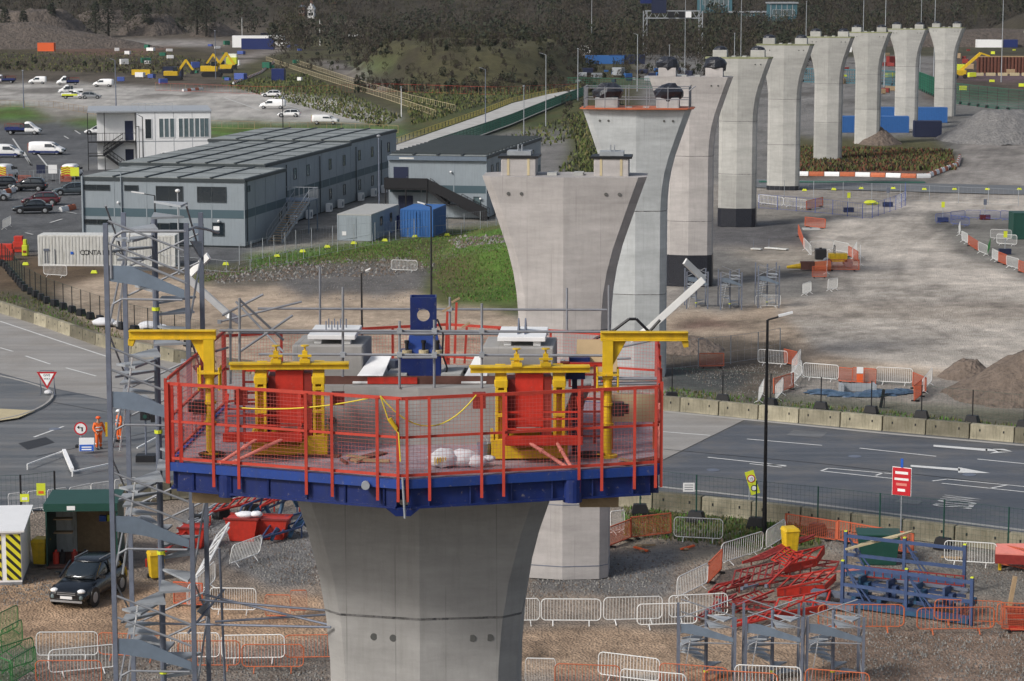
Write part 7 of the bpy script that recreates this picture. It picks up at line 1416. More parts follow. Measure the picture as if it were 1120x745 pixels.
# ------------------------------------------------------------------ people
def chain(name, verts, edges, radii, m, parent=None, root=0, sub=1):
    me = bpy.data.meshes.new(name); me.from_pydata(verts, edges, []); me.materials.append(M[m]); o = bpy.data.objects.new(name, me); COL.objects.link(o)
    if parent: o.parent = parent
    sk = o.modifiers.new('skin', 'SKIN'); lay = me.skin_vertices[0] if len(me.skin_vertices) else None
    if lay is None:
        bm = bmesh.new(); bm.from_mesh(me); bm.verts.layers.skin.verify(); bm.to_mesh(me); bm.free(); lay = me.skin_vertices[0]
    for i, r in enumerate(radii): lay.data[i].radius = (r, r) if not isinstance(r, tuple) else r; lay.data[i].use_root = (i == root)
    sk.use_smooth_shade = True; s = o.modifiers.new('sub', 'SUBSURF'); s.levels = sub; s.render_levels = sub; return o
def person(label, loc, rz, pose=0, group='road workers in orange'):
    t = thing('person', label, 'person', loc, rz, group); k = 1.0; fw = .06
    arm = [((-.22, 0, 1.42), (-.30, -.02, 1.14), (-.24, -.25, .98), (-.22, -.33, .93)), ((.22, 0, 1.42), (.32, -.02, 1.15), (.33, -.12, .92), (.33, -.15, .84))]
    if pose: arm[0] = ((-.22, 0, 1.42), (-.33, .02, 1.16), (-.35, -.05, .9), (-.35, -.06, .81))
    V = [(0, 0, .95), (0, 0, 1.15), (0, 0, 1.36), (0, 0, 1.5), (0, -.02, 1.58), (0, -.03, 1.68), (-.1, 0, .9), (-.12, -fw, .5), (-.12, -fw*.3, .1), (-.13, -.15, .04), (.1, 0, .9), (.13, .02, .5), (.14, .05, .1), (.15, -.1, .04)] + list(arm[0]) + list(arm[1])
    E = [(0, 1), (1, 2), (2, 3), (3, 4), (4, 5), (0, 6), (6, 7), (7, 8), (8, 9), (0, 10), (10, 11), (11, 12), (12, 13), (2, 14), (14, 15), (15, 16), (16, 17), (2, 18), (18, 19), (19, 20), (20, 21)]
    rr = [.13, .13, .15, .07, .075, .09, .09, .06, .045, .045, .09, .06, .045, .045, .06, .047, .038, .035, .06, .047, .038, .035]
    chain('body', V, E, rr, 'skin', t)
    chain('jacket', V[:3] + [V[14], V[15], V[16], V[18], V[19], V[20], (0, 0, 1.46)], [(0, 1), (1, 2), (2, 3), (3, 4), (4, 5), (2, 6), (6, 7), (7, 8), (2, 9)], [.17, .165, .18, .085, .07, .055, .085, .07, .055, .09], 'hivis_orange', t)
    chain('trousers', [V[0]] + V[6:9] + V[10:13], [(0, 1), (1, 2), (2, 3), (0, 4), (4, 5), (5, 6)], [.16, .115, .09, .075, .115, .09, .075], 'hivis_orange', t)
    for sx, v in ((-1, V[8]), (1, V[12])):
        q = MB(); q.ball((v[0], v[1] - .07, .055), .06, .15, .06, 10, 6); q.build('boot', 'black', t); q = MB(); q.tube((v[0], v[1], .30), (v[0], v[1] - .005, .36), .09, 12); q.build('reflective_band', 'reflective', t)
        h = arm[0 if sx < 0 else 1][3]
        for j in range(4): q = MB(); q.tube((h[0] - .03 + j * .018, h[1] - .0, h[2]), (h[0] - .03 + j * .018, h[1] - .05, h[2] - .06), .009, 5); q.build('finger', 'skin', t)
        q = MB(); q.tube((h[0] + .03 * -sx, h[1], h[2] + .02), (h[0] + .055 * -sx, h[1] - .05, h[2] - .01), .01, 5); q.build('thumb', 'skin', t)
    q = MB()
    for z in (1.05, 1.2): q.tube((0, 0, z), (0, 0, z + .05), .205, 14)
    q.each('reflective_band', 'reflective', t)
    q = MB(); q.ball((0, -.03, 1.74), .125, .145, .085, 12, 6); q.tube((0, -.04, 1.715), (0, -.04, 1.73), .155, 14); q.build('helmet', 'white' if pose else 'orange_vivid', t)
    q = MB(); q.ball((0, -.125, 1.645), .016, .025, .02, 6, 4)
    q.build('nose', 'skin', t)
    for sx in (-1, 1): q = MB(); q.ball((sx * .035, -.112, 1.672), .012, .01, .009, 6, 4); q.build('eye', 'black', t)
    return t
s1 = P(108, 492); s2 = P(131, 484); person('worker in orange hi vis clothing standing beside the blue notice board', (s1.x, s1.y, .03), R(35)); person('worker in orange hi vis clothing half hidden behind the stair tower', (s2.x, s2.y, .03), R(-60), 1)
t = thing('signal_board', 'yellow and dark hand held board between the two workers', 'board', (P(119, 484).x, P(119, 484).y, .03), R(10)); q = MB(); q.box(-.18, -.03, .3, .2, .02, 1.1); q.build('board', 'yellow', t); q = MB(); q.box(-.02, 0, 0, .02, .03, .3); q.build('leg', 'black', t)
# ------------------------------------------------------------------ lamp posts and masts
def lamp(label, px, pyb, pyt, m='black', arm=1, dist=None, head='steel', group='lamp posts of the site', base=None, r=.07, heads=1):
    b = Vector(base) if base else G(px, pyb); hh = (D(px, pyt, b.y).z - b.z); t = thing('lamp_post', label, 'lamp post', b, 0, group)
    q = MB(); q.tube((0, 0, 0), (0, 0, hh * .25), r * 1.5, 8, r * 1.2); q.tube((0, 0, hh * .25), (0, 0, hh), r * 1.1, 8, r * .8); q.build('pole', m, t)
    if arm: q = MB(); q.tube((0, 0, hh), (arm * .7, 0, hh + .18), r * .6, 6); q.build('arm', m, t); q = MB(); q.slab([(arm * .55, -.14, hh + .14), (arm * 1.25, -.12, hh + .3), (arm * 1.25, .12, hh + .3), (arm * .55, .14, hh + .14)], .09, (0, 0, 1)); q.build('lamp_head', head, t)
    else: q = MB(); q.ball((0, 0, hh + .1), .22, .22, .16); q.build('lamp_head', head, t)
    return t
lamp('tall black lamp post with pale head behind the right road fence', 836, 584, 350, arm=.9, r=.075, head='white')
lamp('black lamp post with white head standing in front of the blue container', 472, 352, 226, arm=-.8, head='white')
lamp('short black lamp post behind the blue hydraulic unit and left plinth', 396, 372, 299, arm=.5, head='white'); lamp('black lamp post with pale head in front of the long office block', 171, 300, 214, arm=-1.6, head='white')
t = lamp('grey camera mast with two white domes in front of the long office block', 196, 300, 210, 'galv', 0, head='white')
for px, y0, y1, m, ar, lab in ((531, 136, 76, 'steel_dark', -.9, 'dark grey lamp post at the foot of the haul ramp'), (439, 128, 96, 'white', 0, 'white mast with black top near the end of the car park'), (597, 138, 60, 'galv', -.9, 'grey lamp post left of two beside the haul ramp'), (573, 148, 95, 'galv', 0, 'short grey mast close to the second office block'), (632, 110, 54, 'galv', 0, 'grey lamp post just left of the third pier'), (697, 100, 38, 'galv', -.8, 'tall grey lamp post above the third pier'), (732, 88, 50, 'galv', 0, 'camera mast above the fourth pier'), (803, 88, 37, 'galv', 0, 'grey post above the fifth pier'), (127, 118, 66, 'steel_dark', -.8, 'dark lamp post at the back of the pale car park'), (26, 118, 78, 'steel_dark', 0, 'thin post on the grass of the far left car park'), (157, 190, 128, 'black', -.6, 'black post before the white cabin block'),
   (310, 175, 108, 'black', 0, 'thin pole above the long office roof'), (415, 250, 150, 'steel_dark', 0, 'thin dark pole beside the second office block'), (943, 95, -6, 'galv', 0, 'tall grey mast above the seventh pier'), (967, 95, -6, 'galv', 0, 'tall grey mast above the eighth pier'), (1006, 92, -8, 'galv', 0, 'thin grey mast between the eighth and ninth piers'), (1021, 90, -10, 'galv', 0, 'tall pale mast above the ninth pier'), (1095, 90, -10, 'galv', 0, 'tall pale mast at the top right'), (881, 75, 2, 'galv', 0, 'grey mast above the sixth pier'), (810, 80, 0, 'galv', .8, 'grey lamp post by the sign gantry'), (749, 80, -5, 'galv', 0, 'thin mast behind the sign gantry'), (265, 52, 20, 'white', 0, 'white mast among the far heaps'), (350, 50, 22, 'white', 0, 'white mast near the white house'), (647, 60, -4, 'galv', 0, 'thin grey mast in front of the wood'), (236, 86, 34, 'steel_dark', 0, 'dark mast beside the excavators')):
    lamp(lab, px, y0, y1, m, ar, r=.10 if y0 < 120 else .07)
# ------------------------------------------------------------------ middle distance odds and ends
b = P(905, 292); t = thing('road_roller', 'small orange road roller inside the barriers on the haul road', 'roller', (b.x, b.y, 0)); q = MB(); q.box(.1, -.5, .5, 1.7, .5, 1.2); q.build('body', 'yellow', t)
for x in (0, 1.8): q = MB(); q.tube((x, -.5, .4), (x, .5, .4), .4, 16); q.build('drum', 'steel', t)
q = MB(); q.bar((.6, -.4, 1.2), (.6, -.4, 1.9), .06); q.bar((.6, .4, 1.2), (.6, .4, 1.9), .06); q.bar((.6, -.4, 1.9), (.6, .4, 1.9), .06); q.build('roll_bar', 'black', t)
b = P(868, 296); t = thing('rock_breaker', 'yellow rock breaker lying on its side by the barriers', 'machine', (b.x, b.y, 0)); q = MB(); q.box(.6, -.3, .1, 1.8, .4, .8); q.build('housing', 'timber_dark', t); q = MB(); q.tube((-.6, 0, .3), (.6, 0, .4), .12, 8, .25); q.build('chisel', 'yellow', t); q = MB(); q.tube((1.8, 0, .4), (3.2, .1, .4), .4, 10, .5); q.build('motor', 'orange', t)
b = P(892, 284); t = thing('black_box', 'black plastic tank beside the orange roller', 'tank', (b.x, b.y, 0)); q = MB(); q.box(0, 0, 0, 1.0, .8, .95); q.build('tank', 'black', t, bevel=.05); q = MB(); q.tube((.5, .4, .95), (.5, .4, 1.05), .12); q.build('cap', 'black', t)
for k, (x, y, lab) in enumerate(((822, 273, 'white plank lying on the dirt before the fourth pier, shorter one'), (838, 272, 'long white plank lying on the dirt before the fourth pier'))): 
    b = P(x, y); t = thing('white_plank', lab, 'plank', (b.x, b.y, 0), R(-25 + k * -15), 'white planks on the dirt'); q = MB(); q.box(0, -.3, .05, 1.0 + k * 1.4, .3, .15); q.build('board', 'white_dirty', t); q = MB(); q.box(.1, -.35, 0, .2, .35, .05); q.build('bearer', 'timber', t); q = MB(); q.tube((0.1, .3, .1), (.1, .3, .9), .02); q.build('peg', 'steel_dark', t)
b = P(879, 252); t = thing('concrete_slab', 'pale square slab lying beside the orange barriers', 'slab', (b.x, b.y, 0)); q = MB(); q.box(0, 0, 0, 1.7, 1.6, .12); q.build('slab', 'concrete_light', t); q = MB(); q.box(.7, .7, .12, .9, .9, .2); q.build('lifting_eye', 'steel_dark', t)
for k, (x, y, m, lab) in enumerate(((928, 232, 'lime', 'yellow flag sign on a dark foot at the dark plot'), (1031, 243, 'lime', 'yellow flag sign on a dark foot at the blue enclosure'), (971, 226, 'steel_dark', 'grey sign on a blue foot beside the site road'), (1077, 240, 'steel_dark', 'grey sign on a maroon foot in the blue enclosure'), (1099, 278, 'lime', 'yellow sign above the barriers at the right edge'))):
    b = P(x, y); t = pole_sign(lab, (b.x, b.y, 0), 1.9, [plate(.35, .6, 1.85, m, 'sign_plate')], group='small signs on black feet', foot=False); q = MB(); q.box(-.55, -.3, 0, .55, .3, .5); q.build('foot', 'navy' if k != 3 else 'maroon', t)
b = P(1108, 262); container('site_cabin', 'small dark green cabin with white side at the right edge', b, 3, 2.4, 2.6, R(0), 'green_dark', False, cat='cabin')
b = P(952, 224); t = thing('yellow_bag', 'yellow bundle lying by the blue fence of the dark plot', 'bundle', (b.x, b.y, 0)); q = MB(); q.ball((0, 0, .25), .8, .4, .28, 10, 6, .1); q.build('bundle', 'lime', t); q = MB(); q.ball((.8, 0, .15), .25, .2, .15); q.build('tail', 'lime', t)
t = thing('blue_sheeting', 'crumpled blue sheeting round a shallow pit behind the far road wall', 'tarpaulin', (P(940, 432).x, P(940, 432).y, 0)); 
mat('sheeting', (.06, .10, .16), .4, .4, 5, bump=.6, bscale=6)
for k, (dx, dy, rx, ry) in enumerate(((-2.2, .6, 1.1, .6), (1.6, .4, 1.3, .8), (.4, -.5, 1.2, .5), (-1.0, -.4, 1.0, .4), (2.7, .8, .8, .5))): q = MB(); q.ball((dx, dy, .05), rx, ry, .22, 12, 6, .22); q.build('sheet_fold', 'sheeting', t)
q = MB(); q.box(-1.1, .3, 0, -.9, 1.4, .55); q.box(.9, .3, 0, 1.1, 1.4, .55); q.box(-.9, 1.3, 0, .9, 1.4, .5); q.each('pit_board', 'galv', t)
b = P(940, 421); t = thing('pit_notice', 'white notice on the orange mesh before the blue sheeting', 'sign', (b.x, b.y - .1, .75)); q = MB(); q.box(-.2, -.03, 0, .2, 0, .4); q.build('board', 'white', t); q = MB(); q.box(-.2, -.02, -.55, .2, .01, -.05); q.build('red_board', 'orange_vivid', t)
t = thing('leaning_post', 'dark board leaning on the fence before the blue sheeting', 'board', (P(963, 446).x, P(963, 446).y, 0)); q = MB(); q.bar((0, 0, 0), (.2, .1, 1.1), .18, .06); q.build('board', 'black', t); q = MB(); q.bar((.2, 0, 0), (.25, .1, .6), .06); q.build('stake', 'black', t)
for k, (x, y, c) in enumerate(((110, 358, 'white'), (160, 362, 'white'))): 
    b = P(x, y + 2); t = thing('bulk_bag', ['white bulk bag beside the black fence left of the stair tower', 'white bulk bag just behind the tall stair tower'][k], 'bag', (b.x, b.y + 1.5, 0)); q = MB(); q.ball((0, 0, .3), .9, .6, .35, 12, 7, .1); q.build('bag', 'cloth_white', t, smooth=True); q = MB(); q.ball((.9, 0, .2), .4, .35, .22, 10, 6, .1); q.build('corner', 'cloth_white', t)
# left edge: red plant on the verge
for k, (x, y, w_, c, lab) in enumerate(((-5, 285, 1.6, 'red', 'red stacked barrier units at the left edge behind the black fence'), (14, 276, 1.0, 'red', 'red bin like unit beside the yellow one at the left edge'), (24, 280, .5, 'lime', 'yellow cover on a post beside the white shipping container'))):
    b = P(x, y); t = thing('plant_unit', lab, 'site unit', (b.x, b.y, 0)); q = MB(); q.box(0, 0, 0, w_, .8, 1.0); q.box(.1, .1, 1.0, w_ - .1, .7, 1.5); q.build('unit', c, t, bevel=.05); q = MB(); q.box(.1, -.03, .3, w_ - .1, -.002, .5); q.build('panel', 'red_dark', t)
# ------------------------------------------------------------------ far distance
def excav(label, px, py, sgn, m='yellow', sc_=1.0):
    b = G(px, py); t = thing('excavator', label, 'excavator', b, 0, 'yellow excavators at the far works'); t.scale = (sc_ * sgn, sc_, sc_)
    for y in (-1.2, 1.2): q = MB(); q.slab([(-2.2, y - .3, .3), (-1.9, y - .3, 0), (1.9, y - .3, 0), (2.2, y - .3, .3), (2.2, y - .3, .7), (1.9, y - .3, 1.0), (-1.9, y - .3, 1.0), (-2.2, y - .3, .7)], .6, (0, 1, 0)); q.build('track', 'black', t)
    q = MB(); q.box(-2.4, -1.3, 1.2, 1.2, 1.3, 2.4); q.build('body', m, t, bevel=.08); q = MB(); q.box(.0, -1.3, 2.4, 1.2, -.2, 3.4); q.build('cab', 'glass', t)
    q = MB(); q.bar((1.0, .3, 2.0), (3.2, .3, 5.2), .5, .6); q.build('boom', m, t); q = MB(); q.bar((3.1, .3, 5.3), (5.0, .3, 2.6), .4, .5); q.build('dipper', m, t); q = MB(); q.slab([(4.6, -.4, 2.6), (5.4, -.4, 2.6), (5.2, -.4, 1.6), (4.2, -.4, 1.7)], 1.3, (0, 1, 0)); q.build('bucket', 'black', t)
excav('yellow excavator with raised arm left of the two at the far works', 190, 88, 1); excav('yellow excavator beside the green dump truck at the far works', 232, 84, 1, sc_=1.2); excav('yellow excavator half behind its neighbour at the far works', 246, 80, -1)
for k, (x, y, L, Wd, Hh, c, lab) in enumerate(((178, 84, 5, 3, 2.6, 'navy', 'dark blue box behind the left excavator'), (144, 82, 5, 2, 1.4, 'yellow', 'low yellow machine behind the pale car park'), (10, 44, 14, 4, 5, 'blue', 'long blue shed at the far left in front of the spoil heap'), (41, 56, 6, 3, 3, 'orange_vivid', 'orange skip on the far left track'), (297, 88, 3.2, 3, 2.9, 'blue', 'blue cabin with white lettering beside the sloping hedge line'), (254, 52, 14, 5, 4.5, 'white', 'white cabin left of the blue one at the far works'), (264, 54, 12, 4, 4.0, 'blue', 'blue cabin in front of the white ones at the far works'), (294, 50, 6, 4, 4.2, 'white', 'white cabin right of the blue one at the far works'), (379, 40, 7, 3, 3.2, 'white', 'white trailer box at the top of the far slope'), (631, 61, 5, 3, 3.5, 'white', 'white cabin behind the haul ramp'), (640, 70, 12, 3, 2.6, 'blue_bright', 'blue container, left one of two behind the third pier'), (666, 70, 11, 3, 2.8, 'navy', 'dark blue container, right one of two behind the third pier'), (907, 57, 8, 3, 2.6, 'white', 'white cabin seen between the ninth and tenth piers'), (1068, 52, 10, 3, 3, 'white', 'white cabin behind the rusty sheet pile wall'), (1090, 52, 8, 3, 3, 'blue', 'blue cabin behind the rusty sheet pile wall'), (285, 38, 8, 3, 3.5, 'navy', 'dark blue tank at the top of the far works'))):
    container('far_cabin', lab, G(x, y), L, Wd, Hh, R(-3), c, False, cat='cabin')
b = G(253, 76); t = thing('dump_truck', 'green and white dump truck seen from behind at the far works', 'truck', b); q = MB(); q.box(-1.5, 0, 1.2, 1.5, 4, 3.4); q.build('body', 'lime', t); q = MB(); q.box(-1.3, 2, 3.4, 1.3, 4, 4.4); q.build('cab', 'white', t)
for x in (-1.3, 1.3): q = MB(); q.tube((x - .3, -.1, .8), (x + .3, -.1, .8), .8, 12); q.build('wheel', 'rubber', t)
q = MB(); q.box(-1.4, -.02, .9, 1.4, -.001, 1.3); q.build('bumper', 'black', t)
# telescopic lift at the top right
b = G(1050, 86); t = thing('boom_lift', 'yellow telescopic boom lift beside the rusty sheet pile wall', 'boom lift', b); q = MB(); q.box(-1.5, -1, .8, 1.5, 1, 2.2); q.build('chassis', 'yellow', t, bevel=.1); q = MB(); q.bar((.2, 0, 2.2), (5.2, 0, 6.6), .6, .7); q.build('boom', 'yellow', t); q = MB(); q.bar((5.2, 0, 6.6), (7.6, 0, 5.8), .4); q.build('jib', 'yellow', t)
for x in (-1.1, 1.1): q = MB(); q.tube((x, -1.1, .6), (x, -.8, .6), .6, 12); q.build('wheel', 'rubber', t)
b = G(1068, 80); t = thing('sheet_pile_wall', 'rusty brown sheet pile retaining wall at the top right', 'wall', b)
for k in range(26): q = MB(); x = k * .95; q.slab([(x, 0, -1), (x + .3, -.4, -1), (x + .65, -.4, -1), (x + .95, 0, -1), (x + .95, .08, -1), (x + .65, -.3, -1), (x + .3, -.3, -1), (x, .08, -1)], 5.4, (0, 0, 1)); q.build('pile', 'rust', t)
q = MB(); q.box(0, .1, 4.4, 25, .6, 4.7); q.build('capping_beam', 'timber', t)
t = thing('stone_row', 'line of pale concrete footings before the rusty sheet pile wall', 'footing', G(1066, 83)); 
for k in range(7): q = MB(); q.box(k * 3.2, 0, 0, k * 3.2 + 2.4, 1, .8); q.build('footing', 'cream', t)
# motorway gantry, teal building, houses
b = G(705, 62); Y = b.y; zt = D(705, 12, Y).z - b.z; t = thing('sign_gantry', 'grey lattice motorway sign gantry with dark signs in front of the wood', 'gantry', b); wd = (D(766, 30, Y).x - b.x); zb = D(705, 36, Y).z - b.z
for x in (0, wd):
    q = MB(); q.bar((x - .5, 0, 0), (x - .5, 0, zt), .3); q.bar((x + .7, 0, 0), (x + .7, 0, zt), .3)
    for k in range(8): q.bar((x - .5, 0, zt * k / 8), (x + .7, 0, zt * (k + 1) / 8), .15)
    q.build('leg', 'galv', t)
q = MB(); q.bar((0, 0, zt), (wd, 0, zt), .35); q.bar((0, 0, zt - 2.4), (wd, 0, zt - 2.4), .35)
for k in range(14): q.bar((wd * k / 14, 0, zt - 2.4 if k % 2 else zt), (wd * (k + 1) / 14, 0, zt if k % 2 else zt - 2.4), .16)
q.build('lattice_beam', 'galv', t)
for x, w_, h_, z, c in ((wd * .25, 5, 5, zt + 1.8, 'navy'), (wd * .47, 2.2, 2, zt - 1.2, 'black'), (wd * .66, 2.2, 2, zt - 1.2, 'black'), (wd * .78, 2, 2, zt - 1.2, 'white'), (wd * .02, 4, 3, zt + 4, 'blue')): q = MB(); q.box(x - w_ / 2, -.5, z - h_ / 2, x + w_ / 2, -.25, z + h_ / 2); q.build('message_sign', c, t)
for k, (x0, x1, yt, yb, Y, c, lab) in enumerate(((842, 872, 4, 24, 1050, 'teal', 'teal glazed building on stilts at the top right of the gantry'), (765, 801, -12, 14, 1100, 'teal', 'pale blue ribbed industrial building in the wood'), (800, 842, 14, 26, 1090, 'teal', 'low blue grey shed beside the teal building'), (948, 966, -8, 6, 1200, 'concrete_light', 'pale block building high in the wood'))):
    a = D(x0, yb, Y); b_ = D(x1, yt, Y); L = b_.x - a.x; Hh = b_.z - a.z; g_ = hz(a.x, a.y); t = thing('far_building', lab, 'building', (a.x, a.y, g_)); q = MB(); q.box(0, 0, a.z - g_, L, 14, b_.z - g_); q.build('walls', c, t); q = MB(); q.box(-.5, -.5, b_.z - g_ + .002, L + .5, 14.5, b_.z - g_ + .6); q.build('roof', 'galv', t)
    q = MB(); n = int(L / 2)
    for j in range(n): q.box(j * L / n + .2, -.15, a.z - g_ + .5, j * L / n + .5, -.002, b_.z - g_ - .4)
    q.build('wall_ribs', 'galv', t); q = MB()
    for x in (.5, L - 1): q.box(x, .5, 0, x + .6, 1.1, a.z - g_)
    q.each('stilt', 'concrete_light', t); window(t, (L * .5, -.01, (b_.z + a.z) / 2 - g_), L * .8, Hh * .35, 'x', 'glass_pale', 'white')
for k, (x, yb, wpx, hpx, Y, c, lab) in enumerate(((340, 24, 7, 14, 1120, 'white', 'white gabled house among the trees'), (364, 20, 8, 6, 1180, 'brick', 'brown roofed house right of the white gabled one'), (330, 26, 6, 5, 1130, 'brick', 'low brick cottage left of the white gabled house'))):
    a = D(x, yb, Y); g_ = hz(a.x, a.y); wd = wpx / F * Y; Hh = max(a.z - g_ + hpx / F * Y * .5, 4); t = thing('far_house', lab, 'house', (a.x, a.y, g_)); q = MB(); q.box(-wd/2, 0, 0, wd/2, 9, Hh); w_ = q.build('walls', c, t)
    q = MB(); rh = hpx / F * Y * .5; q.slab([(-wd/2 - .3, -.3, Hh), (wd/2 + .3, -.3, Hh), (0, -.3, Hh + rh)], 9.6, (0, 1, 0)); r_ = q.build('roof', 'steel_dark' if k else 'white', t); q = MB(); q.box(-.5, 4, Hh + rh * .5, .5, 5, Hh + rh + 1.2); q.build('chimney', 'brick', r_)
    for sx in (-1, 1): window(t, (sx * wd * .22, -.01, Hh - 2), 1.0, 1.3, 'x', 'glass', 'white')
# busy small plant yard behind the haul ramp
cols = ['blue_bright', 'lime', 'white', 'navy', 'timber', 'green_net', 'galv', 'red_dark', 'barrier_blue']; names_ = {'blue_bright': 'bright blue', 'lime': 'lime yellow', 'white': 'white', 'navy': 'dark navy', 'timber': 'timber coloured', 'green_net': 'green', 'galv': 'grey', 'red_dark': 'dark red', 'barrier_blue': 'dull blue'}
rg = random.Random(11); made = {}
for k in range(110):
    zone = k % 3
    if zone == 0: x = rg.uniform(618, 770); y = rg.uniform(78, 92)
    elif zone == 1: x = rg.choice([rg.uniform(902, 930), rg.uniform(960, 976), rg.uniform(1044, 1070), rg.uniform(1050, 1120)]); y = rg.uniform(52, 104)
    else: x = rg.uniform(120, 330); y = rg.uniform(46, 92)
    c = cols[k % len(cols)]; b = G(x, y); zn = ['in the busy plant yard behind the haul ramp', 'in the yard among the far piers', 'on the far works left of the sloping track'][zone]; lab = names_[c] + ' crate of materials ' + zn; gp = names_[c] + ' material crates ' + zn
    if c not in made: t = thing('material_crate', lab, 'crate', b, rg.uniform(-.5, .5), gp); q = MB(); q.box(-1, -.6, .15, 1, .6, 1.3); q.build('crate_body', c, t, bevel=.05); q = MB(); q.box(-1, -.5, 0, -.8, .5, .15); q.box(.8, -.5, 0, 1, .5, .15); q.each('bearer', 'timber', t); made[c] = t
    else: s_ = rg.uniform(.5, 1.5); dup(made[c], b, rg.uniform(-.6, .6), lab, gp, (s_, s_, s_ * rg.uniform(.6, 1.3)))
# ------------------------------------------------------------------ vegetation
def wood(name, rows, ms, seed, per=95, hgt=(7, 13), size=.75):
    rg = np.random.RandomState(seed); V = []; MI = []
    for (x0, x1, Y0, Y1, n) in rows:
        for _ in range(n):
            Y = rg.uniform(Y0, Y1); px = rg.uniform(x0, x1); X = (px - 560) / F * Y; z = hz(X, Y); h = rg.uniform(*hgt); r = h * rg.uniform(.32, .5); cls = rg.rand(); mi = 2 if cls > .86 else (1 if cls > .62 else 0); n_ = per
            a = rg.rand(n_, 3) * 2 - 1; a /= np.maximum(np.linalg.norm(a, axis=1), .5)[:, None]; c = a * np.array([r, r, h * .5]) * (.55 + .45 * rg.rand(n_, 1)) + np.array([X, Y, z + h * .52])
            d1 = rg.randn(n_, 3); d1[:, 2] += 1.2 if mi != 2 else 0; d1 /= np.linalg.norm(d1, axis=1)[:, None]; d2 = np.cross(d1, rg.randn(n_, 3)); d2 /= np.linalg.norm(d2, axis=1)[:, None]
            s = size * rg.uniform(.5, 1.3, (n_, 1)); wq = .16 if mi != 2 else .45
            q = np.stack([c - d1 * s - d2 * s * wq, c - d1 * s * .3 + d2 * s * wq, c + d1 * s + d2 * s * wq * .5, c + d1 * s * .4 - d2 * s * wq], 1); V.append(q.reshape(-1, 3)); MI.append(np.full(n_, mi * 1 if mi != 0 else (0 if rg.rand() > .4 else 3)))
    V = np.concatenate(V); MI = np.concatenate(MI); n = len(MI); me = bpy.data.meshes.new(name); me.vertices.add(n * 4); me.vertices.foreach_set('co', V.ravel()); me.loops.add(n * 4); me.loops.foreach_set('vertex_index', np.arange(n * 4)); me.polygons.add(n); me.polygons.foreach_set('loop_start', np.arange(0, n * 4, 4)); me.update(calc_edges=True)
    for q in ms: me.materials.append(M[q])
    me.polygons.foreach_set('material_index', MI.astype(np.int32)); o = bpy.data.objects.new(name, me); COL.objects.link(o); return tag(o, kind='stuff')
TW = ['twig', 'leaf_olive_dark', 'leaf_dark', 'twig_dark']; mat('leaf_olive_dark', (.05, .05, .028), .85, .3, 8, spec=.1)
wood('woodland', [(-60, 330, 1040, 1500, 620), (300, 660, 830, 1500, 760), (620, 900, 740, 1500, 760), (860, 1180, 1060, 1550, 900), (780, 1000, 960, 1080, 160)], TW, 3)
wood('scrub', [(390, 650, 560, 740, 620), (300, 440, 700, 850, 60), (620, 880, 640, 760, 160), (610, 700, 420, 520, 30), (-40, 240, 690, 760, 60), (860, 1060, 460, 520, 0)], TW, 8, per=40, hgt=(.9, 2.8), size=.42)
def conifer(px, Y, h, lab, kind='leaf_dark', nm='conifer_tree'):
    X = (px - 560) / F * Y; z = hz(X, Y); t = thing(nm, lab, 'tree', (X, Y, z), 0, 'dark evergreen trees at the top left'); q = MB(); q.tube((0, 0, 0), (0, 0, h * .9), h * .03, 8, h * .008); q.build('trunk', 'twig_dark', t)
    rg = random.Random(int(px)); q = MB()
    for k in range(520):
        f = rg.random() ** .8; zz = h * (.1 + .9 * f); r = h * .27 * (1 - f) ** .7 * rg.uniform(.4, 1.1) + .2; a = rg.uniform(0, 6.28); c = Vector((math.cos(a) * r, math.sin(a) * r, zz)); d = Vector((math.cos(a), math.sin(a), -.4)) * rg.uniform(.5, 1.3); s_ = Vector((-math.sin(a), math.cos(a), rg.uniform(-.4, .4))) * rg.uniform(.2, .6)
        q.sheet([c - s_, c + d * .5 - s_ * .4, c + d, c + s_])
    q.build('crown', kind, t)
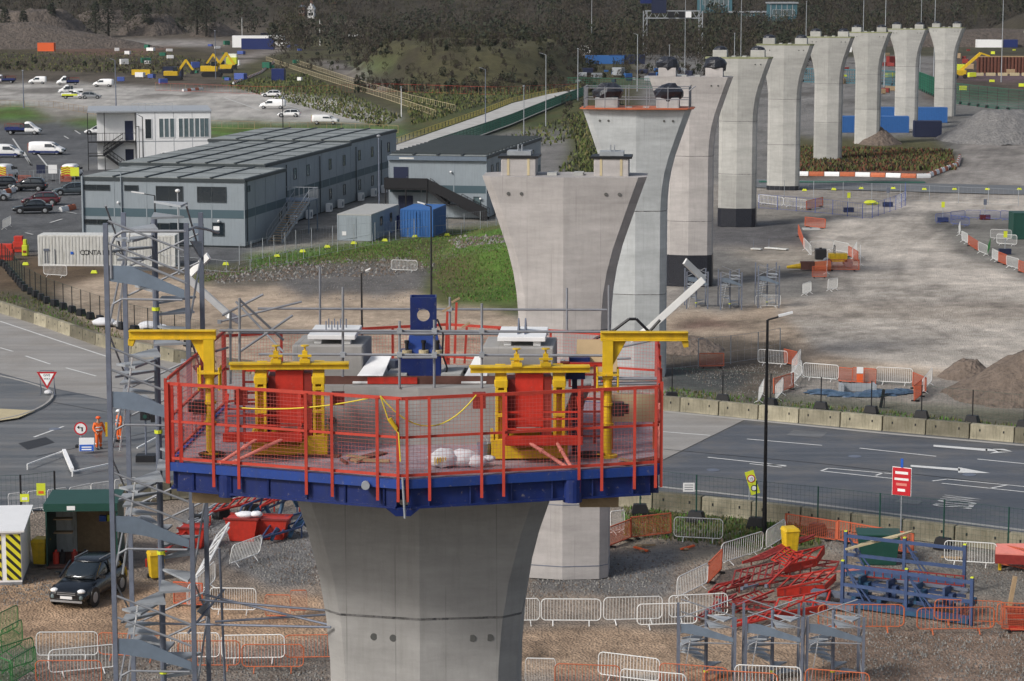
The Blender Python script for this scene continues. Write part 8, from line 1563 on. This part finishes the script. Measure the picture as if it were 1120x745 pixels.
for k, (px, Y, h) in enumerate(((10, 1000, 14), (30, 1010, 12), (108, 1030, 15), (122, 1035, 17), (218, 1040, 20), (228, 1035, 18), (164, 1050, 13), (60, 1030, 14), (300, 1000, 8), (330, 1010, 7), (420, 870, 9), (530, 850, 8))):
    conifer(px, Y, h, ['dark evergreen at the far left corner', 'second dark evergreen from the left corner', 'dark evergreen left of the pair above the flat heap', 'tall dark evergreen above the long flat heap', 'tallest dark evergreen above the pointed heap', 'dark evergreen just right of the tallest one', 'dark evergreen between the two tall pairs', 'dark evergreen above the large far heap', 'low dark evergreen near the far blue cabins', 'low dark evergreen before the white gabled house', 'dark evergreen above the brown slope', 'dark evergreen near the middle of the wood edge'][k])

# fence, barriers and boards between the two rows of the office car park
fence([(-20, 203), (30, 202), (66, 201), (92, 200)], 3.2, 1.8, 'galvanised mesh fence between the rows of the office car park', post='galv', mesh='galv', mstep=.5, feet=False, wire=.012)
for k, (x0, y0, x1, y1, l) in enumerate(((2, 200, 14, 200, 'orange mesh barrier behind the black cars, the left one'), (20, 200, 34, 200, 'orange mesh barrier behind the black cars, the middle one'), (66, 199, 78, 199, 'orange mesh barrier beside the striped small van'))): B('mesh_orange', x0, y0, x1, y1, l, 'orange mesh barriers in the office car park', True)
B('barrier_white', 3, 252, 11, 247, 'white barrier end on at the left edge below the black saloon', 'white crowd barriers on the grass')
for k, (x, y, m, lab) in enumerate(((82, 201, 'lime', 'lime board on a post beside the corner of the long office block'), (45, 198, 'navy', 'dark blue board behind the black sports utility car'), (58, 198, 'white', 'white board on the fence of the office car park'))):
    b = P(x, y); t = pole_sign(lab, (b.x, b.y, 0), 2.0, [plate(1.1, 1.1, 1.5, m, 'sign_board')], group='boards in the office car park')
rocks([([(220, 298), (300, 287), (440, 282), (480, 290), (430, 301), (240, 310)], 1600), ([(490, 262), (560, 256), (570, 262), (500, 272)], 500)], .15, 'boulder_bank', ['heap_grey', 'heap_brown', 'heap_brown', 'stone'], 15)

# ------------------------------------------------------------------ the air itself: far things fade a little
q = MB(); q.box(-1500, -6, -3, 1500, 2650, 150); o = q.build('haze', 'white'); m = bpy.data.materials.new('haze'); m.use_nodes = True; n_ = m.node_tree.nodes; n_.remove(n_['Principled BSDF'])
v = n_.new('ShaderNodeVolumePrincipled'); v.inputs['Color'].default_value = (.86, .9, .95, 1); v.inputs['Density'].default_value = .00003; m.node_tree.links.new(v.outputs[0], n_['Material Output'].inputs['Volume']); o.data.materials.clear(); o.data.materials.append(m); tag(o, kind='stuff')
